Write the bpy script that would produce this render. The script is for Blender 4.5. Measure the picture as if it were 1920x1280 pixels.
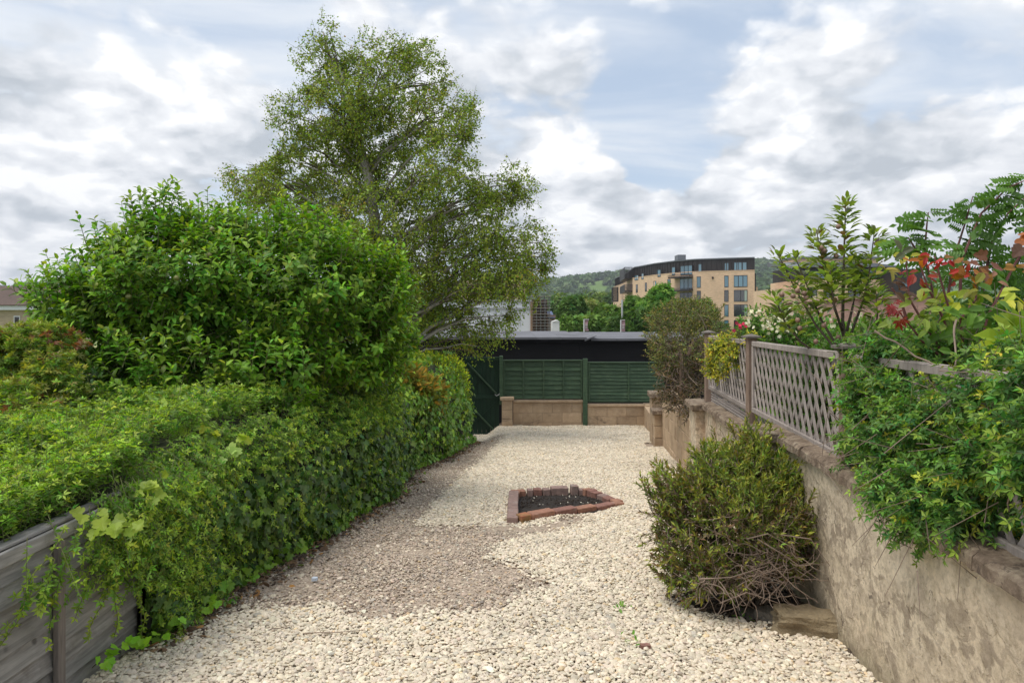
import bpy, math, random
import numpy as np
from mathutils import Vector, Matrix

for o in list(bpy.data.objects):
    bpy.data.objects.remove(o)
SC = bpy.context.scene
COL = SC.collection
R = math.radians
random.seed(7)
RNG = np.random.default_rng(7)
E, F = 1.415, 1280.0          # eye height over the ground line, focal length in photo pixels

# ------------------------------------------------------------------ camera
cam = bpy.data.cameras.new('camera')
cam.sensor_width = 36.0
cam.lens = 24.0
cam.shift_y = -40.0 / 1920.0
cam.clip_start = 0.05
cam.clip_end = 9000
camo = bpy.data.objects.new('camera', cam)
COL.objects.link(camo)
camo.location = (0, 0, E)
camo.rotation_euler = (R(90), 0, 0)
SC.camera = camo

# ------------------------------------------------------------------ exposure
SC.view_settings.view_transform = 'Standard'
SC.view_settings.look = 'None'
SC.view_settings.exposure = 0.52
SC.view_settings.gamma = 1.0
SC.view_settings.use_curve_mapping = False
SC.cycles.max_bounces = 7
SC.cycles.diffuse_bounces = 4
SC.cycles.transparent_max_bounces = 8
SC.cycles.use_denoising = True
SC.cycles.volume_bounces = 0

# ------------------------------------------------------------------ sun and sky
SUN_EL, SUN_AZ = R(64), R(-114)      # azimuth from +Y, negative = left; the sun stands high, behind and left
sun = bpy.data.lights.new('sun', 'SUN')
sun.energy = 2.1
sun.angle = R(38)
sun.color = (1.0, 0.955, 0.88)
suno = bpy.data.objects.new('sun', sun)
COL.objects.link(suno)
sdir = Vector((math.sin(SUN_AZ) * math.cos(SUN_EL), math.cos(SUN_AZ) * math.cos(SUN_EL), math.sin(SUN_EL)))
suno.rotation_euler = sdir.to_track_quat('Z', 'Y').to_euler()
suno.location = (-6, -4, 12)


class NT:
    """small helper to write node trees"""
    def __init__(s, tree):
        s.t = tree
        s.n = tree.nodes
        s.l = tree.links

    def put(s, sock, v):
        if v is None:
            return
        if isinstance(v, bpy.types.NodeSocket):
            s.l.new(v, sock)
        else:
            sock.default_value = v

    def math(s, op, a, b=None, c=None, clamp=False):
        n = s.n.new('ShaderNodeMath')
        n.operation = op
        n.use_clamp = clamp
        s.put(n.inputs[0], a)
        s.put(n.inputs[1], b)
        s.put(n.inputs[2], c)
        return n.outputs[0]

    def vmath(s, op, a, b=None, scale=None):
        n = s.n.new('ShaderNodeVectorMath')
        n.operation = op
        s.put(n.inputs[0], a)
        s.put(n.inputs[1], b)
        if scale is not None:
            s.put(n.inputs['Scale'], scale)
        return n.outputs['Value'] if op in ('LENGTH', 'DISTANCE', 'DOT_PRODUCT') else n.outputs[0]

    def noise(s, vec, scale, detail=4, rough=0.5, dist=0.0, out='Fac', w=None):
        n = s.n.new('ShaderNodeTexNoise')
        s.put(n.inputs['Vector'], vec)
        n.inputs['Scale'].default_value = scale
        n.inputs['Detail'].default_value = detail
        n.inputs['Roughness'].default_value = rough
        n.inputs['Distortion'].default_value = dist
        return n.outputs[out]

    def ramp(s, fac, stops, interp='LINEAR'):
        n = s.n.new('ShaderNodeValToRGB')
        n.color_ramp.interpolation = interp
        els = n.color_ramp.elements
        while len(els) < len(stops):
            els.new(0.5)
        for e, (p, c) in zip(els, stops):
            e.position = p
            e.color = (c[0], c[1], c[2], 1) if isinstance(c, (tuple, list)) else (c, c, c, 1)
        s.put(n.inputs[0], fac)
        return n.outputs[0]

    def mix(s, fac, a, b, mode='MIX'):
        n = s.n.new('ShaderNodeMix')
        n.data_type = 'RGBA'
        n.blend_type = mode
        s.put(n.inputs[0], fac)
        for sock, v in ((n.inputs[6], a), (n.inputs[7], b)):
            if isinstance(v, (tuple, list)) and len(v) == 3:
                v = (v[0], v[1], v[2], 1)
            s.put(sock, v)
        return n.outputs[2]

    def maprange(s, v, a, b, c=0.0, d=1.0, kind='SMOOTHSTEP'):
        n = s.n.new('ShaderNodeMapRange')
        n.interpolation_type = kind
        s.put(n.inputs[0], v)
        for i, x in enumerate((a, b, c, d)):
            n.inputs[i + 1].default_value = x
        return n.outputs[0]

    def sep(s, v):
        n = s.n.new('ShaderNodeSeparateXYZ')
        s.put(n.inputs[0], v)
        return n.outputs

    def comb(s, x, y, z):
        n = s.n.new('ShaderNodeCombineXYZ')
        s.put(n.inputs[0], x)
        s.put(n.inputs[1], y)
        s.put(n.inputs[2], z)
        return n.outputs[0]


def skydir(px, py):
    v = Vector(((px - 960) / F, 1.0, -(py - 600) / F))
    return v.normalized()


def build_world():
    w = bpy.data.worlds.new('World')
    SC.world = w
    w.use_nodes = True
    t = NT(w.node_tree)
    t.n.clear()
    out = t.n.new('ShaderNodeOutputWorld')
    bg = t.n.new('ShaderNodeBackground')
    sky = t.n.new('ShaderNodeTexSky')
    sky.sky_type = 'NISHITA'
    sky.sun_disc = False
    sky.sun_elevation = SUN_EL
    sky.sun_rotation = SUN_AZ
    sky.air_density = 1.0
    sky.dust_density = 1.2
    sky.ozone_density = 1.0
    tc = t.n.new('ShaderNodeTexCoord')
    d = tc.outputs['Generated']
    x, y, z = t.sep(d)
    zz = t.math('ADD', t.math('MAXIMUM', z, 0.0), 0.16)
    # a flat layer seen in perspective: patterns get thin towards the horizon
    plane = t.comb(t.math('DIVIDE', x, zz), t.math('DIVIDE', y, zz), t.math('MULTIPLY', z, 1.5))
    # --- thin high veil
    veil_n = t.noise(t.vmath('MULTIPLY', plane, (0.55, 1.1, 1.0)), 1.3, 9, 0.58, 0.7)
    veil = t.maprange(veil_n, 0.34, 0.64)
    # --- blue windows and cloud heaps where this sky has them
    warp = t.noise(d, 3.6, 6, 0.6, 0.0, 'Color')
    dw = t.vmath('ADD', d, t.vmath('SCALE', t.vmath('SUBTRACT', warp, (0.5, 0.5, 0.5)), None, 0.22))

    def heap(lst):
        acc = None
        for (px, py, r, wgt) in lst:
            c = skydir(px, py)
            dist = t.vmath('DISTANCE', dw, tuple(c))
            v = t.maprange(dist, r / F, 0.0, 0.0, wgt)
            acc = v if acc is None else t.math('ADD', acc, v)
        return acc
    heaps = heap([(1090, 330, 170, 0.30), (1500, 320, 200, 0.26), (1430, 130, 170, 0.20),
                  (170, 310, 280, 0.26), (350, 300, 200, 0.16), (700, 200, 300, 0.12), (1000, 430, 200, 0.10), (400, 215, 130, 0.22), (1300, 420, 220, 0.14), (1800, 260, 330, 0.2),
                  (200, 130, 300, 0.14), (900, 280, 170, 0.16), (1680, 380, 230, 0.16), (60, 470, 260, 0.16),
                  (-500, 250, 420, 0.2), (2500, 200, 500, 0.2), (1040, 130, 190, 0.14), (1200, 470, 300, 0.14)])
    holes = heap([(470, 90, 210, 0.22), (1130, 200, 130, 0.10), (1240, 320, 130, 0.24), (1850, 80, 230, 0.2), (1210, 250, 150, 0.14),
                  (1400, 230, 110, 0.10), (1750, 330, 110, 0.1), (30, 30, 190, 0.06), (-700, 100, 300, 0.18),
                  (2700, 500, 300, 0.18), (960, 40, 160, 0.08)])
    bias = t.math('ADD', t.math('SUBTRACT', heaps, holes), t.maprange(z, 0.34, 0.04, 0.0, 0.13))

    def puff(vec, sc):
        v = t.n.new('ShaderNodeTexVoronoi')
        v.feature = 'F1'
        v.inputs['Scale'].default_value = sc
        v.inputs['Detail'].default_value = 2.0
        v.inputs['Roughness'].default_value = 0.55
        v.inputs['Lacunarity'].default_value = 2.3
        t.put(v.inputs['Vector'], vec)
        return t.math('SUBTRACT', 0.90, v.outputs['Distance'])

    def dens(vec):
        a = t.noise(vec, 3.6, 13, 0.64, 0.0)
        b = puff(vec, 4.2)
        return t.math('ADD', t.math('MULTIPLY', a, 0.64), t.math('MULTIPLY', b, 0.36))
    den = t.math('ADD', t.math('MULTIPLY', t.math('MAXIMUM', z, 0.0), 0.9), 0.42)
    pv0 = t.comb(t.math('DIVIDE', x, den), t.math('DIVIDE', y, den), t.math('MULTIPLY', t.math('DIVIDE', z, den), 1.65))
    wob = t.noise(pv0, 5.0, 4, 0.6, 0.0, 'Color')
    pv = t.vmath('ADD', pv0, t.vmath('SCALE', t.vmath('SUBTRACT', wob, (0.5, 0.5, 0.5)), None, 0.10))
    n1 = dens(pv)
    n2 = dens(t.vmath('ADD', pv, (sdir[0] * 0.03, 0.0, 0.085)))
    cov = t.math('ADD', n1, bias)
    cum = t.mix(t.maprange(z, 0.16, 0.34), t.maprange(cov, 0.345, 0.455), t.maprange(cov, 0.27, 0.50))
    edge = t.maprange(cov, 0.50, 0.60)
    slope = t.math('MULTIPLY', t.math('SUBTRACT', n1, n2), 3.0)
    body = t.noise(pv, 2.3, 9, 0.62, 0.2)
    lum = t.math('ADD', t.math('ADD', 0.55, slope), t.math('MULTIPLY', t.math('SUBTRACT', body, 0.5), -0.9))
    lum = t.math('ADD', lum, t.math('MULTIPLY', heap([(1080, 320, 120, .5), (1500, 300, 120, .35), (1430, 125, 90, .4), (170, 300, 170, .4), (410, 210, 80, .45),
                                                      (1560, 260, 60, .3), (900, 230, 60, .35), (1240, 400, 80, .25), (-450, 200, 200, .3), (2400, 150, 220, .3)]), 0.75), None, True)
    ccol = t.ramp(lum, [(0.0, (0.385, 0.42, 0.465)), (0.32, (0.475, 0.505, 0.545)), (0.6, (0.59, 0.61, 0.645)),
                        (0.85, (0.68, 0.695, 0.72)), (1.0, (0.77, 0.775, 0.785))])
    skyc = t.vmath('MULTIPLY', sky.outputs[0], (0.10, 0.10, 0.10))
    skyc = t.mix(0.5, skyc, (0.45, 0.55, 0.68))
    c1 = t.mix(t.math('ADD', 0.12, t.math('MULTIPLY', veil, 0.80)), skyc, (0.63, 0.66, 0.70))
    c2 = t.mix(cum, c1, ccol)
    # below the horizon: dull ground light
    below = t.maprange(z, -0.08, -0.01)
    c3 = t.mix(below, (0.12, 0.125, 0.10), c2)
    t.put(bg.inputs[0], c3)
    bg.inputs[1].default_value = 1.0
    t.l.new(bg.outputs[0], out.inputs[0])
    w.cycles.sampling_method = 'MANUAL'
    w.cycles.sample_map_resolution = 1024


build_world()

# ------------------------------------------------------------------ helpers: things, meshes


def W(px, py, d):
    return np.array(((px - 960) / F * d, d, E - (py - 600) / F * d))


def vnoise(x, y, s=1.0, seed=0):
    """cheap smooth noise, vectorised"""
    x = np.asarray(x, float) * s + seed * 17.3
    y = np.asarray(y, float) * s + seed * 9.7
    return (np.sin(x * 1.7 + 1.3 * np.sin(y * 1.1)) + np.sin(y * 2.1 + 1.7 * np.sin(x * 0.9 + 2)) +
            0.5 * np.sin(x * 4.3 + y * 3.1 + np.sin(x * 2.2)) + 0.5 * np.sin(y * 5.1 - x * 2.7)) / 3.0


def sstep(a, b, v):
    t = np.clip((np.asarray(v, float) - a) / (b - a), 0, 1)
    return t * t * (3 - 2 * t)


def wall_x(d):
    return 1.277 + 0.11 * d


def gz(x, y):
    """height of the garden ground"""
    z = -0.065 * np.asarray(y, float) + 0.012 * vnoise(x, y, 1.6, 3)
    z = z - 0.2 * sstep(11.5, 15, y) * sstep(0.25, 0.6, -np.asarray(x, float))
    return z


def tag(o, label=None, cat=None, group=None, kind=None):
    if label:
        o['label'] = label
    if cat:
        o['category'] = cat
    if group:
        o['group'] = group
    if kind:
        o['kind'] = kind
    return o


def thing(name, loc, label, cat, group=None):
    o = bpy.data.objects.new(name, None)
    o.empty_display_size = 0.2
    o.location = tuple(float(v) for v in loc)
    COL.objects.link(o)
    return tag(o, label, cat, group)


def wloc(o):
    v = Vector((0, 0, 0))
    while o is not None:
        v += o.location
        o = o.parent
    return v


def add_obj(name, me, parent=None):
    o = bpy.data.objects.new(name, me)
    COL.objects.link(o)
    if parent is not None:
        o.parent = parent
    return o


class MB:
    def __init__(s):
        s.v = []
        s.f = []

    def add(s, vs, fs):
        n = len(s.v)
        s.v += [tuple(float(c) for c in v) for v in vs]
        s.f += [tuple(i + n for i in f) for f in fs]
        return s

    def hexa(s, p):
        """eight corners: bottom 0-3, top 4-7"""
        return s.add(p, [(3, 2, 1, 0), (4, 5, 6, 7), (0, 1, 5, 4), (1, 2, 6, 5), (2, 3, 7, 6), (3, 0, 4, 7)])

    def box(s, x0, x1, y0, y1, z0, z1):
        return s.hexa([(x0, y0, z0), (x1, y0, z0), (x1, y1, z0), (x0, y1, z0),
                       (x0, y0, z1), (x1, y0, z1), (x1, y1, z1), (x0, y1, z1)])

    def beam(s, p0, p1, w, h, up=(0, 0, 1), taper=1.0):
        p0, p1, up = Vector(p0), Vector(p1), Vector(up)
        d = (p1 - p0).normalized()
        a = d.cross(up)
        if a.length < 1e-4:
            a = d.cross(Vector((1, 0, 0)))
        a.normalize()
        b = a.cross(d).normalized()
        A, B = a * w / 2, b * h / 2
        q = []
        for p, k in ((p0, 1.0), (p1, taper)):
            q += [p - A * k - B * k, p + A * k - B * k, p + A * k + B * k, p - A * k + B * k]
        return s.add(q, [(3, 2, 1, 0), (4, 5, 6, 7), (0, 1, 5, 4), (1, 2, 6, 5), (2, 3, 7, 6), (3, 0, 4, 7)])

    def tube(s, path, radii, n=6):
        path = [Vector(p) for p in path]
        rings = []
        base = len(s.v)
        vs = []
        up = Vector((0.3, 0.2, 1)).normalized()
        for i, p in enumerate(path):
            d = (path[min(i + 1, len(path) - 1)] - path[max(i - 1, 0)])
            if d.length < 1e-6:
                d = Vector((0, 0, 1))
            d.normalize()
            a = d.cross(up)
            if a.length < 0.05:
                a = d.cross(Vector((1, 0, 0)))
            a.normalize()
            b = d.cross(a)
            r = radii[i] if hasattr(radii, '__len__') else radii
            for k in range(n):
                t = 2 * math.pi * k / n
                vs.append(p + a * (r * math.cos(t)) + b * (r * math.sin(t)))
        fs = []
        for i in range(len(path) - 1):
            for k in range(n):
                k2 = (k + 1) % n
                fs.append((i * n + k, i * n + k2, (i + 1) * n + k2, (i + 1) * n + k))
        fs.append(tuple(range(n - 1, -1, -1)))
        m = (len(path) - 1) * n
        fs.append(tuple(range(m, m + n)))
        return s.add(vs, fs)

    def build(s, name, mat, parent=None, bevel=0.0, smooth=False, wobble=0.0):
        L = wloc(parent) if parent is not None else Vector((0, 0, 0))
        vs = [(v[0] - L[0], v[1] - L[1], v[2] - L[2]) for v in s.v]
        if wobble:
            vs = [tuple(c + random.uniform(-wobble, wobble) for c in v) for v in vs]
        me = bpy.data.meshes.new(name)
        me.from_pydata(vs, [], s.f)
        me.materials.append(mat)
        if smooth:
            me.polygons.foreach_set('use_smooth', [True] * len(me.polygons))
        o = add_obj(name, me, parent)
        if bevel:
            m = o.modifiers.new('bevel', 'BEVEL')
            m.width = bevel
            m.segments = 1
        return o


# ------------------------------------------------------------------ materials
def mat_new(name):
    m = bpy.data.materials.new(name)
    m.use_nodes = True
    t = NT(m.node_tree)
    b = t.n['Principled BSDF']
    return m, t, b


def coords(t, kind='Object', rnd=True):
    tc = t.n.new('ShaderNodeTexCoord')
    v = tc.outputs[kind]
    if rnd:
        oi = t.n.new('ShaderNodeObjectInfo')
        r = t.math('MULTIPLY', oi.outputs['Random'], 37.0)
        v = t.vmath('ADD', v, t.comb(r, r, r))
        return v, oi.outputs['Random']
    return v, None


def geo_pos(t):
    return t.n.new('ShaderNodeNewGeometry').outputs['Position']


def bump(t, b, h, strength=0.4, dist=0.01):
    n = t.n.new('ShaderNodeBump')
    n.inputs['Strength'].default_value = strength
    n.inputs['Distance'].default_value = dist
    t.put(n.inputs['Height'], h)
    t.l.new(n.outputs[0], b.inputs['Normal'])


def flat(name, col, rough=0.7, metal=0.0, var=0.12, scale=4.0, bumpd=0.0, spec=0.5):
    m, t, b = mat_new(name)
    v, rn = coords(t)
    n = t.noise(v, scale, 6, 0.6)
    lo = tuple(c * (1 - var) for c in col)
    hi = tuple(min(1, c * (1 + var)) for c in col)
    c = t.ramp(n, [(0.3, lo), (0.7, hi)])
    t.put(b.inputs['Base Color'], c)
    b.inputs['Roughness'].default_value = rough
    b.inputs['Metallic'].default_value = metal
    b.inputs['Specular IOR Level'].default_value = spec
    if bumpd:
        bump(t, b, t.noise(v, scale * 8, 5, 0.6), 0.5, bumpd)
    return m


def wood(name, c_lo, c_hi, grain=(1.2, 14.0, 14.0), rough=0.85, knots=True, perobj=0.18, stain=None):
    m, t, b = mat_new(name)
    v, rn = coords(t)
    g = t.vmath('MULTIPLY', v, grain)
    n1 = t.noise(g, 3.0, 8, 0.65, 0.8)
    n2 = t.noise(v, 3.0, 4, 0.6)
    f = t.math('ADD', t.math('MULTIPLY', n1, 0.7), t.math('MULTIPLY', n2, 0.3))
    c = t.ramp(f, [(0.30, c_lo), (0.66, c_hi)])
    k = t.math('ADD', 1.0 - perobj / 2, t.math('MULTIPLY', rn, perobj))
    c = t.mix(1.0, c, t.comb(k, k, k), 'MULTIPLY')
    if stain:
        s = t.maprange(t.noise(v, 2.2, 6, 0.7), 0.52, 0.7)
        c = t.mix(t.math('MULTIPLY', s, 0.6), c, stain)
    if knots:
        vo = t.n.new('ShaderNodeTexVoronoi')
        vo.inputs['Scale'].default_value = 2.6
        t.put(vo.inputs['Vector'], t.vmath('MULTIPLY', v, (1.0, 3.0, 3.0)))
        kk = t.maprange(vo.outputs['Distance'], 0.16, 0.05)
        c = t.mix(t.math('MULTIPLY', kk, 0.7), c, tuple(x * 0.35 for x in c_lo))
    t.put(b.inputs['Base Color'], c)
    b.inputs['Roughness'].default_value = rough
    b.inputs['Specular IOR Level'].default_value = 0.3
    bump(t, b, n1, 0.5, 0.004)
    return m


def leafmat(name, rough=0.5, trans=0.36, spec=0.35):
    m, t, b = mat_new(name)
    a = t.n.new('ShaderNodeAttribute')
    a.attribute_name = 'Col'
    oi = t.n.new('ShaderNodeObjectInfo')
    hs = t.n.new('ShaderNodeHueSaturation')
    t.put(hs.inputs['Color'], a.outputs['Color'])
    t.put(hs.inputs['Value'], t.math('ADD', 0.86, t.math('MULTIPLY', oi.outputs['Random'], 0.28)))
    col = hs.outputs[0]
    t.put(b.inputs['Base Color'], col)
    b.inputs['Roughness'].default_value = rough
    b.inputs['Specular IOR Level'].default_value = spec
    tr = t.n.new('ShaderNodeBsdfTranslucent')
    t.put(tr.inputs[0], t.mix(1.0, col, (1.35, 1.45, 0.5), 'MULTIPLY'))
    mx = t.n.new('ShaderNodeMixShader')
    mx.inputs[0].default_value = trans
    t.l.new(b.outputs[0], mx.inputs[1])
    t.l.new(tr.outputs[0], mx.inputs[2])
    t.l.new(mx.outputs[0], t.n['Material Output'].inputs[0])
    return m


LEAF = leafmat('leaf_green')
LEAF_GLOSS = leafmat('leaf_glossy', 0.4, 0.22, 0.45)
LEAF_DULL = leafmat('leaf_dull', 0.65, 0.22, 0.25)
PETAL = leafmat('petal', 0.6, 0.3, 0.2)
BARK = flat('bark_brown', (0.11, 0.085, 0.06), 0.9, 0, 0.35, 9, 0.004)
BARK_PALE = flat('bark_birch', (0.34, 0.31, 0.27), 0.85, 0, 0.45, 5, 0.004)
TWIG_DEAD = flat('twig_dead', (0.23, 0.17, 0.13), 0.9, 0, 0.35, 12)
TWIG_GREEN = flat('twig_green', (0.13, 0.14, 0.05), 0.8, 0, 0.3, 12)
TWIG_RED = flat('twig_red', (0.16, 0.06, 0.055), 0.7, 0, 0.3, 12)

# ================================================================== ground and gravel
def make_terrain():
    # one sheet, fine near the garden and coarse towards the hills
    xs = np.unique(np.concatenate([np.linspace(-4, 5, 46), np.linspace(-30, 30, 31), np.linspace(-200, 200, 41),
                                   np.linspace(-3000, 3000, 121)]))
    ys = np.unique(np.concatenate([np.linspace(-3, 18, 64), np.linspace(-30, 60, 31), np.linspace(60, 400, 35),
                                   np.linspace(400, 2000, 81), np.linspace(2000, 4200, 12)]))
    X, Y = np.meshgrid(xs, ys)
    Z = terrain_z(X, Y)
    n, m = X.shape
    v = np.stack([X, Y, Z], -1).reshape(-1, 3)
    idx = np.arange(n * m).reshape(n, m)
    q = np.stack([idx[:-1, :-1], idx[:-1, 1:], idx[1:, 1:], idx[1:, :-1]], -1).reshape(-1, 4)
    me = bpy.data.meshes.new('ground')
    me.from_pydata(v.tolist(), [], q.tolist())
    me.polygons.foreach_set('use_smooth', [True] * len(me.polygons))
    mt, t, b = mat_new('ground_soil_and_fields')
    p = geo_pos(t)
    x, y, z = t.sep(p)
    soil = t.ramp(t.noise(p, 14, 8, 0.65), [(0.3, (0.05, 0.036, 0.026)), (0.7, (0.15, 0.115, 0.085))])
    n1 = t.noise(t.vmath('MULTIPLY', p, (1, 0.45, 1)), 0.006, 4, 0.5)
    field = t.ramp(n1, [(0.38, (0.12, 0.19, 0.05)), (0.5, (0.20, 0.28, 0.085)), (0.6, (0.32, 0.32, 0.13))], 'CONSTANT')
    fine = t.noise(p, 0.08, 6, 0.6)
    field = t.mix(1.0, field, t.ramp(fine, [(0.2, 0.7), (0.8, 1.15)]), 'MULTIPLY')
    far = t.maprange(y, 20, 60)
    t.put(b.inputs['Base Color'], t.mix(far, soil, field))
    b.inputs['Roughness'].default_value = 1.0
    b.inputs['Specular IOR Level'].default_value = 0.1
    bump(t, b, t.noise(p, 30, 6, 0.7), 0.6, 0.02)
    me.materials.append(mt)
    o = add_obj('ground', me)
    tag(o, kind='structure')
    return o


def crest(X, Y):
    th = X / np.maximum(Y, 1.0)
    # height of the skyline of the hills, by bearing
    px = 960 + th * F
    c = np.interp(px, [-600, 0, 120, 600, 1040, 1090, 1170, 1400, 1430, 1500, 1620, 2000, 2600],
                  [66, 66, 72, 72, 74, 82, 92, 112, 116, 96, 90, 86, 80])
    return c


def terrain_z(X, Y):
    garden = gz(X, np.clip(Y, -30, 17)) - 0.03
    rise = sstep(330, 1500, Y)
    far = -8.0 + (crest(X, Y) + 8.0) * rise + 3.0 * vnoise(X, Y, 0.006, 5) * sstep(300, 700, Y)
    k = sstep(22, 60, Y)
    z = garden * (1 - k) + far * k
    # the neighbours' ground on the right lies a step higher behind the wall
    up = sstep(0.08, 0.2, X - wall_x(Y) - 0.0) * (1 - sstep(13, 16, Y))
    z = z + up * (0.45 + 0.0 * X)
    return z


make_terrain()

# clean and dirty gravel: outline of the worn patch in ground coordinates


def ground_pt(px, py):
    d = F * 1.415 / max(1.0, (py - 682.0))
    return ((px - 960) / F * d, d)


DIRTY = [ground_pt(*p) for p in [(950, 815), (932, 838), (905, 862), (880, 885), (855, 908), (828, 935), (808, 958), (785, 985),
         (862, 986), (955, 983), (1010, 982), (1075, 965), (1105, 968), (1085, 985), (1030, 1000), (985, 1008), (930, 1035), (922, 1046),
         (968, 1062), (1040, 1093), (1035, 1106), (985, 1118), (968, 1135), (955, 1152), (880, 1158), (800, 1160), (760, 1170), (690, 1168),
         (600, 1140), (560, 1150), (480, 1145), (420, 1165), (370, 1190), (320, 1198), (250, 1225), (190, 1262), (100, 1262),
         (300, 1100), (600, 900), (800, 830), (860, 815)]]
RING = [ground_pt(*p) for p in [(958, 976), (1120, 962), (1166, 944), (1135, 934), (1095, 928), (1060, 927), (1010, 928), (966, 931)]]


def inpoly(x, y, poly):
    res = np.zeros(len(x), bool)
    j = len(poly) - 1
    for i in range(len(poly)):
        xi, yi = poly[i]
        xj, yj = poly[j]
        c = ((yi > y) != (yj > y)) & (x < (xj - xi) * (y - yi) / (yj - yi + 1e-12) + xi)
        res ^= c
        j = i
    return res


def shrink(poly, k):
    cx = sum(p[0] for p in poly) / len(poly)
    cy = sum(p[1] for p in poly) / len(poly)
    return [(cx + (p[0] - cx) * k, cy + (p[1] - cy) * k) for p in poly]


def stone_gn(name, mat, seeds=4, sub=2, noise=0.55):
    ng = bpy.data.node_groups.new(name, 'GeometryNodeTree')
    ng.interface.new_socket('Geometry', in_out='INPUT', socket_type='NodeSocketGeometry')
    ng.interface.new_socket('Geometry', in_out='OUTPUT', socket_type='NodeSocketGeometry')
    N, L = ng.nodes, ng.links
    gi, go = N.new('NodeGroupInput'), N.new('NodeGroupOutput')
    join = N.new('GeometryNodeJoinGeometry')
    for k in range(seeds):
        ico = N.new('GeometryNodeMeshIcoSphere')
        ico.inputs['Radius'].default_value = 0.5
        ico.inputs['Subdivisions'].default_value = sub
        sp = N.new('GeometryNodeSetPosition')
        L.new(ico.outputs['Mesh'], sp.inputs['Geometry'])
        nz = N.new('ShaderNodeTexNoise')
        nz.noise_dimensions = '4D'
        nz.inputs['W'].default_value = k * 3.7 + 0.5
        nz.inputs['Scale'].default_value = 1.6
        nz.inputs['Detail'].default_value = 1.0
        sub_ = N.new('ShaderNodeVectorMath')
        sub_.operation = 'SUBTRACT'
        L.new(nz.outputs['Color'], sub_.inputs[0])
        sub_.inputs[1].default_value = (0.5, 0.5, 0.5)
        sc = N.new('ShaderNodeVectorMath')
        sc.operation = 'SCALE'
        sc.inputs['Scale'].default_value = noise
        L.new(sub_.outputs[0], sc.inputs[0])
        L.new(sc.outputs[0], sp.inputs['Offset'])
        fs = N.new('GeometryNodeSetShadeSmooth')
        fs.inputs['Shade Smooth'].default_value = False
        L.new(sp.outputs[0], fs.inputs[0])
        gti = N.new('GeometryNodeGeometryToInstance')
        L.new(fs.outputs[0], gti.inputs[0])
        L.new(gti.outputs[0], join.inputs[0])

    def attr(nm, ty):
        a = N.new('GeometryNodeInputNamedAttribute')
        a.data_type = ty
        a.inputs['Name'].default_value = nm
        return a.outputs['Attribute']
    iop = N.new('GeometryNodeInstanceOnPoints')
    L.new(gi.outputs[0], iop.inputs['Points'])
    L.new(join.outputs[0], iop.inputs['Instance'])
    iop.inputs['Pick Instance'].default_value = True
    L.new(attr('pick', 'INT'), iop.inputs['Instance Index'])
    L.new(attr('rot', 'FLOAT_VECTOR'), iop.inputs['Rotation'])
    L.new(attr('scl', 'FLOAT_VECTOR'), iop.inputs['Scale'])
    sm = N.new('GeometryNodeSetMaterial')
    sm.inputs['Material'].default_value = mat
    L.new(iop.outputs[0], sm.inputs[0])
    L.new(sm.outputs[0], go.inputs[0])
    return ng


def scatter(name, P, S, ROT, tint, mat, label, cat, parent=None, sub=2):
    n = len(P)
    me = bpy.data.meshes.new(name)
    me.vertices.add(n)
    me.vertices.foreach_set('co', P.astype(np.float32).ravel())
    for nm, ty, arr in (('rot', 'FLOAT_VECTOR', ROT), ('scl', 'FLOAT_VECTOR', S)):
        a = me.attributes.new(nm, ty, 'POINT')
        a.data.foreach_set('vector', arr.astype(np.float32).ravel())
    a = me.attributes.new('pick', 'INT', 'POINT')
    a.data.foreach_set('value', RNG.integers(0, 4, n).astype(np.int32))
    a = me.attributes.new('tint', 'FLOAT_COLOR', 'POINT')
    a.data.foreach_set('color', np.concatenate([tint, np.ones((n, 1))], 1).astype(np.float32).ravel())
    me.materials.append(mat)
    o = add_obj(name, me, parent)
    md = o.modifiers.new('scatter', 'NODES')
    md.node_group = stone_gn(name + '_nodes', mat, sub=sub)
    tag(o, label, cat if parent is None else None, kind='stuff')
    return o


def stone_mat():
    m, t, b = mat_new('gravel_stone')
    a = t.n.new('ShaderNodeAttribute')
    a.attribute_type = 'INSTANCER'
    a.attribute_name = 'tint'
    v, _ = coords(t, 'Object', False)
    n = t.noise(v, 3.0, 5, 0.65)
    t.put(b.inputs['Base Color'], t.mix(1.0, a.outputs['Color'], t.ramp(n, [(0.25, 0.78), (0.7, 1.1)]), 'MULTIPLY'))
    b.inputs['Roughness'].default_value = 0.9
    b.inputs['Specular IOR Level'].default_value = 0.25
    return m


HEDGE_D = np.array([0.0, 2.2, 3.05, 3.35, 4.2, 5.2, 6.3, 7.2, 7.9, 8.8, 10.2, 11.4, 12.6, 13.1])
HEDGE_X = np.array([-1.95, -1.95, -1.92, -1.84, -1.74, -1.58, -1.42, -1.26, -1.32, -1.36, -1.00, -0.88, -0.74, -0.92])


def hedge_x(d):
    return np.interp(d, HEDGE_D, HEDGE_X)


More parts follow.
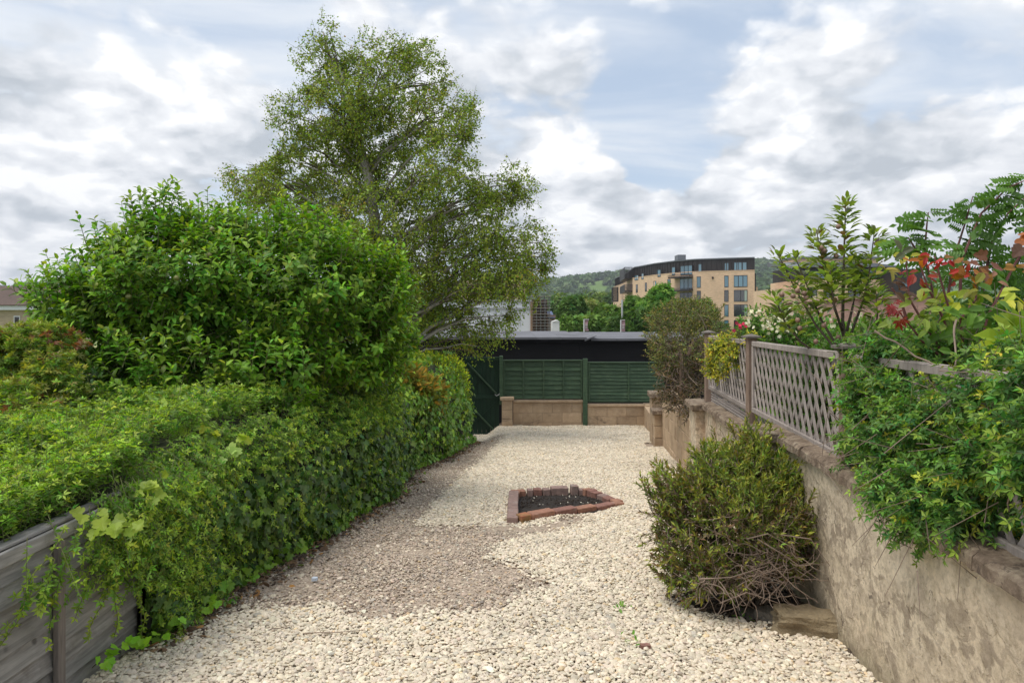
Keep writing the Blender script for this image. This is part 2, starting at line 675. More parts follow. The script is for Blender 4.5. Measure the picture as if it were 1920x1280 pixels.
def make_gravel():
    rng = np.random.default_rng(11)
    # jittered grid so the stones lie side by side, layered
    P = []
    for layer, sp in ((0, 0.0180), (1, 0.0185), (2, 0.026)):
        xs = np.arange(-2.2, 3.6, sp)
        ys = np.arange(1.2, 15.5, sp)
        X, Y = np.meshgrid(xs, ys)
        X = X.ravel() + rng.uniform(-0.5, 0.5, X.size) * sp * 1.1
        Y = Y.ravel() + rng.uniform(-0.5, 0.5, Y.size) * sp * 1.1
        P.append(np.stack([X, Y, np.full_like(X, layer)], 1))
    P = np.concatenate(P)
    x, y, lay = P.T
    keep = (x > hedge_x(y) - 0.28) & (x < wall_x(y) + 0.0) & (y < 15.45)
    keep &= ~((x > wall_x(y) - 0.28) & (y > 11.5) & (y < 12.1))
    # nothing in view outside the frame
    keep &= np.abs(x / y) < 0.86
    ring = inpoly(x, y, shrink(RING, 1.03))
    keep &= ~ring
    # soil under the bush
    bx = np.hypot((x - 1.46) / 0.42, (y - 3.98) / 0.30)
    keep &= bx + 0.12 * vnoise(x, y, 9, 2) > 1.0
    # thin far layers: stones there are under a pixel
    keep &= ~((y > 9) & (lay == 1) & (rng.random(len(x)) < 0.25))
    x, y, lay = x[keep], y[keep], lay[keep]
    jx = x + 0.06 * vnoise(x, y, 8, 1) + rng.normal(0, 0.03, len(x)) * (1 + (rng.random(len(x)) < .15) * 2)
    jy = y + 0.08 * vnoise(x, y, 7, 4) + rng.normal(0, 0.05, len(x)) * (1 + (rng.random(len(x)) < .15) * 2)
    dirty = inpoly(jx, jy, DIRTY)
    # near the hedge foot always dirty, also a few stray clean stones in the dirt and the reverse
    dirty |= (x < hedge_x(y) + 0.10 + 0.06 * vnoise(x, y, 6, 8)) & (y > 3.4)
    scat = 0.35 * (0.5 + 0.5 * vnoise(x, y, 1.3, 6))
    r = rng.random(len(x))
    dirty_col = np.where(dirty, r > 0.12, r < 0.05 * scat)
    keep2 = ~(dirty & (rng.random(len(x)) < 0.30)) 
    n = len(x)
    size = rng.lognormal(math.log(0.0175), 0.33, n) * np.where(dirty, 0.82, 1.0)
    size = np.clip(size, 0.009, 0.046)
    S = np.stack([size * rng.uniform(0.95, 1.4, n), size * rng.uniform(0.75, 1.05, n), size * rng.uniform(0.38, 0.65, n)], 1)
    ROT = np.stack([rng.normal(0, 0.22, n), rng.normal(0, 0.22, n), rng.uniform(0, 6.28, n)], 1)
    mound = 0.014 * (~dirty) * sstep(0.0, 0.22, np.abs(np.hypot((x - 0.55) / 0.62, (y - 6.85) / 0.55) - 0.8)) + 0.012 * vnoise(x, y, 3.1, 9) + 0.02 * sstep(14.2, 15.3, y)
    mound -= 0.022 * np.exp(-((y - 6.0) / 0.22) ** 2) * ((x > -0.3) & (x < 0.75))
    z = gz(x, y) + mound + 0.004 + lay * 0.006 + rng.uniform(-0.003, 0.005, n)
    clean = np.array([0.70, 0.61, 0.475])
    dirt = np.array([0.48, 0.39, 0.305])
    k = dirty_col[:, None]
    base = np.where(k, dirt, clean) * rng.normal(1.0, 0.13, (n, 1))
    base *= 1 + rng.normal(0, 0.014, (n, 3))
    warm = rng.random(n) < 0.035
    base[warm] *= np.array([0.96, 0.86, 0.70])
    grey = rng.random(n) < np.where(dirty, 0.16, 0.05)
    base[grey] *= np.array([0.72, 0.75, 0.80])
    # worn traffic marks: faint darker drift in the clean gravel
    tr = 1 - 0.10 * sstep(0.2, 0.9, vnoise(x, y, 1.7, 12))
    base *= tr[:, None]
    base = np.clip(base, 0.04, 0.86)
    sel = keep2
    P = np.stack([x, y, z], 1)[sel]
    scatter('gravel', P, S[sel], ROT[sel], base[sel], stone_mat(),
            'cream limestone gravel with a dirtier brown patch covering the garden floor', 'gravel')
    print('gravel stones', sel.sum())
    # dusty bed the stones lie in
    mt, t, b = mat_new('gravel_dust')
    p = geo_pos(t)
    c = t.ramp(t.noise(p, 60, 6, 0.7), [(0.35, (0.22, 0.165, 0.125)), (0.65, (0.46, 0.37, 0.28))])
    t.put(b.inputs['Base Color'], c)
    b.inputs['Roughness'].default_value = 1
    ys = np.linspace(0.6, 15.45, 100)
    us = np.linspace(0, 1, 24)
    Y, U = np.meshgrid(ys, us, indexing='ij')
    X = (hedge_x(Y) - 0.3) * (1 - U) + (wall_x(Y) + 0.02) * U
    Z = gz(X, Y) + 0.006
    v = np.stack([X, Y, Z], -1).reshape(-1, 3)
    idx = np.arange(v.shape[0]).reshape(X.shape)
    q = np.stack([idx[:-1, :-1], idx[:-1, 1:], idx[1:, 1:], idx[1:, :-1]], -1).reshape(-1, 4)
    me = bpy.data.meshes.new('path')
    me.from_pydata(v.tolist(), [], q.tolist())
    me.materials.append(mt)
    tag(add_obj('path', me), kind='structure')


make_gravel()

# ================================================================== brick edging with soil bed
def brick_mat(name, col, moss=0.0):
    m, t, b = mat_new(name)
    v, rn = coords(t)
    n = t.noise(v, 18, 6, 0.7)
    c = t.ramp(n, [(0.28, tuple(x * 0.55 for x in col)), (0.6, col), (0.8, tuple(min(1, x * 1.3) for x in col))])
    g = t.maprange(t.noise(v, 7, 5, 0.6), 0.55, 0.68)
    c = t.mix(t.math('MULTIPLY', g, 0.5), c, (0.30, 0.27, 0.24))
    if moss:
        g2 = t.maprange(t.noise(v, 9, 4, 0.6), 0.40, 0.6)
        c = t.mix(t.math('MULTIPLY', g2, moss), c, (0.12, 0.11, 0.035))
    t.put(b.inputs['Base Color'], c)
    b.inputs['Roughness'].default_value = 0.92
    bump(t, b, n, 0.7, 0.006)
    return m


BR = [brick_mat('brick_orange', (0.36, 0.18, 0.12)), brick_mat('brick_red', (0.27, 0.135, 0.105)),
      brick_mat('brick_dusty', (0.30, 0.20, 0.17)), brick_mat('brick_mossy', (0.40, 0.16, 0.08), 0.7)]


def make_ring():
    c = np.array(RING).mean(0)
    t0 = thing('brick_edging', (c[0], c[1], gz(c[0], c[1])),
               'low pointed ring of old red bricks edging a dark soil bed in the gravel', 'brick edging')

    def row(p0, p1, specs, z0=0.0):
        p0, p1 = np.array(p0), np.array(p1)
        dd = np.linalg.norm(p1 - p0)
        u = (p1 - p0) / dd
        nrm = np.array([-u[1], u[0]])
        tot = sum(s[0] for s in specs)
        k = dd / tot
        pos = 0.0
        for (ln, h, mi, tilt) in specs:
            ln *= k
            a = p0 + u * (pos + 0.006)
            b = p0 + u * (pos + ln - 0.006)
            pos += ln
            wd = 0.10
            bm = MB()
            zz = float(gz(a[0], a[1])) - 0.07
            top = float(gz(a[0], a[1])) + h + 0.016
            off = nrm * random.uniform(-0.008, 0.008)
            tl = u * tilt
            q = []
            for z, tt in ((zz, 0), (top, 1)):
                for s_, e_ in ((-1, a), (-1, b), (1, b), (1, a)):
                    pt = e_ + nrm * (s_ * wd / 2) + off + tl * tt
                    q.append((pt[0], pt[1], z + random.uniform(-0.004, 0.004)))
            bm.hexa(q)
            bm.build('brick', BR[mi], t0, bevel=0.006)
    A, B, C, D = ground_pt(971, 979), ground_pt(1166, 949), ground_pt(1098, 928), ground_pt(972, 931)
    row(A, B, [(0.1, 0.065, 3, 0), (0.215, 0.062, 0, 0), (0.215, 0.055, 1, 0.0), (0.2, 0.04, 0, 0), (0.19, 0.03, 1, 0), (0.1, 0.03, 0, 0)])
    row(D, C, [(0.1, 0.06, 0, -.01), (0.075, 0.065, 2, 0), (0.11, 0.07, 1, 0), (0.1, 0.068, 2, 0), (0.22, 0.08, 2, 0), (0.012, 0.0, 2, 0), (0.1, 0.10, 2, 0.01), (0.1, 0.06, 2, 0)])
    row(C, (B[0] - 0.02, B[1] + 0.05), [(0.07, 0.075, 0, 0), (0.07, 0.07, 1, 0), (0.1, 0.065, 1, 0), (0.1, 0.05, 2, 0), (0.11, 0.045, 1, 0), (0.1, 0.04, 0, 0)])
    A2, D2 = ground_pt(959, 981), ground_pt(965, 932)
    row(A2, D2, [(0.2, 0.05, 2, 0), (0.105, 0.055, 2, 0), (0.215, 0.06, 2, 0), (0.215, 0.065, 2, 0), (0.1, 0.06, 0, 0)])
    # soil
    mt, t, b = mat_new('bed_soil')
    p = geo_pos(t)
    n = t.noise(p, 40, 8, 0.7)
    t.put(b.inputs['Base Color'], t.ramp(n, [(0.3, (0.012, 0.010, 0.009)), (0.7, (0.055, 0.042, 0.034))]))
    b.inputs['Roughness'].default_value = 1
    bump(t, b, n, 1.0, 0.03)
    poly = shrink(RING, 1.0)
    cx, cy = np.array(RING).mean(0)
    v = [(cx, cy, float(gz(cx, cy)) + 0.014)]
    f = []
    for k, s in enumerate((0.35, 0.7, 0.98)):
        for (px, py) in RING:
            x, y = cx + (px - cx) * s, cy + (py - cy) * s
            v.append((x, y, float(gz(x, y)) + 0.018 - 0.003 * k + random.uniform(-0.004, 0.006)))
    n_ = len(RING)
    for i in range(n_):
        j = (i + 1) % n_
        f.append((0, 1 + i, 1 + j))
        for k in range(2):
            f.append((1 + k * n_ + i, 1 + (k + 1) * n_ + i, 1 + (k + 1) * n_ + j, 1 + k * n_ + j))
    me = bpy.data.meshes.new('soil')
    me.from_pydata(v, [], f)
    me.materials.append(mt)
    o = add_obj('soil_bed', me)
    tag(o, kind='structure')
    # crumbs on the soil
    rng = np.random.default_rng(5)
    px = rng.uniform(0.0, 1.0, 1400)
    py = rng.uniform(6.2, 7.4, 1400)
    k = inpoly(px, py, shrink(RING, 0.86))
    px, py = px[k], py[k]
    n = len(px)
    s = rng.lognormal(math.log(0.012), 0.5, n)
    tint = np.tile(np.array([0.04, 0.03, 0.024]), (n, 1)) * rng.uniform(0.6, 1.6, (n, 1))
    wh = rng.random(n) < 0.035
    tint[wh] = (0.6, 0.55, 0.45)
    s[wh] = 0.018
    P = np.stack([px, py, gz(px, py) + 0.016], 1)
    scatter('soil_crumbs', P, np.stack([s, s, s * 0.7], 1), rng.uniform(0, 6, (n, 3)), tint, stone_mat(),
            'dark crumbly soil with a few pale stones inside the brick ring', 'soil')


make_ring()


def make_litter():
    # dark crumbs, bark and leaf litter under the bush
    rng = np.random.default_rng(6)
    n = 5200
    x = rng.normal(1.42, 0.28, n)
    y = rng.normal(3.92, 0.22, n)
    k = (x < wall_x(y) - 0.02) & (np.hypot((x - 1.46) / 0.56, (y - 3.96) / 0.42) < 1.05)
    x, y = x[k], y[k]
    n = len(x)
    s = rng.lognormal(math.log(0.015), 0.45, n)
    pal = np.array([(0.06, 0.042, 0.03), (0.10, 0.07, 0.045), (0.035, 0.027, 0.02), (0.16, 0.12, 0.08), (0.3, 0.25, 0.19)])
    c = pal[rng.choice(5, n, p=[.35, .25, .25, .12, .03])] * rng.uniform(.7, 1.3, (n, 1))
    P = np.stack([x, y, gz(x, y) + 0.012 + rng.random(n) * 0.012], 1)
    scatter('leaf_litter', P, np.stack([s * 1.6, s, s * 0.5], 1), rng.uniform(0, 6, (n, 3)) * np.array([.1, .1, 1]), c, stone_mat(),
            'dark soil and dry litter under the olive bush', 'litter')


make_litter()

# ================================================================== right-hand rendered wall
def render_mat():
    m, t, b = mat_new('old_render')
    p = geo_pos(t)
    big = t.noise(p, 1.1, 6, 0.6)
    c = t.ramp(big, [(0.3, (0.56, 0.455, 0.33)), (0.5, (0.70, 0.585, 0.43)), (0.72, (0.76, 0.655, 0.50))])
    x, y, z = t.sep(p)
    # weathering blotches, denser in the lower two thirds
    st = t.noise(t.vmath('MULTIPLY', p, (1, 0.8, 1.0)), 11.0, 8, 0.62, 0.5)
    blot = t.maprange(st, 0.47, 0.54)
    reg = t.maprange(t.noise(p, 2.6, 4, 0.6), 0.36, 0.56)
    low = t.maprange(t.math('ADD', z, t.math('MULTIPLY', big, 0.35)), 0.74, 0.56)
    c = t.mix(t.math('MULTIPLY', blot, t.math('MULTIPLY', t.math('MULTIPLY', low, reg), 0.75)), c, (0.30, 0.24, 0.18))
    # pale flaked patches
    fl = t.maprange(t.noise(t.vmath('MULTIPLY', p, (1, 0.8, 0.9)), 8.5, 7, 0.6, 0.4), 0.53, 0.58)
    c = t.mix(t.math('MULTIPLY', fl, t.math('MULTIPLY', low, 0.7)), c, (0.64, 0.535, 0.40))
    mo = t.noise(p, 27.0, 6, 0.7, 0.2)
    c = t.mix(1.0, c, t.ramp(mo, [(0.30, (0.62, 0.60, 0.56)), (0.55, (1.0, 1.0, 1.0)), (0.75, (1.12, 1.10, 1.06))]), 'MULTIPLY')
    mo2 = t.maprange(t.noise(p, 14.0, 5, 0.65, 0.6), 0.52, 0.58)
    c = t.mix(t.math('MULTIPLY', mo2, t.math('MULTIPLY', low, 0.55)), c, (0.36, 0.29, 0.215))
    foot = t.maprange(t.math('ADD', z, t.math('ADD', t.math('MULTIPLY', y, 0.065), t.math('MULTIPLY', st, 0.35))), 0.40, 0.12)
    c = t.mix(t.math('MULTIPLY', foot, 0.6), c, (0.17, 0.155, 0.09))
    dk = t.maprange(t.noise(t.vmath('MULTIPLY', p, (1, 0.9, 0.8)), 16.0, 5, 0.7, 0.3), 0.61, 0.66)
    c = t.mix(t.math('MULTIPLY', dk, t.math('MULTIPLY', low, 0.7)), c, (0.11, 0.085, 0.07))
    # rusty / orange bloom further down the garden
    og = t.maprange(t.noise(p, 2.3, 5, 0.6), 0.5, 0.66)
    far = t.maprange(y, 4.5, 7.5)
    c = t.mix(t.math('MULTIPLY', og, t.math('MULTIPLY', far, 0.5)), c, (0.44, 0.27, 0.16))
    pit = t.maprange(t.noise(p, 45, 3, 0.6), 0.66, 0.74)
    c = t.mix(t.math('MULTIPLY', pit, 0.7), c, (0.06, 0.05, 0.04))
    gr = t.maprange(t.noise(p, 2.0, 6, 0.7), 0.56, 0.74)
    c = t.mix(t.math('MULTIPLY', gr, 0.35), c, (0.15, 0.15, 0.085))
    t.put(b.inputs['Base Color'], c)
    b.inputs['Roughness'].default_value = 0.95
    b.inputs['Specular IOR Level'].default_value = 0.2
    h = t.math('ADD', t.math('MULTIPLY', st, 1.0), t.math('MULTIPLY', t.noise(p, 60, 6, 0.7), 0.5))
    h = t.math('ADD', h, t.math('MULTIPLY', fl, 0.35))
    bump(t, b, h, 0.8, 0.012)
    return m


def coping_mat():
    m, t, b = mat_new('coping_stone')
    p = geo_pos(t)
    n = t.noise(p, 14, 9, 0.72)
    c = t.ramp(n, [(0.3, (0.085, 0.062, 0.045)), (0.5, (0.22, 0.165, 0.12)), (0.66, (0.36, 0.29, 0.21))])
    li = t.maprange(t.noise(p, 6, 5, 0.65), 0.55, 0.7)
    c = t.mix(t.math('MULTIPLY', li, 0.5), c, (0.38, 0.34, 0.27))
    vo = t.maprange(t.noise(p, 33, 3, 0.6), 0.58, 0.66)
    c = t.mix(t.math('MULTIPLY', vo, 0.6), c, (0.06, 0.045, 0.04))
    t.put(b.inputs['Base Color'], c)
    b.inputs['Roughness'].default_value = 0.98
    b.inputs['Specular IOR Level'].default_value = 0.15
    bump(t, b, n, 1.0, 0.02)
    return m


def block_mat(name='block_buff', a=(0.36, 0.25, 0.155), b_=(0.54, 0.40, 0.265), soot=True):
    m, t, b = mat_new(name)
    p = geo_pos(t)
    oi = t.n.new('ShaderNodeObjectInfo')
    n = t.noise(p, 5, 7, 0.65)
    c = t.ramp(n, [(0.3, a), (0.7, b_)])
    k = t.math('ADD', 0.88, t.math('MULTIPLY', oi.outputs['Random'], 0.24))
    c = t.mix(1.0, c, t.comb(k, k, k), 'MULTIPLY')
    fine = t.noise(p, 70, 4, 0.6)
    c = t.mix(t.math('MULTIPLY', t.maprange(fine, 0.56, 0.72), 0.35), c, (0.12, 0.09, 0.06))
    if soot:
        st = t.maprange(t.noise(t.vmath('MULTIPLY', p, (1.0, 1.0, 1.6)), 2.6, 6, 0.7, 0.5), 0.54, 0.66)
        x, y, z = t.sep(p)
        low = t.maprange(z, -0.55, -0.95)
        c = t.mix(t.math('MULTIPLY', st, t.math('MULTIPLY', low, 0.8)), c, (0.07, 0.055, 0.045))
    t.put(b.inputs['Base Color'], c)
    b.inputs['Roughness'].default_value = 0.95
    bump(t, b, t.math('ADD', t.noise(p, 22, 8, 0.75), fine), 0.9, 0.012)
    return m


RENDER, COPING, BLOCK = render_mat(), coping_mat(), block_mat()
MORTAR = flat('mortar', (0.26, 0.20, 0.14), 1.0, 0, 0.2, 8, 0.004)


def along(d, off=0.0):
    """point on the wall face line, off > 0 behind it"""
    return (wall_x(d) + off, d)


def wall_strip(mb, d0, d1, z0a, z0b, z1a, z1b, th=0.22, front=0.0, n=1):
    for i in range(n):
        ta, tb = i / n, (i + 1) / n
        a, b = d0 + (d1 - d0) * ta, d0 + (d1 - d0) * tb
        za, zb = z1a + (z1b - z1a) * ta, z1a + (z1b - z1a) * tb
        ba, bb = z0a + (z0b - z0a) * ta, z0a + (z0b - z0a) * tb
        xa, xb = wall_x(a) + front, wall_x(b) + front
        mb.hexa([(xa, a, ba), (xa + th - front, a, ba), (xb + th - front, b, bb), (xb, b, bb),
                 (xa, a, za), (xa + th - front, a, za), (xb + th - front, b, zb), (xb, b, zb)])


def face_grid(d0, d1, zb0, zb1, zt0, zt1, nd, nz, amp, th=0.2):
    """a wall leaf with an uneven hand-rendered face"""
    v, f = [], []
    for i in range(nd + 1):
        t = i / nd
        d = d0 + (d1 - d0) * t
        for j in range(nz + 1):
            s = j / nz
            z = (zb0 + (zb1 - zb0) * t) * (1 - s) + (zt0 + (zt1 - zt0) * t) * s
            w = amp * float(vnoise(d, z * 2, 2.2, 21)) + amp * 0.5 * float(vnoise(d, z * 2, 7, 22))
            v.append((wall_x(d) + w, d, z))
    n0 = len(v)
    for i in range(nd):
        for j in range(nz):
            a = i * (nz + 1) + j
            f.append((a, a + 1, a + nz + 2, a + nz + 1))
    # back, top, ends
    for i in (0, nd):
        for j in (0, nz):
            x, d, z = v[i * (nz + 1) + j]
            v.append((wall_x(d) + th, d, z))
    b00, b01, b10, b11 = n0, n0 + 1, n0 + 2, n0 + 3
    f.append((b00, b10, b11, b01))
    tops = [i * (nz + 1) + nz for i in range(nd + 1)]
    f.append(tuple(tops + [b11, b01]))
    f.append(tuple([j for j in range(nz, -1, -1)] + [b00, b01]))
    f.append(tuple([nd * (nz + 1) + j for j in range(nz + 1)] + [b11, b10]))
    return v, f


def make_right_wall():
    zg = lambda d: -0.065 * d - 0.12
    zA, zB = E - 0.73, E - 0.865
    t0 = thing('garden_wall', (wall_x(3), 3.0, zg(3)),
               'long stained render garden wall with crumbling coping along the right of the gravel', 'wall')
    # near stretch
    v, f = face_grid(0.4, 4.58, zg(.4), zg(4.58), zA - 0.055, zA - 0.055, 60, 16, 0.006)
    MB().add(v, f).build('wall_panel', RENDER, t0, smooth=False)
    # pier 2 and its cap
    mb = MB()
    wall_strip(mb, 4.46, 4.74, zg(4.46), zg(4.74), zA - 0.07, zA - 0.07, 0.25, -0.11)
    mb.build('pier', RENDER, t0, bevel=0.008)
    mb = MB()
    wall_strip(mb, 4.41, 4.80, zA - 0.068, zA - 0.068, zA + 0.004, zA + 0.004, 0.30, -0.155)
    mb.build('pier_cap', COPING, t0, bevel=0.01, wobble=0.004)
    # second stretch, lower
    v, f = face_grid(4.76, 7.42, zg(4.76), zg(7.42), zB - 0.05, zB - 0.07, 30, 10, 0.006)
    MB().add(v, f).build('wall_panel', RENDER, t0)
    # coping stones
    for (d0, d1, z0, z1, n) in ((0.4, 4.40, zA, zA, 9), (4.82, 7.36, zB, zB - 0.02, 6)):
        for i in range(n):
            a = d0 + (d1 - d0) * i / n
            b = d0 + (d1 - d0) * (i + 1) / n - 0.004
            za = z0 + (z1 - z0) * i / n + random.uniform(-0.004, 0.004)
            m = 9
            mb = MB()
            fr = -0.05 + random.uniform(-0.006, 0.004)
            vs = []
            for k in range(m + 1):
                d = a + (b - a) * k / m
                e = random.uniform(-0.006, 0.006)
                for off, z in ((fr + e, za - 0.062 + random.uniform(-.004, .004)), (fr + e + random.uniform(0, .006), za - 0.022 + random.uniform(-.004, .004)), (fr + 0.022 + e, za - 0.004),
                               (0.10, za + 0.012 + random.uniform(-.004, .006)), (0.235, za - 0.003), (0.25, za - 0.062)):
                    vs.append((wall_x(d) + off, d, z))
            fs = []
            for k in range(m):
                for j in range(6):
                    p = k * 6 + j
                    q = k * 6 + (j + 1) % 6
                    fs.append((p, q, q + 6, p + 6))
            fs.append(tuple(range(5, -1, -1)))
            fs.append(tuple(range(m * 6, m * 6 + 6)))
            mb.add(vs, fs).build('coping_stone', COPING, t0)
    # pier 1 with cap
    mb = MB()
    wall_strip(mb, 7.42, 7.86, zg(7.4), zg(7.9), E - 0.985, E - 0.985, 0.30, -0.10)
    mb.build('pier', RENDER, t0, bevel=0.01)
    mb = MB()
    wall_strip(mb, 7.36, 7.92, E - 0.983, E - 0.983, E - 0.905, E - 0.905, 0.36, -0.15)
    mb.build('pier_cap', COPING, t0, bevel=0.012, wobble=0.005)
    # broken far stretch made of blocks
    d = 7.88
    rows = 4
    top_at = lambda q: E - np.interp(q, [7.8, 9.2, 11.6], [1.23, 1.26, 1.33])
    for r in range(rows):
        q = 7.88 - (0.22 if r % 2 else 0.0)
        while q < 11.6:
            a, b = max(q, 7.88), min(q + 0.44, 11.6)
            q += 0.44
            if b - a < 0.08:
                continue
            mid = (a + b) / 2
            zt = float(top_at(mid)) - 0.225 * r
            if r == 0 and random.random() < 0.12:
                zt -= 0.03
            zb = zt - 0.219
            if zt < zg(mid) + 0.03:
                continue
            mb = MB()
            e = random.uniform(-0.006, 0.006)
            wall_strip(mb, a + 0.003, b - 0.003, zb, zb, zt, zt, 0.21, e)
            mb.build('block', BLOCK, t0, bevel=0.006, wobble=0.002)
    mb = MB()
    wall_strip(mb, 7.88, 11.58, -1.3, -1.4, float(top_at(7.9)) - 0.02, float(top_at(11.5)) - 0.03, 0.19, 0.012)
    mb.build('mortar', MORTAR, t0)
    # odd upright blocks standing on top near the far end
    for (a, b, z0, z1) in ((11.0, 11.3, -0.0, 0.13), (10.5, 10.72, 0, 0.10)):
        zt = float(top_at(a))
        mb = MB()
        wall_strip(mb, a, b, zt + 0.002, zt + 0.002, zt + z1, zt + z1, 0.2, 0.01)
        mb.build('block', BLOCK, t0, bevel=0.008, wobble=0.006)
    # end pier of stacked blocks, in two heights
    for k in range(4):
        zt = E - 1.56 - 0.05 - k * 0.20
        mb = MB()
        wall_strip(mb, 11.62, 11.95, zt - 0.195, zt - 0.195, zt, zt, 0.22, -0.13 + random.uniform(-.01, .01))
        mb.build('block', BLOCK, t0, bevel=0.008)
    mb = MB()
    wall_strip(mb, 11.56, 12.0, E - 1.605, E - 1.605, E - 1.53, E - 1.53, 0.27, -0.17)
    mb.build('pier_cap', COPING, t0, bevel=0.01)
    mb = MB()
    wall_strip(mb, 12.0, 12.42, -1.3, -1.3, E - 1.37, E - 1.37, 0.25, -0.14)
    mb.build('pier', BLOCK, t0, bevel=0.01)
    mb = MB()
    wall_strip(mb, 11.95, 12.47, E - 1.368, E - 1.368, E - 1.28, E - 1.28, 0.3, -0.18)
    mb.build('pier_cap', COPING, t0, bevel=0.01)
    mb = MB()
    wall_strip(mb, 12.44, 15.3, -1.4, -1.5, -0.50, -0.50, 0.22, 0.0, 4)
    mb.build('wall_panel', BLOCK, t0)


make_right_wall()

# ================================================================== back wall, green fence, gate
GREEN = wood('green_paint', (0.022, 0.048, 0.027), (0.068, 0.115, 0.062), (1.5, 10, 10), 0.62, False, 0.40, (0.10, 0.15, 0.085))
GREEN_D = wood('dark_green_paint', (0.008, 0.028, 0.015), (0.016, 0.044, 0.024), (10, 10, 1.5), 0.6, False, 0.15)
BD = 15.35


def zpx(py, d):
    return E - (py - 600) / F * d


def xpx(px, d):
    return (px - 960) / F * d


def make_back():
    t0 = thing('block_wall', (xpx(1085, BD), BD, -1.05),
               'low buff concrete block wall under the green fence at the far end', 'wall')
    xl, xm0, xm1, xr = xpx(962, BD), xpx(1093, BD), xpx(1101, BD), xpx(1212, BD)
    topL, topR = zpx(750, BD), zpx(757, BD)
    for (x0, x1, top) in ((xl, xm0, topL), (xm1, xr, topR)):
        for r in range(4):
            x = x0 - (0.22 if r % 2 else 0.0)
            zt = top - 0.055 - 0.222 * r
            while x < x1 - 0.02:
                a, b = max(x, x0), min(x + 0.44, x1)
                x += 0.44
                if b - a < 0.04:
                    continue
                e = random.uniform(0, 0.006)
                mb = MB().box(a + 0.003, b - 0.003, BD - 0.05 - e, BD + 0.09, zt - 0.217, zt)
                mb.build('block', BLOCK, t0, bevel=0.004)
        mb = MB().box(x0, x1, BD - 0.043, BD + 0.08, -1.35, top - 0.06)
        mb.build('mortar', MORTAR, t0)
        mb = MB().box(x0, x1, BD - 0.085, BD + 0.11, top - 0.052, top)
        mb.build('coping_stone', BLOCK, t0, bevel=0.008, wobble=0.004)
    for (p0, p1, top, base) in ((941, 961, 744, -1.35), (1213, 1231, 758, -1.3)):
        a, b = xpx(p0, BD - .15), xpx(p1, BD - .15)
        zt = zpx(top, BD - .15)
        for r in range(4):
            z1 = zt - 0.075 - r * 0.205
            MB().box(a, b, BD - 0.2, BD + 0.12, z1 - 0.199, z1).build('block', BLOCK, t0, bevel=0.006)
        MB().box(a - 0.035, b + 0.035, BD - 0.24, BD + 0.15, zt - 0.072, zt).build('pier_cap', BLOCK, t0, bevel=0.01)

    # fence panels
    def panel(px0, px1, ytop, ybot, nb, battens, label):
        x0, x1 = xpx(px0, BD), xpx(px1, BD)
        z1, z0 = zpx(ytop, BD), zpx(ybot, BD)
        p = thing('lap_fence', ((x0 + x1) / 2, BD, z0), label, 'fence panel', 'green lap fence panels at the far end')
        h = (z1 - z0 - 0.03) / nb
        nseg = 14
        for i in range(nb):
            za = z0 + h * i
            mb = MB()
            vs = []
            ph = random.uniform(0, 6)
            for k in range(nseg + 1):
                x = x0 + (x1 - x0) * k / nseg
                w = 0.006 * math.sin(ph + k * 0.9) + random.uniform(-0.003, 0.003)
                vs += [(x, BD - 0.036, za - 0.008 + w), (x, BD - 0.026, za - 0.008 + w),
                       (x, BD - 0.004, za + h + 0.012), (x, BD - 0.010, za + h + 0.012)]
            fs = []
            for k in range(nseg):
                for j in range(4):
                    a, b = k * 4 + j, k * 4 + (j + 1) % 4
                    fs.append((a, b, b + 4, a + 4))
            fs += [(3, 2, 1, 0), tuple(nseg * 4 + q for q in range(4))]
            mb.add(vs, fs).build('board', GREEN, p)
        MB().box(x0, x1, BD - 0.055, BD + 0.03, z1 - 0.032, z1).build('rail', GREEN, p, bevel=0.004)
        MB().box(x0, x1, BD - 0.05, BD + 0.03, z0 - 0.012, z0 + 0.02).build('rail', GREEN, p, bevel=0.004)
        for bx in battens + [px0 + 2.0, px1 - 2.0]:
            x = xpx(bx, BD)
            MB().box(x - 0.018, x + 0.018, BD - 0.06, BD - 0.036, z0 + 0.02, z1 - 0.034).build('batten', GREEN, p, bevel=0.003)
    panel(943, 1092, 674, 746, 8, [981, 1019, 1056], 'green lap fence panel with three battens beside the gate')
    panel(1102, 1246, 678, 752, 11, [1178], 'green lap fence panel with many narrow boards, partly behind the twiggy shrub')
    for (p0, p1, y0, y1, lb) in ((1093, 1101.5, 672, 800, 'tall green fence post standing between the two green panels'),
                                 (936.5, 943, 667, 750, 'slim green gate post between the gate and the green panel')):
        x0, x1 = xpx(p0, BD - .08), xpx(p1, BD - .08)
        o = MB().box(x0, x1, BD - 0.12, BD - 0.055 if p0 > 1000 else BD - 0.03, zpx(y1, BD - .1) - 0.1, zpx(y0, BD - .1)).build('fence_post', GREEN, None, bevel=0.005)
        tag(o, lb, 'fence post', 'green posts of the far fence')
    # gate
    gd = BD - 0.02
    x0, x1 = xpx(871, gd), xpx(936, gd)
    z1, z0 = zpx(669, gd), zpx(819, gd)
    g = thing('garden_gate', ((x0 + x1) / 2, gd, z0), 'tall dark green boarded gate with diagonal braces beside the hedge', 'gate')
    nb = 8
    for i in range(nb):
        a = x0 + (x1 - x0) * i / nb
        b = x0 + (x1 - x0) * (i + 1) / nb
        MB().box(a + 0.003, b - 0.003, gd, gd + 0.018, z0 + 0.02, z1).build('board', GREEN_D, g, bevel=0.003)
    for py in (672, 744, 814):
        z = zpx(py, gd)
        MB().box(x0, x1, gd - 0.03, gd - 0.001, z - 0.04, z + 0.04).build('rail', GREEN_D, g, bevel=0.004)
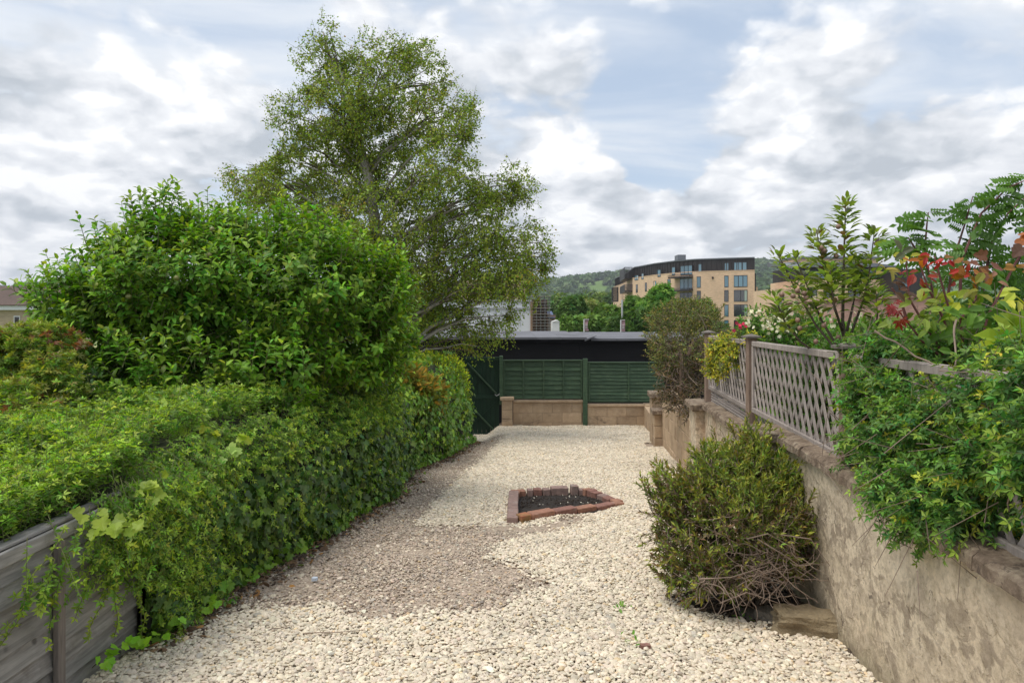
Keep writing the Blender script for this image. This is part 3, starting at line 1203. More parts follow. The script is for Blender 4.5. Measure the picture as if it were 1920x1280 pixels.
    for (a, b) in (((876, 680), (931, 738)), ((874, 752), (931, 811))):
        p0, p1 = W(a[0], a[1], gd - 0.05), W(b[0], b[1], gd - 0.05)
        MB().beam(p0, p1, 0.03, 0.075, (0, 1, 0)).build('brace', GREEN, g, bevel=0.004)
    for (a, b) in (((876, 738), (931, 676)), ((876, 806), (931, 752))):
        p0, p1 = W(a[0], a[1], gd - 0.012), W(b[0], b[1], gd - 0.012)
        MB().beam(p0, p1, 0.012, 0.02, (0, 1, 0)).build('wire_brace', GREEN_D, g)
    MB().tube([W(928, 739, gd - .07), W(931, 742, gd - .09), W(936, 739, gd - .09), W(937, 736, gd - .07)], 0.011, 6).build(
        'latch', flat('zinc', (0.3, 0.31, 0.3), 0.5, 0.6), g)
    MB().box(xpx(876, gd), xpx(937, gd), gd - 0.3, gd + 0.05, z0 - 0.1, z0 - 0.01).build('sill', BLOCK, g)


make_back()

# ================================================================== left close-boarded fence
GREYWOOD = wood('grey_fence_wood', (0.105, 0.10, 0.092), (0.37, 0.355, 0.33), (9.0, 1.0, 12.0), 0.85, True, 0.22, (0.10, 0.075, 0.055))
GREYWOOD_V = wood('grey_post_wood', (0.10, 0.085, 0.075), (0.24, 0.21, 0.185), (14, 14, 1.2), 0.85, False, 0.15)


def make_left_fence():
    X0 = -1.87
    ztop = E - 0.84
    base = -0.52
    t0 = thing('wooden_fence', (X0, 2.6, base), 'weathered grey lap board fence in the left foreground under the green hedge', 'fence')
    for (d0, d1) in ((0.55, 2.33), (2.36, 3.42)):
        nb = 12
        h = (ztop - 0.03 - base) / nb
        for i in range(nb):
            za = base + h * i
            ns = 10
            vs, fs = [], []
            ph = random.uniform(0, 6)
            for k in range(ns + 1):
                d = d0 + ((d1 if d1 < 3 else 3.78) - d0) * k / ns
                w = 0.004 * math.sin(ph + k) + random.uniform(-0.002, 0.002)
                vs += [(X0 + 0.012, d, za - 0.010 + w), (X0 - 0.002, d, za - 0.014 + w),
                       (X0 - 0.024, d, za + h + 0.006), (X0 - 0.016, d, za + h + 0.006)]
            for k in range(ns):
                for j in range(4):
                    a, b = k * 4 + j, k * 4 + (j + 1) % 4
                    fs.append((a, a + 4, b + 4, b))
            fs += [(0, 1, 2, 3), tuple(ns * 4 + q for q in (3, 2, 1, 0))]
            MB().add(vs, fs).build('board', GREYWOOD, t0)
        MB().beam((X0 + 0.022, d0, ztop - 0.03), (X0 + 0.022, d1, ztop - 0.028), 0.018, 0.055).build('rail', GREYWOOD, t0, bevel=0.003)
        MB().beam((X0 - 0.02, d0, ztop + 0.006), (X0 - 0.02, d1, ztop + 0.006), 0.065, 0.016).build('cap_rail', GREYWOOD, t0, bevel=0.004)
        MB().beam((X0 - 0.035, d0, ztop - 0.03), (X0 - 0.035, d1, ztop - 0.03), 0.02, 0.05).build('rail', GREYWOOD, t0, bevel=0.003)
        for dd in (d0 + 0.02, 1.39 if d0 < 1 else d1 - .02, d1 - 0.02):
            if abs(dd - 1.39) < .1:
                dd = 1.2
            MB().box(X0 + 0.013, X0 + 0.036, dd - 0.022, dd + 0.022, base, ztop - 0.06).build('batten', GREYWOOD_V, t0, bevel=0.003)
    # batten seen left of the picture centre of this fence
    MB().box(X0 + 0.013, X0 + 0.038, 2.76, 2.805, base, ztop - 0.06).build('batten', GREYWOOD_V, t0, bevel=0.003)


make_left_fence()

# ================================================================== trellis on the right wall
TREL = wood('trellis_wood', (0.20, 0.165, 0.145), (0.42, 0.365, 0.33), (14, 14, 1.5), 0.8, False, 0.25)
TPOST = wood('trellis_post_wood', (0.14, 0.095, 0.07), (0.29, 0.205, 0.155), (14, 14, 1.5), 0.8, False, 0.1)


def tx(d):
    return 1.35 + 0.11 * d


def make_trellis():
    zt, zb = E - 0.19, E - 0.72

    def panel(d0, d1, z0, z1, sp, label, droop=0.0):
        t0 = thing('trellis_fence', (tx((d0 + d1) / 2), (d0 + d1) / 2, z0), label, 'trellis', 'diamond trellis panels on the right wall')
        lng, hgt = d1 - d0, z1 - z0
        ux = 0.11 / math.hypot(1, 0.11)
        uy = 1.0 / math.hypot(1, 0.11)

        def P(s, z, off):
            d = d0 + s
            return Vector((tx(d) + off, d, z0 + z + droop * s / lng))
        ang = math.tan(R(57))
        for sgn, off in ((1, -0.006), (-1, 0.006)):
            k = -hgt / ang
            while k < lng:
                pts = []
                # clip line z = (s-k)*ang to rectangle
                s0, s1 = max(0.0, k), min(lng, k + hgt / ang)
                if s1 - s0 > 0.02:
                    za, zb_ = (s0 - k) * ang, (s1 - k) * ang
                    if sgn < 0:
                        za, zb_ = hgt - za, hgt - zb_
                    MB().beam(P(s0, za, off), P(s1, zb_, off), 0.024, 0.007, (1, 0, 0)).build('lath', TREL, t0)
                k += sp
        # note: beam's w is across 'up x dir'
        for z in (0.0, hgt):
            MB().beam(P(0, z, -0.016), P(lng, z, -0.016), 0.02, 0.038).build('rail', TREL, t0, bevel=0.003)
            MB().beam(P(0, z + .002, 0.018), P(lng, z + .002, 0.018), 0.016, 0.036).build('rail', TREL, t0, bevel=0.003)
        for s in (0.012, lng - 0.012):
            MB().beam(P(s, 0.02, -0.014), P(s, hgt - 0.02, -0.014), 0.02, 0.03, (0, 1, 0)).build('stile', TREL, t0, bevel=0.003)
        return t0
    panel(3.60, 5.50, zb, zt, 0.118, 'bare weathered diamond trellis panel between the capped post and the green climber')
    panel(1.55, 3.40, zb, zt, 0.118, 'nearest diamond trellis panel, mostly buried under the green climber')
    t3 = panel(5.64, 7.45, zb - 0.01, zt + 0.005, 0.118, 'farther diamond trellis panel half covered by yellow green creeper', 0.0)
    # lattice strip below the middle panel
    st = thing('lattice_screen', (tx(5.2), 5.2, zb - 0.1), 'small lattice strip filling the gap under the bare trellis panel', 'trellis')
    for i in range(7):
        s = 4.78 + i * 0.1
        for off, a, b in ((0.02, 0.0, 0.09), (0.03, 0.09, 0.0)):
            MB().beam((tx(s) + off, s, zb - 0.13 + a), (tx(s + .08) + off, s + 0.08, zb - 0.13 + b), 0.017, 0.006, (1, 0, 0)).build('lath', TREL, st)
    # horizontal slats below the far panel
    sl = thing('slatted_screen', (tx(6.5), 6.5, zb - 0.12), 'low screen of horizontal slats under the creeper covered trellis', 'screen')
    for i in range(5):
        z = zb - 0.045 - i * 0.028
        MB().beam((tx(5.65), 5.65, z - 0.0), (tx(7.4), 7.4, z - 0.0), 0.014, 0.014).build('slat', TREL, sl)
    for s in (5.9, 6.6, 7.3):
        MB().beam((tx(s) + 0.02, s, zb - 0.17), (tx(s) + 0.02, s, zb - 0.03), 0.02, 0.02, (0, 1, 0)).build('upright', TREL, sl)
    # posts
    for d, w, base, lb in ((5.57, 0.072, E - 0.87, 'brown trellis post with a flat cap standing on the wall beside the pier'),
                           (3.50, 0.07, E - 0.74, 'trellis post with a flat cap just where the green climber begins'),
                           (1.48, 0.07, E - 0.74, 'nearest trellis post, right of the frame behind the climber'),
                           (7.55, 0.07, E - 0.90, 'far trellis post in the shade of the yellow green creeper')):
        x = tx(d)
        p = thing('trellis_post', (x, d, base), lb, 'post', 'posts of the trellis')
        MB().box(x - w / 2 - 0.01, x + w / 2 - 0.01, d - w / 2, d + w / 2, base, zt + 0.045).build('shaft', TPOST, p, bevel=0.004)
        h = 0.062
        z = zt + 0.045
        MB().add([(x - h - .01, d - h, z), (x + h - .01, d - h, z), (x + h - .01, d + h, z), (x - h - .01, d + h, z),
                  (x - h - .01, d - h, z + .014), (x + h - .01, d - h, z + .014), (x + h - .01, d + h, z + .014), (x - h - .01, d + h, z + .014),
                  (x - .01, d, z + .034)],
                 [(3, 2, 1, 0), (0, 1, 5, 4), (1, 2, 6, 5), (2, 3, 7, 6), (3, 0, 4, 7), (4, 5, 8), (5, 6, 8), (6, 7, 8), (7, 4, 8)]).build('post_cap', GREYWOOD_V, p)


make_trellis()

# ================================================================== foliage tools
def T(vs, fs):
    return (np.array(vs, float), fs)


def diamonds(specs):
    """specs: (base x, base y, angle deg, length, half width)"""
    vs, fs = [], []
    for (bx, by, a, ln, hw) in specs:
        a = R(a)
        u = np.array((math.cos(a), math.sin(a)))
        n = np.array((-u[1], u[0]))
        o = np.array((bx, by))
        k = len(vs)
        p1, p2 = o + u * ln * 0.45 + n * hw, o + u * ln * 0.45 - n * hw
        p3 = o + u * ln
        vs += [(o[0], o[1], 0), (p1[0], p1[1], 0.05 * ln + 0.25 * hw), (p3[0], p3[1], -0.12 * ln), (p2[0], p2[1], 0.05 * ln + 0.25 * hw)]
        fs += [(k, k + 2, k + 1), (k, k + 3, k + 2)]
    return T(vs, fs)


def fan(half):
    """leaf outline given for one side, mirrored, fanned from a point on the midrib"""
    pts = [(x, y) for x, y in half] + [(1.0, 0.0)] + [(x, -y) for x, y in reversed(half)] + [(0.0, 0.0)]
    vs = [(0.38, 0, -0.04)]
    for (x, y) in pts:
        vs.append((x, y, 0.06 * abs(y) * 2 - 0.16 * max(0, x - 0.45) + 0.03))
    n = len(pts)
    return T(vs, [(0, 1 + (i + 1) % n, 1 + i) for i in range(n)])


T_OVAL = T([(0, 0, 0), (.30, .24, .07), (.30, -.24, .07), (.70, .21, .02), (.70, -.21, .02), (1, 0, -.16), (.35, 0, -.0), (.7, 0, -.05)],
           [(0, 6, 1), (0, 2, 6), (6, 7, 3, 1), (6, 2, 4, 7), (7, 5, 3), (7, 4, 5)])
T_DIA = diamonds([(0, 0, 0, 1, .28)])
T_BLADE = diamonds([(0, 0, 0, 1, .10)])
T_TRI = diamonds([(0, 0, 0, 1, .19), (0, 0, 62, .8, .15), (0, 0, -62, .8, .15)])
T_IVY = fan([(-.12, .22), (.05, .52), (.28, .30), (.48, .50), (.62, .18)])
T_VINE = fan([(-.10, .18), (-.08, .40), (.10, .58), (.26, .44), (.42, .60), (.60, .44), (.66, .26), (.82, .24)])
T_MAPLE = diamonds([(0, 0, 0, 1, .14), (0, 0, 42, .85, .12), (0, 0, -42, .85, .12), (0, 0, 88, .6, .10), (0, 0, -88, .6, .10)])
T_ROWAN = diamonds([(0.12 + .13 * i, s * 0.01, s * 66, .32 - .012 * i, .075) for i in range(6) for s in (1, -1)] + [(.86, 0, 0, .26, .06), (0, 0, 0, .9, .012)])
T_FEATHER = diamonds([(0.10 + .12 * i, 0, s * 34, .34 - .02 * i, .03) for i in range(7) for s in (1, -1)] + [(0, 0, 0, 1, .02)])
T_PETALS = diamonds([(0, 0, a, .55, .26) for a in range(0, 360, 60)] + [(0, 0, a + 30, .36, .18) for a in range(0, 360, 90)])
T_PETALS[0][:, 2] += 0.18 * np.hypot(T_PETALS[0][:, 0], T_PETALS[0][:, 1])


def norm(a):
    return a / np.maximum(np.linalg.norm(a, axis=-1, keepdims=True), 1e-9)


def frames(D, Nn):
    D = norm(D)
    S = norm(np.cross(Nn, D))
    U = np.cross(D, S)
    return D, S, U


def inst_mesh(name, tmpl, P, D, Nn, size, col, mat, parent, wid=1.0, L=None):
    """many copies of a leaf template as one mesh with a colour per copy"""
    vt, ft = tmpl
    n, m = len(P), len(vt)
    if L is None:
        L = np.array(wloc(parent)) if parent is not None else np.zeros(3)
    D, S, U = frames(D, Nn)
    size = np.asarray(size, float).reshape(-1, 1, 1)
    co = (P - L)[:, None, :] + size * (vt[None, :, 0:1] * D[:, None, :] + vt[None, :, 1:2] * wid * S[:, None, :] + vt[None, :, 2:3] * U[:, None, :])
    me = bpy.data.meshes.new(name)
    me.vertices.add(n * m)
    me.vertices.foreach_set('co', co.astype(np.float32).ravel())
    lt = np.array([i for f in ft for i in f])
    ls = np.array([len(f) for f in ft])
    loops = (lt[None, :] + (np.arange(n) * m)[:, None]).ravel()
    tot = np.tile(ls, n)
    st = np.concatenate([[0], np.cumsum(tot)[:-1]])
    me.loops.add(len(loops))
    me.loops.foreach_set('vertex_index', loops.astype(np.int32))
    me.polygons.add(len(tot))
    me.polygons.foreach_set('loop_start', st.astype(np.int32))
    me.polygons.foreach_set('loop_total', tot.astype(np.int32))
    a = me.attributes.new('Col', 'FLOAT_COLOR', 'POINT')
    c4 = np.concatenate([np.clip(col, 0.002, 1), np.ones((n, 1))], 1)
    a.data.foreach_set('color', np.repeat(c4, m, 0).astype(np.float32).ravel())
    me.update(calc_edges=True)
    me.materials.append(mat)
    o = add_obj(name, me, parent)
    return o


def sticks(name, A, B, r0, r1, mat, parent, kind='stuff', single=False):
    """three sided tapered sticks from A to B"""
    n = len(A)
    L = np.array(wloc(parent)) if parent is not None else np.zeros(3)
    A, B = A - L, B - L
    D = norm(B - A)
    up = np.where(np.abs(D[:, 2:3]) > 0.9, np.array([[1.0, 0, 0]]), np.array([[0, 0, 1.0]]))
    S = norm(np.cross(D, up))
    U = np.cross(D, S)
    co = []
    r0 = np.broadcast_to(np.asarray(r0, float).reshape(-1, 1), (n, 1))
    r1 = np.broadcast_to(np.asarray(r1, float).reshape(-1, 1), (n, 1))
    for (p, r) in ((A, r0), (B, r1)):
        for k in range(3):
            t = 2 * math.pi * k / 3
            co.append(p + r * (S * math.cos(t) + U * math.sin(t)))
    co = np.stack(co, 1)
    f = np.array([(0, 1, 4, 3), (1, 2, 5, 4), (2, 0, 3, 5)])
    q = (f[None] + (np.arange(n) * 6)[:, None, None]).reshape(-1, 4)
    me = bpy.data.meshes.new(name)
    me.vertices.add(n * 6)
    me.vertices.foreach_set('co', co.astype(np.float32).ravel())
    me.loops.add(len(q) * 4)
    me.loops.foreach_set('vertex_index', q.astype(np.int32).ravel())
    me.polygons.add(len(q))
    me.polygons.foreach_set('loop_start', (np.arange(len(q)) * 4).astype(np.int32))
    me.polygons.foreach_set('loop_total', np.full(len(q), 4, np.int32))
    me.update(calc_edges=True)
    me.materials.append(mat)
    o = add_obj(name, me, parent)
    if kind:
        o['kind'] = kind
    return o


def single_leaves(name, tmpl, P, D, Nn, size, col, mat, parent, wid=1.0, nvar=6):
    """leaves as objects of their own, sharing a few meshes"""
    if len(P) == 0:
        return
    L = np.array(wloc(parent))
    vt, ft = tmpl
    order = np.argsort(col[:, 0] + col[:, 1] * 0.3)
    groups = np.array_split(order, nvar)
    D, S, U = frames(D, Nn)
    for gi in groups:
        if len(gi) == 0:
            continue
        me = bpy.data.meshes.new(name)
        v = vt.copy()
        v[:, 1] *= wid
        me.from_pydata(v.tolist(), [], ft)
        a = me.attributes.new('Col', 'FLOAT_COLOR', 'POINT')
        c = np.append(np.clip(col[gi].mean(0), 0.002, 1), 1)
        a.data.foreach_set('color', np.tile(c, len(v)).astype(np.float32))
        me.materials.append(mat)
        for i in gi:
            o = bpy.data.objects.new(name, me)
            COL.objects.link(o)
            o.parent = parent
            s = float(size[i])
            M = Matrix(((D[i, 0], S[i, 0], U[i, 0], 0), (D[i, 1], S[i, 1], U[i, 1], 0), (D[i, 2], S[i, 2], U[i, 2], 0), (0, 0, 0, 1)))
            M = M @ Matrix.Diagonal((s, s, s, 1))
            p = P[i] - L
            M.translation = Vector(p)
            o.matrix_local = M


def blob_list(lst, depth=0.8):
    """(px, py, d, rx px, ry px) -> centres and radii in metres"""
    C = np.array([W(b[0], b[1], b[2]) for b in lst])
    Rr = np.array([(b[3] / F * b[2], (b[5] if len(b) > 5 else b[3] / F * b[2] * depth), b[4] / F * b[2]) for b in lst])
    return C, Rr


def sample_blobs(C, Rr, n, rng, shell=0.8, weights=None, bury=0.78, rough=0.0, fq=3.0):
    """points near the skin of a heap of ellipsoids, with outward directions"""
    area = (Rr[:, 0] * Rr[:, 2] + Rr[:, 0] * Rr[:, 1] + Rr[:, 1] * Rr[:, 2])
    if weights is not None:
        area = area * weights
    k = rng.choice(len(C), n, p=area / area.sum())
    v = norm(rng.normal(size=(n, 3)))
    r = np.where(rng.random(n) < shell, rng.uniform(0.82, 1.04, n), rng.uniform(0.25, 0.9, n))
    P = C[k] + v * Rr[k] * r[:, None]
    out = norm(v / Rr[k])
    keep = np.ones(n, bool)
    for j in range(len(C)):
        q = np.linalg.norm((P - C[j]) / Rr[j], axis=1)
        keep &= ~((q < bury) & (k != j) & (rng.random(n) < 0.75))
    P, out = P[keep], out[keep]
    if rough:
        q = P * fq
        w = (np.sin(q[:, 0] * 1.3 + 2 * np.sin(q[:, 2] * .8)) + np.sin(q[:, 2] * 1.7 + 1.5 * np.sin(q[:, 1])) + np.sin(q[:, 1] * 1.5 + q[:, 0] * .7 + 1.0)
             + .6 * np.sin(q[:, 0] * 3.1 + q[:, 2] * 2.3) + .6 * np.sin(q[:, 1] * 2.9 - q[:, 2] * 2.7)) / 3.2
        P = P + out * (w * rough)[:, None]
    return P, out


def shoots(P, dirs, length, nl, rng, a0=75, a1=25, flatn=0.0, upn=0.6, t0=0.1):
    """leaves set spirally round shoots; returns pos, dir, normal, t, shoot index"""
    n = len(P)
    dirs = norm(dirs)
    t = (np.arange(nl) + 0.5) / nl
    t = t0 + (1 - t0) * t
    length = np.broadcast_to(np.asarray(length, float), (n,))
    ref = np.where(np.abs(dirs[:, 2:3]) > 0.9, np.array([[1.0, 0, 0]]), np.array([[0, 0, 1.0]]))
    S = norm(np.cross(dirs, ref))
    U = np.cross(dirs, S)
    ph = rng.uniform(0, 6.28, n)[:, None] + np.arange(nl)[None] * 2.4
    ph = ph + rng.normal(0, 0.25, ph.shape)
    rad = S[:, None] * np.cos(ph)[..., None] + U[:, None] * np.sin(ph)[..., None]
    ang = R(a0) + (R(a1) - R(a0)) * t[None] + rng.normal(0, 0.18, ph.shape)
    D = dirs[:, None] * np.cos(ang)[..., None] + rad * np.sin(ang)[..., None]
    pos = P[:, None] + dirs[:, None] * (length[:, None] * t[None])[..., None]
    N = dirs[:, None] * 0.7 - rad * 0.3 + np.array([0, 0, upn]) + rng.normal(0, 0.18, D.shape)
    idx = np.repeat(np.arange(n), nl)
    tt = np.broadcast_to(t[None], ph.shape).ravel()
    return pos.reshape(-1, 3), D.reshape(-1, 3), N.reshape(-1, 3), tt, idx


GREENK = 2.05


def tint(base, n, rng, var=0.14, hue=0.06):
    base = np.array(base, float)
    if base[1] > base[0] * 1.05 and base[1] < 0.3:
        base = base * GREENK * np.array([1.10, 1.0, 0.72])
    c = np.tile(base, (n, 1))
    c *= np.clip(rng.normal(1, var, (n, 1)), 0.5, 1.6)
    c[:, 0] *= 1 + rng.normal(0, hue * 2, n)
    c[:, 2] *= 1 + rng.normal(0, hue * 2, n)
    return c


def pick_large(P, size, out_front, n):
    """the n leaves that show largest from where the photograph was taken"""
    d = np.linalg.norm(P - np.array([0, 0, E]), axis=1)
    inview = (np.abs(P[:, 0] / np.maximum(P[:, 1], .1)) < 0.75) & (P[:, 1] > 0.5)
    px = 960 + P[:, 0] / np.maximum(P[:, 1], .1) * F
    py = 600 - (P[:, 2] - E) / np.maximum(P[:, 1], .1) * F
    inview &= (px > 0) & (px < 1920) & (py > 0) & (py < 1280)
    score = np.where(inview, size / d, 0) * (0.55 + out_front)
    # spread the choice: the best in each small cell of the view first
    cell = (px // 22).astype(int) * 1000 + (py // 18).astype(int)
    near = np.argsort(d)
    order = np.lexsort((-score,))
    seen, res = set(), []
    # nearest leaf of each cell is the one in sight
    for i in near:
        if not inview[i]:
            continue
        c = int(cell[i])
        if c in seen:
            continue
        seen.add(c)
        res.append(i)
    res = np.array(res, int)
    if len(res) > n:
        res = res[np.argsort(-score[res])[:n]]
    return res


def limb_paths(trunk_top, targets, rng, sag=0.1, n=5):
    out = []
    for tg in targets:
        a, b = np.array(trunk_top, float), np.array(tg, float)
        pts = []
        for i in range(n + 1):
            t = i / n
            p = a * (1 - t) + b * t
            p[2] += math.sin(t * math.pi) * sag * np.linalg.norm(b - a)
            p += rng.normal(0, 0.02, 3) * (0 < i < n) * np.linalg.norm(b - a)
            pts.append(p)
        out.append(pts)
    return out


# ================================================================== apple tree on the left
def make_apple():
    rng = np.random.default_rng(21)
    bl = [(330, 570, 6.2, 190, 160), (500, 530, 6.4, 190, 140), (640, 570, 6.7, 130, 130), (175, 600, 5.9, 105, 85), (310, 425, 6.5, 75, 62),
          (425, 440, 6.7, 85, 60), (560, 450, 6.9, 110, 55), (690, 610, 6.9, 95, 105), (240, 690, 5.7, 130, 60), (430, 690, 5.9, 180, 62),
          (630, 690, 6.8, 130, 48), (215, 480, 6.3, 75, 60), (130, 560, 6.0, 60, 45), (640, 500, 7.0, 80, 60), (720, 540, 7.2, 50, 60),
          (390, 560, 5.9, 90, 80), (520, 620, 6.1, 110, 80), (270, 560, 5.8, 90, 70), (745, 640, 7.3, 45, 45)]
    C, Rr = blob_list(bl, 0.75)
    c0 = W(430, 560, 6.6)
    base = (float(c0[0]), 6.7, float(gz(c0[0], 6.7)) - 0.03)
    t0 = thing('apple_tree', base, 'big dense apple tree with bright green leaves, left behind the clipped hedge', 'tree')
    fork = np.array([base[0], base[1], base[2] + 0.9])
    MB().tube([base, (base[0] + .03, base[1], base[2] + .45), fork], [0.11, 0.085, 0.08], 9).build('trunk', BARK, t0, smooth=True)
    for p in limb_paths(fork, [c + (0, 0, -0.1) for c in C], rng, 0.12):
        MB().tube(p, list(np.linspace(0.04, 0.010, len(p))), 6).build('branch', BARK, t0, smooth=True)
    P, out = sample_blobs(C, Rr, 3700, rng, 0.72, rough=0.19, fq=4.5)
    g = vnoise(P[:, 0] + .5 * P[:, 1], P[:, 2] - .3 * P[:, 1], 4.2, 23)
    P, out = P[g > -0.6], out[g > -0.6]
    # shaded growth deep inside so that the crown closes
    k = rng.choice(len(C), 1500)
    v = norm(rng.normal(size=(1500, 3)))
    Pi = C[k] + v * Rr[k] * rng.uniform(0.2, 0.7, (1500, 1)) + np.array([0, 0.3, 0])
    P, out = np.concatenate([P, Pi]), np.concatenate([out, v])
    dirs = out * 0.75 + np.array([0, 0, 0.75]) + rng.normal(0, 0.3, P.shape)
    ln = rng.uniform(0.18, 0.34, len(P))
    ln[rng.random(len(P)) < 0.05] *= 1.35
    start = P - norm(dirs) * ln[:, None] * 0.6
    # tall whips along the top
    wh = [(322, 350), (300, 362), (268, 372), (345, 372), (392, 356), (372, 368), (430, 372), (165, 402), (190, 410), (108, 470), (135, 465), (150, 488), (240, 380), (460, 362), (478, 366),
          (500, 385), (100, 492), (560, 395), (600, 400), (650, 420), (690, 450), (735, 500), (765, 560), (70, 560), (88, 540), (210, 412), (412, 385), (284, 360)]
    wp = np.array([W(px + rng.uniform(-4, 4), py + 60, 6.35 + rng.uniform(-.2, .2)) for px, py in wh])
    wl = np.array([0.32] * len(wh))
    wd = np.array([[(px - 420) / 900, 0, 1.0] for px, py in wh])
    start = np.concatenate([start, wp])
    dirs = np.concatenate([dirs, wd])
    ln = np.concatenate([ln, wl])
    nl = 11
    pos, D, N, t, idx = shoots(start, dirs, ln, nl, rng, 84, 42, upn=0.9)
    D[:, 2] -= 0.14
    size = rng.uniform(0.07, 0.105, len(pos)) * (1 - 0.35 * t ** 3)
    col = tint((0.070, 0.150, 0.018), len(pos), rng, 0.16, 0.08)
    young = t > 0.8
    col[young] = col[young] * np.array([1.75, 1.45, 1.5])
    br = rng.normal(1, 0.17, len(start))[idx]
    col *= br[:, None]
    col[:, 0] *= np.clip(rng.normal(1, .12, len(start)), .6, 1.6)[idx]
    whip = idx >= len(P)
    col[whip & young] = tint((0.11, 0.15, 0.06), (whip & young).sum(), rng)
    hi = pos[:, 2] > E + 0.9
    big = pick_large(pos, size, np.zeros(len(pos)), 300)
    m = np.ones(len(pos), bool)
    m[big] = False
    single_leaves('leaf', T_OVAL, pos[big], D[big], N[big], size[big], col[big], LEAF, t0, 0.95)
    f = inst_mesh('foliage', T_OVAL, pos[m], D[m], N[m], size[m], col[m], LEAF, t0, 0.95)
    f['kind'] = 'stuff'
    sticks('twigs', start, start + norm(dirs) * ln[:, None], 0.005, 0.002, TWIG_GREEN, t0)
    # a few small green apples
    am = flat('apple_skin', (0.20, 0.20, 0.06), 0.4, 0, 0.35, 10)
    for (px, py) in ((331, 521), (392, 478), (241, 556), (612, 581), (398, 430), (660, 605)):
        c = W(px, py, 5.55)
        d = np.min(np.linalg.norm((C - c) / Rr, axis=1))
        for dd in np.arange(4.8, 7, 0.05):
            c = W(px, py, dd)
            if np.min(np.linalg.norm((C - c) / Rr, axis=1)) < 1.05:
                break
        vs, fs = [], []
        for i in range(6):
            a = math.pi * (i + .5) / 6
            for k in range(8):
                b = 2 * math.pi * k / 8
                vs.append(c + 0.024 * np.array((math.sin(a) * math.cos(b), math.sin(a) * math.sin(b), math.cos(a) * 0.92)))
        for i in range(5):
            for k in range(8):
                fs.append((i * 8 + k, (i + 1) * 8 + k, (i + 1) * 8 + (k + 1) % 8, i * 8 + (k + 1) % 8))
        fs += [tuple(range(8)), tuple(range(47, 39, -1))]
        MB().add(vs, fs).build('apple', am, t0, smooth=True)


make_apple()


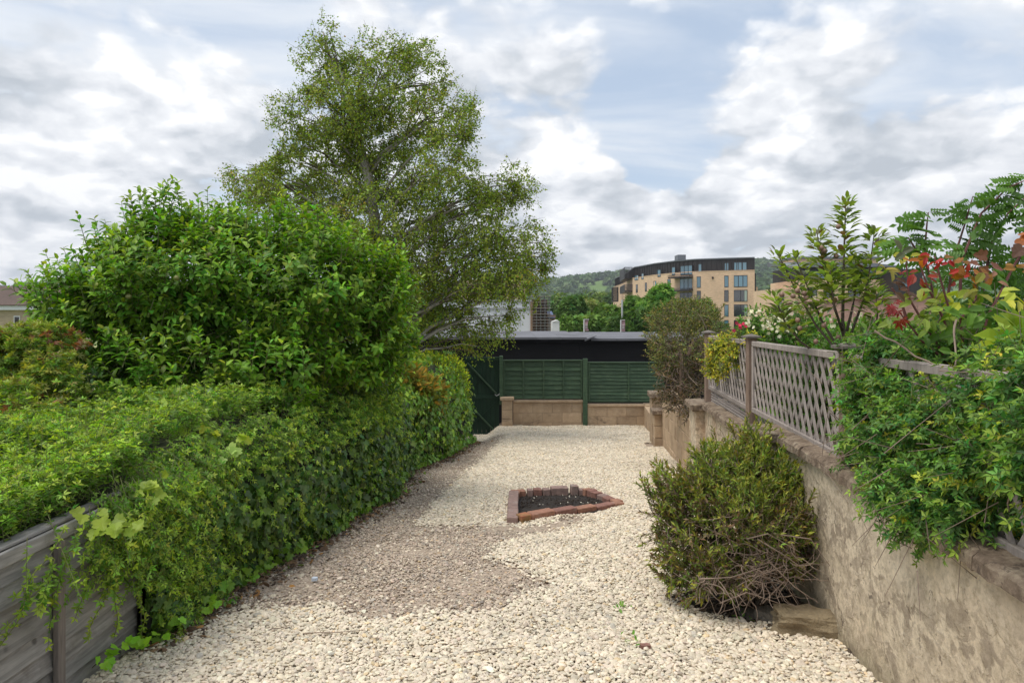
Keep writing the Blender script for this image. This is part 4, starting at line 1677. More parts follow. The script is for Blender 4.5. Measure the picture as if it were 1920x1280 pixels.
# ================================================================== birch behind
def make_birch():
    rng = np.random.default_rng(33)
    D0 = 12.6
    bl = [(604, 70, 22, 36), (600, 120, 48, 48), (640, 125, 30, 40), (590, 170, 30, 30), (690, 110, 45, 45), (755, 100, 52, 36), (800, 130, 36, 40), (832, 150, 16, 44),
          (650, 200, 80, 60), (740, 190, 90, 80), (830, 220, 60, 62), (868, 250, 28, 30), (545, 215, 36, 42), (560, 270, 46, 46), (520, 290, 20, 26),
          (630, 310, 100, 80), (740, 310, 110, 90), (840, 310, 62, 70), (880, 205, 18, 30), (500, 330, 52, 30), (450, 332, 34, 18), (480, 360, 50, 26), (560, 380, 100, 60),
          (700, 420, 130, 80), (820, 400, 100, 80), (925, 370, 56, 40), (962, 345, 34, 30), (985, 372, 16, 22), (930, 440, 70, 60), (980, 480, 42, 40), (1020, 500, 22, 26),
          (850, 500, 110, 70), (730, 520, 90, 70), (930, 530, 70, 40), (1000, 540, 34, 22), (820, 580, 80, 46), (890, 600, 50, 46), (840, 640, 46, 34), (900, 650, 28, 26),
          (950, 590, 26, 40), (760, 600, 60, 40), (600, 440, 90, 50), (575, 165, 14, 14), (1030, 480, 12, 14), (1010, 455, 20, 16), (670, 250, 70, 60)]
    lst = []
    for (x, y, rx, ry) in bl:
        lst.append((x, y, D0 + rng.uniform(-0.9, 0.9) * (1 if rx > 40 else 0.5), rx, ry))
    C, Rr = blob_list(lst, 0.95)
    gx = xpx(700, D0)
    base = (gx, D0, float(gz(gx, D0)) - 0.1)
    t0 = thing('birch_tree', base, 'tall airy birch tree with small olive leaves and drooping twigs above the fence', 'tree')
    tp = [base, (gx + .05, D0, 0.6), tuple(W(706, 440, D0)), tuple(W(690, 330, D0)), tuple(W(665, 230, D0)), tuple(W(630, 150, D0)), tuple(W(606, 60, D0))]
    tr = [0.17, 0.14, 0.11, 0.085, 0.06, 0.035, 0.012]
    MB().tube(tp, tr, 10).build('trunk', BARK_PALE, t0, smooth=True)
    tpn = np.array(tp)
    for c, r in zip(C, Rr):
        # start from the trunk somewhat below the target
        zt = c[2] - 0.35 * abs(c[0] - gx) - 0.5
        i = int(np.argmin(np.abs(tpn[:, 2] - zt)))
        zt = np.clip(zt, 0.4, 5.0)
        sx = np.interp(zt, tpn[:, 2], tpn[:, 0])
        s = np.array([sx, D0, zt])
        p = limb_paths(s, [c], rng, 0.10, 6)[0]
        r0 = 0.012 + 0.012 * np.linalg.norm(c - s)
        MB().tube(p, list(np.linspace(min(r0, .05), 0.006, len(p))), 5).build('branch', BARK_PALE if r0 > .03 else BARK, t0, smooth=True)
        # side branches
        for _ in range(3):
            e = c + norm(rng.normal(size=3)) * r * 0.95
            q = limb_paths(p[3], [e], rng, 0.12, 4)[0]
            MB().tube(q, list(np.linspace(0.012, 0.004, len(q))), 4).build('side_branch', BARK, t0)
    P, out = sample_blobs(C, Rr, 15500, rng, 0.5, bury=0.3, rough=0.16, fq=4.0)
    # open gaps: drop twigs where a coarse 3d pattern is low
    g = vnoise(P[:, 0] + 0.7 * P[:, 1], P[:, 2] * 1.1, 3.4, 31) + 0.5 * vnoise(P[:, 0] * 2, P[:, 2] * 2.2 + P[:, 1], 3.2, 35)
    lowd = P[:, 2] < W(0, 430, D0)[2]
    g2 = vnoise(P[:, 0] * 1.0 + P[:, 1] * .5, P[:, 2], 8.0, 38)
    kk = (g > np.where(lowd, -0.50, -0.30)) & (g2 > -0.55)
    kk &= ~((P[:, 2] < W(0, 555, D0)[2]) & (g < -0.15) & (P[:, 0] > W(770, 0, D0)[0]))
    P, out = P[kk], out[kk]
    dirs = out * 0.8 + rng.normal(0, 0.5, P.shape) + np.array([0, 0, -0.35])
    top = P[:, 2] > W(0, 260, D0)[2]
    dirs[top] += np.array([0, 0, 0.65])
    ln = rng.uniform(0.18, 0.42, len(P))
    start = P - norm(dirs) * ln[:, None] * 0.4
    nl = 10
    pos, D, N, t, idx = shoots(start, dirs, ln, nl, rng, 80, 50, upn=0.3)
    D[:, 2] -= 0.55
    pos[:, 2] -= 0.05 * t ** 2
    pos += rng.normal(0, 0.02, pos.shape)
    size = rng.uniform(0.036, 0.056, len(pos))
    col = tint((0.118, 0.170, 0.028), len(pos), rng, 0.22, 0.08)
    rusty = (vnoise(pos[:, 0], pos[:, 2], 1.9, 41) > 0.55) & (rng.random(len(pos)) < 0.15)
    col[rusty] *= np.array([1.5, 0.85, 0.9])
    N += rng.normal(0, 0.7, N.shape)
    f = inst_mesh('foliage', T_DIA, pos, D, N, size, col, LEAF, t0, 1.25)
    f['kind'] = 'stuff'
    sticks('twigs', start, start + norm(dirs) * ln[:, None], 0.0035, 0.0018, BARK, t0)


make_birch()


# ================================================================== jasmine hedge and ivy
def hedge_top(x, d):
    return E - 0.66 + 0.07 * vnoise(x, d, 1.7, 51) + 0.05 * vnoise(x, d, 4.1, 52) - 0.12 * sstep(3.6, 2.4, d) + 0.1 * np.exp(-((d - 5.2) / .5) ** 2) * np.exp(-((x + 2.3) / .35) ** 2)


def hedge_surface(n, rng, dmin, dmax, ww=1.5, side=0.5):
    """points on the hedge's skin: front face (side) and top; outward directions"""
    u = rng.random(n)
    d = dmin + (dmax - dmin) * rng.beta(1.0, 1.55, n)
    xb = hedge_x(d)
    isf = rng.random(n) < side
    zt0 = hedge_top(xb - 0.3, d)
    zg = gz(xb, d)
    # front: slightly bulging in the middle, rounded shoulder
    s = rng.random(n)
    zf = zg + 0.02 + (zt0 - zg - 0.10) * s
    bul = -0.04 - 0.10 * s + 0.10 * vnoise(d, zf * 2, 2.3, 53) + 0.10 * np.sin(s * math.pi)
    bul -= 0.22 * np.clip(s - 0.72, 0, 1) ** 1.2 * 2
    xf = xb + bul
    xt = xb - 0.30 - rng.random(n) * ww
    zt = hedge_top(xt, d)
    x = np.where(isf, xf, xt)
    z = np.where(isf, zf, zt)
    out = np.where(isf[:, None], np.stack([np.ones(n), -0.25 * np.ones(n), 0.2 + 1.3 * np.clip(s - .6, 0, 1)], 1), np.array([[0.05, -0.1, 1.0]]))
    return np.stack([x, d, z], 1), norm(out), isf, s


def make_hedge():
    rng = np.random.default_rng(44)
    t0 = thing('hedge', (-2.4, 6.5, float(gz(-2.4, 6.5))),
               'long sprawling green jasmine hedge spilling over the left fence along the gravel', 'hedge')
    # solid hull for the twig mass, coloured dark to paint the shade inside
    ds = np.linspace(2.0, 12.9, 56)
    prof = []
    for d in ds:
        xb = float(hedge_x(d))
        if d < 3.5:
            xb = min(xb, -1.97)
        zt = float(hedge_top(xb - .4, d)) - 0.13
        zg = float(gz(xb, d)) - 0.02
        prof.append([(xb - 0.17, d, zg), (xb - 0.12 + .03 * random.random(), d, zg + (zt - zg) * .45), (xb - 0.22, d, zg + (zt - zg) * .8), (xb - 0.42, d, zt - 0.02),
                     (xb - 1.1, d, zt + .02 * random.random()), (xb - 1.75, d, zt - .03), (xb - 1.9, d, zg)])
    v = [p for r in prof for p in r]
    f = []
    m = 7
    for i in range(len(ds) - 1):
        for j in range(m - 1):
            a = i * m + j
            f.append((a, a + 1, a + m + 1, a + m))
    f += [tuple(range(m - 1, -1, -1)), tuple((len(ds) - 1) * m + j for j in range(m))]
    mt = flat('hedge_inner_shade', (0.022, 0.028, 0.010), 1.0, 0, 0.5, 14)
    MB().add(v, f).build('inner_shade_hull', mt, t0)
    P, out, isf, s = hedge_surface(11500, rng, 2.15, 12.6, 1.35, 0.50)
    # along the bare fence only the top grows
    k = ~(isf & (P[:, 1] < 3.45))
    # lower front belongs to the ivy
    k &= ~(isf & (P[:, 1] > 3.9) & (s < 0.70) & (rng.random(len(P)) < 0.80))
    k &= ~((P[:, 1] > 8.6) & isf & (rng.random(len(P)) < 0.75))
    k &= ~((P[:, 1] > 10.3))
    P, out, s, isf = P[k], out[k], s[k], isf[k]
    P = P + rng.normal(0, 0.02, P.shape)
    # the top right behind the bare fence
    e = 1500
    d = rng.uniform(1.6, 3.6, e)
    x = -1.93 - rng.random(e) * 1.5
    Pn = np.stack([x, d, hedge_top(x, d) - 0.04 * rng.random(e)], 1)
    P = np.concatenate([P, Pn])
    out = np.concatenate([out, np.tile([-0.1, -0.1, 1.0], (e, 1))])
    isf = np.concatenate([isf, np.zeros(e, bool)])
    e = 900
    d = rng.uniform(1.6, 3.5, e)
    x = -1.90 - rng.random(e) * 0.32
    Pn = np.stack([x, d, E - 0.80 + 0.09 * rng.random(e) + sstep(2.9, 3.4, d) * 0.06], 1)
    P = np.concatenate([P, Pn])
    out = np.concatenate([out, np.tile([0.0, -0.25, 1.0], (e, 1))])
    isf = np.concatenate([isf, np.zeros(e, bool)])
    # extra sprays over the fence corner
    e = 620
    d = rng.uniform(3.05, 4.4, e)
    zz = rng.uniform(0.0, 1.0, e) ** 0.8
    low = np.interp(d, [3.0, 3.25, 3.5, 3.8, 4.4], [0.42, 0.28, 0.0, -0.2, -0.3])
    Pe = np.stack([-1.84 + 0.10 * rng.random(e), d, low + (0.60 - low) * zz], 1)
    P = np.concatenate([P, Pe])
    out = np.concatenate([out, np.tile([1.0, -0.3, -0.25], (e, 1))])
    isf = np.concatenate([isf, np.ones(e, bool)])
    # a fan of sprays reaching back over the bare fence
    e = 110
    d = 2.35 + 0.95 * rng.random(e) ** 0.6
    zz = E - 0.98 - 0.22 * rng.random(e) * (1.3 - (3.3 - d))
    zz = np.where(rng.random(e) < 0.3, E - 0.84 - 0.2 * rng.random(e), zz)
    k = rng.random(e) < sstep(2.2, 3.2, d)
    Pe = np.stack([-1.80 + 0.03 * rng.random(e), d, zz], 1)[k]
    P = np.concatenate([P, Pe])
    out = np.concatenate([out, np.tile([0.5, -0.9, -0.2], (len(Pe), 1))])
    isf = np.concatenate([isf, np.ones(len(Pe), bool)])
    droop = np.where(isf, -0.45, 0.15)
    dirs = out * 0.8 + rng.normal(0, 0.42, P.shape) + np.stack([0 * droop, 0 * droop, droop], 1)
    ln = rng.uniform(0.10, 0.26, len(P))
    longs = rng.random(len(P)) < 0.07
    ln[longs] *= rng.uniform(1.5, 2.6, longs.sum())
    dirs[longs & ~isf] += np.array([0, 0, 1.2])
    start = P - norm(dirs) * ln[:, None] * 0.5
    nl = 9
    pos, D, N, t, idx = shoots(start, dirs, ln, nl, rng, 70, 40, upn=0.7)
    size = rng.uniform(0.018, 0.033, len(pos)) * np.where(pos[:, 1] > 6, 1.2, 1.0)
    col = tint((0.075, 0.150, 0.028), len(pos), rng, 0.18, 0.08)
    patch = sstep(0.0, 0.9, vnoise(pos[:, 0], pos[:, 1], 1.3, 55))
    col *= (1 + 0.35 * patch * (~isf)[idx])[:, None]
    tip = t > 0.82
    col[tip] *= np.array([1.9, 1.5, 1.3])
    br = np.clip(rng.normal(1, 0.2, len(start)), .5, 1.6)[idx]
    col *= br[:, None]
    o = inst_mesh('foliage', T_TRI, pos, D, N, size, col, LEAF, t0, 1.25)
    o['kind'] = 'stuff'
    sticks('twigs', start, start + norm(dirs) * ln[:, None], 0.002, 0.001, TWIG_GREEN, t0)
    # hanging runners over the fence, near
    for (px, py, n, dx) in ((228, 1030, 14, -4), (258, 1040, 18, 3), (205, 1080, 10, -14), (100, 1060, 9, -40), (60, 1100, 9, -20), (300, 1060, 14, 6), (120, 990, 8, -30),
                            (425, 1000, 12, 10), (560, 930, 12, 14), (335, 1010, 16, 8)):
        d0 = 3.0 if px < 240 else (3.6 if px < 400 else 4.7)
        A = W(px, py, d0)
        A[0] = max(A[0], -1.83)
        A = np.array([-1.80 if px < 300 else A[0], A[1] if px > 300 else 1280 * 1.80 / (960 - px), 0])
        A[2] = E - (py - 600) / F * A[1]
        pts = [A + np.array([0.012 * math.sin(i * .7), dx * 0.0012 * i, -0.028 * i + 0.0005 * i * i * (abs(dx) > 10)]) for i in range(n)]
        MB().tube(pts, 0.0018, 4).build('runner', TWIG_GREEN, t0)
        Pp = np.repeat(np.array(pts), 3, 0)
        mm = len(Pp)
        Dd = rng.normal(0, 1, (mm, 3)) * np.array([1, 1, 0.5])
        oo = inst_mesh('runner_leaves', T_TRI, Pp, Dd, np.array([[1.0, -.5, .8]]) + rng.normal(0, .3, (mm, 3)), rng.uniform(0.018, 0.03, mm), tint((0.14, 0.21, 0.03), mm, rng), LEAF, t0, 1.1)
        oo['kind'] = 'stuff'


make_hedge()


def make_ivy():
    rng = np.random.default_rng(45)
    t0 = thing('ivy', (-1.3, 8.0, float(gz(-1.3, 8.0))), 'dark glossy ivy clothing the lower front of the hedge beside the gravel', 'ivy')
    n = 11000
    P, out, isf, s = hedge_surface(n, rng, 3.4, 12.85, 0.5, 0.93)
    far = sstep(8.0, 9.5, P[:, 1])
    lim = 0.62 + 0.38 * far
    k = (s < lim + rng.normal(0, 0.12, n)) | ((~isf) & (P[:, 1] > 6.5) & (P[:, 1] < 10.5) & (P[:, 0] > hedge_x(P[:, 1]) - 0.8))
    k &= ~((P[:, 1] < 3.9) & (rng.random(n) < 0.45) & isf)
    # a few right at the ground creeping out
    P, out, s = P[k], out[k], s[k]
    c = 700
    d = rng.uniform(3.4, 12.8, c)
    x = hedge_x(d) + rng.uniform(-0.05, 0.10, c) * (0.6 + 0.4 * vnoise(d, d, 3.0, 4))
    Pc = np.stack([x, d, gz(x, d) + rng.uniform(0.02, 0.10, c)], 1)
    P = np.concatenate([P, Pc])
    out = np.concatenate([out, np.tile([.5, -.3, .9], (c, 1))])
    creep = np.arange(len(P)) >= len(P) - c
    N = out + rng.normal(0, 0.35, P.shape)
    D = np.array([0.15, -0.1, -1.0]) + rng.normal(0, 0.5, P.shape)
    size = rng.uniform(0.04, 0.075, len(P))
    col = tint((0.035, 0.080, 0.018), len(P), rng, 0.25, 0.1)
    fr = rng.random(len(P)) < 0.12
    col[fr] = tint((0.10, 0.18, 0.035), fr.sum(), rng)
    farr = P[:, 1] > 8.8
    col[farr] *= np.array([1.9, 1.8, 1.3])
    col[creep] = tint((0.09, 0.19, 0.025), c, rng, 0.2)
    P = P + norm(out) * rng.uniform(-0.03, 0.07, (len(P), 1))
    big = pick_large(P, size, np.zeros(len(P)), 300)
    m = np.ones(len(P), bool)
    m[big] = False
    single_leaves('leaf', T_IVY, P[big], D[big], N[big], size[big], col[big], LEAF_GLOSS, t0)
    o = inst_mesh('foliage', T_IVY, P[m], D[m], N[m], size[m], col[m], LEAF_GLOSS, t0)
    o['kind'] = 'stuff'


make_ivy()


def blob_plant(name, label, cat, bl, n, tmpl, size, base_col, rng_seed, ln=(0.1, 0.2), nl=9, wid=1.0, mat=None, up=0.5, depth=0.8, tipcol=(1.4, 1.3, 1.1),
               twig=None, singles=0, ground=None, group=None, a0=75, a1=30, shell=0.75, var=0.18, drop=0.0, bury=0.78, twig_r=0.003, upn=0.6, spread=0.35, patchcol=None, clip=None, rough=0.0, fq=5.0, trunkr=0.03, partname='leaf', limbs=True, outw=0.8):
    rng = np.random.default_rng(rng_seed)
    mat = mat or LEAF
    C, Rr = blob_list(bl, depth)
    c = C.mean(0)
    g = float(gz(c[0], c[1])) if ground is None else ground
    t0 = thing(name, (c[0], c[1], g), label, cat, group)
    fork = np.array([c[0], c[1], g + (C[:, 2].min() - g) * 0.4])
    if limbs:
        MB().tube([(c[0], c[1], g - 0.02), tuple(fork)], [trunkr, trunkr * 0.8], 7).build('trunk' if trunkr > .02 else 'stem', BARK, t0, smooth=True)
        for p in limb_paths(fork, list(C), rng, 0.08):
            MB().tube(p, list(np.linspace(trunkr * 0.55, trunkr * 0.15, len(p))), 5).build('branch' if trunkr > .02 else 'stalk', twig or BARK, t0, smooth=True)
    P, out = sample_blobs(C, Rr, n, rng, shell, bury=bury, rough=rough, fq=fq)
    dirs = out * outw + np.array([0, 0, up]) + rng.normal(0, spread, P.shape)
    L = rng.uniform(ln[0], ln[1], len(P))
    start = P - norm(dirs) * L[:, None] * 0.6
    pos, D, N, t, idx = shoots(start, dirs, L, nl, rng, a0, a1, upn=upn)
    D[:, 2] -= drop
    sz = rng.uniform(size[0], size[1], len(pos))
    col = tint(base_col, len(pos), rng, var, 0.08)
    tip = t > 0.8
    col[tip] *= np.array(tipcol)
    col *= np.clip(rng.normal(1, .16, len(start)), .5, 1.6)[idx][:, None]
    if patchcol is not None:
        for (fn, cc) in patchcol:
            k = fn(pos, t, rng)
            col[k] = tint(cc, int(k.sum()), rng, 0.2)
    m = np.ones(len(pos), bool)
    if clip is not None:
        m = clip(pos)
        sk = clip(start)
        start, dirs, L = start[sk], dirs[sk], L[sk]
    if singles:
        big = pick_large(pos, sz, np.zeros(len(pos)), singles)
        m[big] = False
        single_leaves(partname, tmpl, pos[big], D[big], N[big], sz[big], col[big], mat, t0, wid)
    if m.any():
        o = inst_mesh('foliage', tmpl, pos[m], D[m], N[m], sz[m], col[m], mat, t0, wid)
        o['kind'] = 'stuff'
    sticks('twigs', start, start + norm(dirs) * L[:, None], twig_r, twig_r * 0.5, twig or TWIG_GREEN, t0)
    return t0


# dark shrub under the apple tree that closes the gap above the hedge
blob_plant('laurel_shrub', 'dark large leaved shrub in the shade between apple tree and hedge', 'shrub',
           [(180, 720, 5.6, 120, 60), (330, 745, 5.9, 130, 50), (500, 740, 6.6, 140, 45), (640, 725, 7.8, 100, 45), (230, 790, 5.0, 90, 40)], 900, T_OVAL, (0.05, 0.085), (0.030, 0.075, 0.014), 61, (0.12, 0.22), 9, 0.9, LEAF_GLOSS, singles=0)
# red tinged maple-leaved bush at the far left
blob_plant('maple_bush', 'bushy maple with reddish brown tips at the far left edge beside the apple tree', 'bush',
           [(40, 690, 4.9, 80, 75), (95, 720, 4.7, 55, 60), (20, 790, 4.4, 70, 70), (110, 650, 5.1, 40, 40), (-60, 720, 4.8, 100, 110), (60, 640, 5.1, 42, 26), (90, 800, 4.3, 45, 40)],
           1500, T_MAPLE, (0.028, 0.048), (0.085, 0.145, 0.030), 62, (0.08, 0.16), 8, 1.3, LEAF, tipcol=(1.5, 1.1, 1.1),
           patchcol=[(lambda p, t, r: (vnoise(p[:, 0] * 3, p[:, 2] * 3, 3.0, 6) + 0.5 * (p[:, 2] - 1.1) > 0.45) & (t > 0.45), (0.26, 0.10, 0.055)),
                     (lambda p, t, r: (t > 0.7) & (r.random(len(p)) < 0.25), (0.20, 0.20, 0.05))])
# yellow green clipped privet at the far end of the hedge
blob_plant('privet_hedge', 'bright yellow green clipped shrub at the far end of the hedge beside the gate', 'shrub',
           [(838, 712, 11.9, 40, 42, .5), (800, 690, 11.9, 45, 30, .5), (858, 745, 12.2, 24, 50, .4), (770, 690, 11.6, 40, 30, .5), (835, 690, 12.2, 36, 24, .5)],
           1700, T_OVAL, (0.03, 0.045), (0.125, 0.20, 0.018), 63, (0.07, 0.13), 8, 0.9, LEAF, tipcol=(1.9, 1.4, 1.0))
# feathery golden brown conifer in the hedge
blob_plant('golden_conifer', 'feathery olive and bronze conifer growing out of the hedge, left of the yellow green shrub', 'shrub',
           [(775, 732, 9.7, 50, 36, .35), (740, 715, 9.5, 40, 25, .35), (805, 745, 10.2, 30, 30, .3), (720, 742, 9.1, 26, 20, .3)],
           520, T_FEATHER, (0.10, 0.16), (0.085, 0.095, 0.018), 64, (0.1, 0.2), 4, 1.3, LEAF_DULL, tipcol=(1.7, 1.0, .9), drop=0.2)


def vine_leaves(name, label, spots, seed, base, size, cat='vine', tm=T_VINE, mat=None):
    """big separate leaves: spots are (px, py, d, n, spread m)"""
    rng = np.random.default_rng(seed)
    c = W(*spots[0][:3])
    t0 = thing(name, (c[0], c[1], float(gz(c[0], c[1]))), label, cat)
    Ps = []
    for (px, py, d, n, sp) in spots:
        d *= 0.945
        Ps.append(W(px, py, d) + rng.normal(0, sp, (n, 3)) * np.array([1, 1, .6]))
        a = Ps[-1].mean(0)
        MB().tube([a + (-0.15, 0.08, -0.1), a + (-.06, .03, -.02), a], [0.003, 0.0025, 0.002], 5).build('stem', TWIG_GREEN, t0)
    P = np.concatenate(Ps)
    n = len(P)
    N = np.array([0.35, -0.55, 0.75]) + rng.normal(0, 0.3, (n, 3))
    D = rng.normal(0, 1, (n, 3)) + np.array([0.3, -0.6, -0.5])
    sz = rng.uniform(size[0], size[1], n)
    single_leaves('leaf', tm, P, D, N, sz, tint(base, n, rng, 0.15), mat or LEAF, t0)
    return t0


vine_leaves('grape_vine', 'pale yellow green grape vine leaves hanging over the corner of the grey fence',
            [(205, 985, 3.05, 10, .04), (240, 985, 3.1, 8, .04), (288, 905, 3.5, 9, .045), (285, 925, 3.45, 6, .04), (170, 965, 3.0, 4, .03)], 71, (0.26, 0.34, 0.035), (0.035, 0.062))
vine_leaves('grape_vine', 'patch of pale soft green vine leaves on top of the hedge near its middle',
            [(350, 770, 5.1, 26, .1), (385, 800, 4.9, 20, .08), (320, 760, 5.2, 16, .08), (400, 830, 4.7, 10, .06), (430, 850, 4.55, 5, .04), (375, 785, 4.9, 10, .05), (640, 730, 8.2, 20, .1), (690, 725, 8.4, 20, .1), (600, 745, 8.0, 12, .1)],
            72, (0.15, 0.235, 0.075), (0.045, 0.075))
vine_leaves('grape_vine', 'few bright lime yellow vine leaves among the hedge top',
            [(385, 795, 4.75, 4, .02), (455, 822, 4.6, 3, .02), (290, 760, 5.0, 5, .03), (395, 815, 4.65, 3, .02)], 73, (0.38, 0.44, 0.03), (0.04, 0.065))
vine_leaves('creeping_weed', 'bright green lobed weed at the foot of the fence where the gravel starts',
            [(215, 1222, 3.28, 7, .035), (250, 1200, 3.42, 7, .04), (200, 1240, 3.18, 4, .02), (300, 1180, 3.6, 6, .04), (400, 1140, 4.0, 5, .03)], 74, (0.13, 0.27, 0.03), (0.03, 0.055), 'weed')
vine_leaves('creeping_weed', 'low broad leaved weed with one orange leaf at the hedge foot halfway along',
            [(655, 955, 6.8, 12, .06), (690, 948, 7.0, 10, .06), (640, 975, 6.5, 6, .05)], 75, (0.10, 0.23, 0.03), (0.05, 0.08), 'weed')


# ================================================================== right-hand plants
def make_jasmine_right():
    rng = np.random.default_rng(81)
    bl = [(1650, 735, 3.25, 60, 50), (1640, 800, 3.2, 55, 60), (1725, 725, 2.95, 80, 45), (1705, 840, 2.85, 85, 80), (1800, 790, 2.6, 110, 70), (1700, 930, 2.7, 62, 50),
          (1780, 930, 2.5, 90, 80), (1880, 760, 2.35, 100, 70), (1890, 880, 2.25, 110, 70), (1850, 965, 2.3, 90, 50), (1680, 665, 3.1, 60, 36), (1780, 670, 2.9, 80, 30),
          (1960, 760, 2.05, 90, 110), (2060, 850, 1.9, 160, 150), (1620, 840, 3.35, 32, 40), (1740, 985, 2.55, 60, 36), (1900, 690, 2.4, 80, 30), (1608, 700, 3.42, 20, 50), (1612, 770, 3.38, 20, 50), (1600, 655, 3.5, 22, 10)]
    C, Rr = blob_list(bl, 0.55)
    t0 = thing('winter_jasmine', (1.75, 2.7, 0.2), 'sprawling green winter jasmine tumbling over the trellis and wall in the right foreground', 'climber')
    P, out = sample_blobs(C, Rr, 2900, rng, 0.72)
    g = vnoise(P[:, 1] * 2.0, P[:, 2] * 2.2, 3.0, 83)
    keep = g > -0.62
    P, out = P[keep], out[keep]
    out[:, 0] -= 0.25
    dirs = out * 0.7 + rng.normal(0, 0.45, P.shape) + np.array([-0.15, 0, 0.05])
    ln = rng.uniform(0.10, 0.24, len(P))
    start = P - norm(dirs) * ln[:, None] * 0.5
    pos, D, N, t, idx = shoots(start, dirs, ln, 9, rng, 70, 38, upn=0.8)
    size = rng.uniform(0.020, 0.034, len(pos))
    col = tint((0.042, 0.105, 0.034), len(pos), rng, 0.22, 0.1)
    tip = t > 0.8
    col[tip] *= np.array([1.8, 1.4, 1.0])
    yel = rng.random(len(start))[idx] < 0.05
    col[yel] = tint((0.22, 0.25, 0.04), yel.sum(), rng)
    col *= np.clip(rng.normal(1, .2, len(start)), .5, 1.6)[idx][:, None]
    big = pick_large(pos, size, np.zeros(len(pos)), 300)
    m = np.ones(len(pos), bool)
    m[big] = False
    single_leaves('leaf', T_TRI, pos[big], D[big], N[big], size[big], col[big], LEAF, t0, 1.2)
    o = inst_mesh('foliage', T_TRI, pos[m], D[m], N[m], size[m], col[m], LEAF, t0, 1.2)
    o['kind'] = 'stuff'
    sticks('twigs', start, start + norm(dirs) * ln[:, None], 0.0018, 0.001, TWIG_GREEN, t0)
    # long bare canes
    canes = [[(1640, 620, 2.9), (1700, 655, 2.75), (1760, 690, 2.6), (1792, 687, 2.5), (1850, 740, 2.3), (1885, 795, 2.2), (1925, 800, 2.1)],
             [(1793, 600, 2.6), (1790, 640, 2.55), (1791, 687, 2.5), (1840, 675, 2.4), (1870, 662, 2.4)],
             [(1905, 860, 2.0), (1900, 920, 1.98), (1892, 958, 2.0)], [(1765, 915, 2.3), (1830, 870, 2.25), (1888, 826, 2.2), (1920, 800, 2.1)],
             [(1930, 700, 2.2), (1885, 705, 2.25), (1850, 692, 2.3)], [(1635, 940, 2.85), (1650, 915, 2.9), (1668, 900, 2.95)], [(1668, 968, 2.7), (1680, 945, 2.75), (1688, 930, 2.8)],
             [(1690, 985, 2.6), (1740, 975, 2.6), (1800, 960, 2.5)], [(1820, 935, 2.3), (1870, 880, 2.2)], [(1600, 780, 3.2), (1660, 782, 3.1), (1740, 790, 2.9)],
             [(1750, 800, 2.55), (1800, 770, 2.5), (1860, 700, 2.45)], [(1660, 870, 2.9), (1720, 830, 2.7), (1800, 790, 2.5)], [(1880, 690, 2.2), (1930, 730, 2.1)]]
    for k, cpath in enumerate(canes):
        pts = [W(*p) for p in cpath]
        # smooth
        q = [pts[0]]
        for a, b in zip(pts[:-1], pts[1:]):
            for tt in (0.33, 0.66, 1.0):
                q.append(a * (1 - tt) + b * tt + rng.normal(0, 0.004, 3) * (tt < 1))
        MB().tube(q, list(np.linspace(0.0042, 0.002, len(q))), 5).build('cane', TWIG_DEAD if k % 4 != 3 else TWIG_GREEN, t0)
    # dead stuff in the shade
    n = 260
    P2 = C[rng.integers(0, 12, n)] + rng.normal(0, 0.12, (n, 3))
    dd = norm(rng.normal(size=(n, 3)))
    sticks('dead_twigs', P2, P2 + dd * rng.uniform(.1, .3, (n, 1)), 0.0022, 0.001, TWIG_DEAD, t0)


make_jasmine_right()

# yellow green creeper on the far trellis
blob_plant('creeper', 'yellow green creeper draped over the top of the far trellis panel', 'climber',
           [(1362, 652, 6.6, 34, 22, .12), (1340, 680, 7.0, 18, 34, .08), (1383, 668, 6.1, 22, 24, .08), (1380, 638, 6.3, 26, 10, .12), (1362, 690, 6.5, 16, 16, .08), (1410, 636, 5.7, 14, 6, .08)],
           620, T_OVAL, (0.022, 0.038), (0.135, 0.17, 0.028), 91, (0.08, 0.16), 7, 0.8, LEAF, tipcol=(1.7, 1.35, 1.0), up=-0.1, limbs=False, ground=0.5,
           patchcol=[(lambda p, t, r: r.random(len(p)) < 0.03, (0.25, 0.09, 0.03))])

# twiggy shrub over the broken end of the wall
sh = blob_plant('twiggy_shrub', 'tangled olive and brown twiggy shrub hanging over the far end of the right wall', 'shrub',
                [(1275, 600, 9.6, 58, 34, .5), (1310, 590, 9.6, 40, 28, .5), (1245, 620, 9.6, 34, 34, .4), (1290, 650, 9.2, 60, 40, .5), (1250, 665, 9.4, 34, 40, .35), (1335, 625, 9.4, 22, 34, .4)],
                1050, T_BLADE, (0.03, 0.05), (0.065, 0.085, 0.035), 92, (0.12, 0.26), 12, 2.0, LEAF_DULL, twig=TWIG_DEAD, tipcol=(1.5, 1.2, 1.0), ground=-0.2, spread=0.5,
                patchcol=[(lambda p, t, r: r.random(len(p)) < 0.10, (0.17, 0.12, 0.06))])
blob_plant('twiggy_shrub', 'lower brown straggly growth of grassy stems sitting on the broken wall top', 'shrub',
           [(1275, 710, 9.1, 46, 42, .35), (1305, 745, 8.9, 30, 36, .3), (1260, 745, 9.4, 26, 24, .25), (1320, 700, 8.9, 24, 40, .3), (1290, 770, 8.7, 16, 16, .2)],
           330, T_BLADE, (0.04, 0.08), (0.085, 0.085, 0.040), 93, (0.15, 0.32), 8, 1.1, LEAF_DULL, twig=TWIG_DEAD, tipcol=(1.3, 1.1, 1.0), ground=-0.1, spread=0.7, up=0.2, twig_r=0.005,
           patchcol=[(lambda p, t, r: r.random(len(p)) < 0.38, (0.20, 0.135, 0.075))])


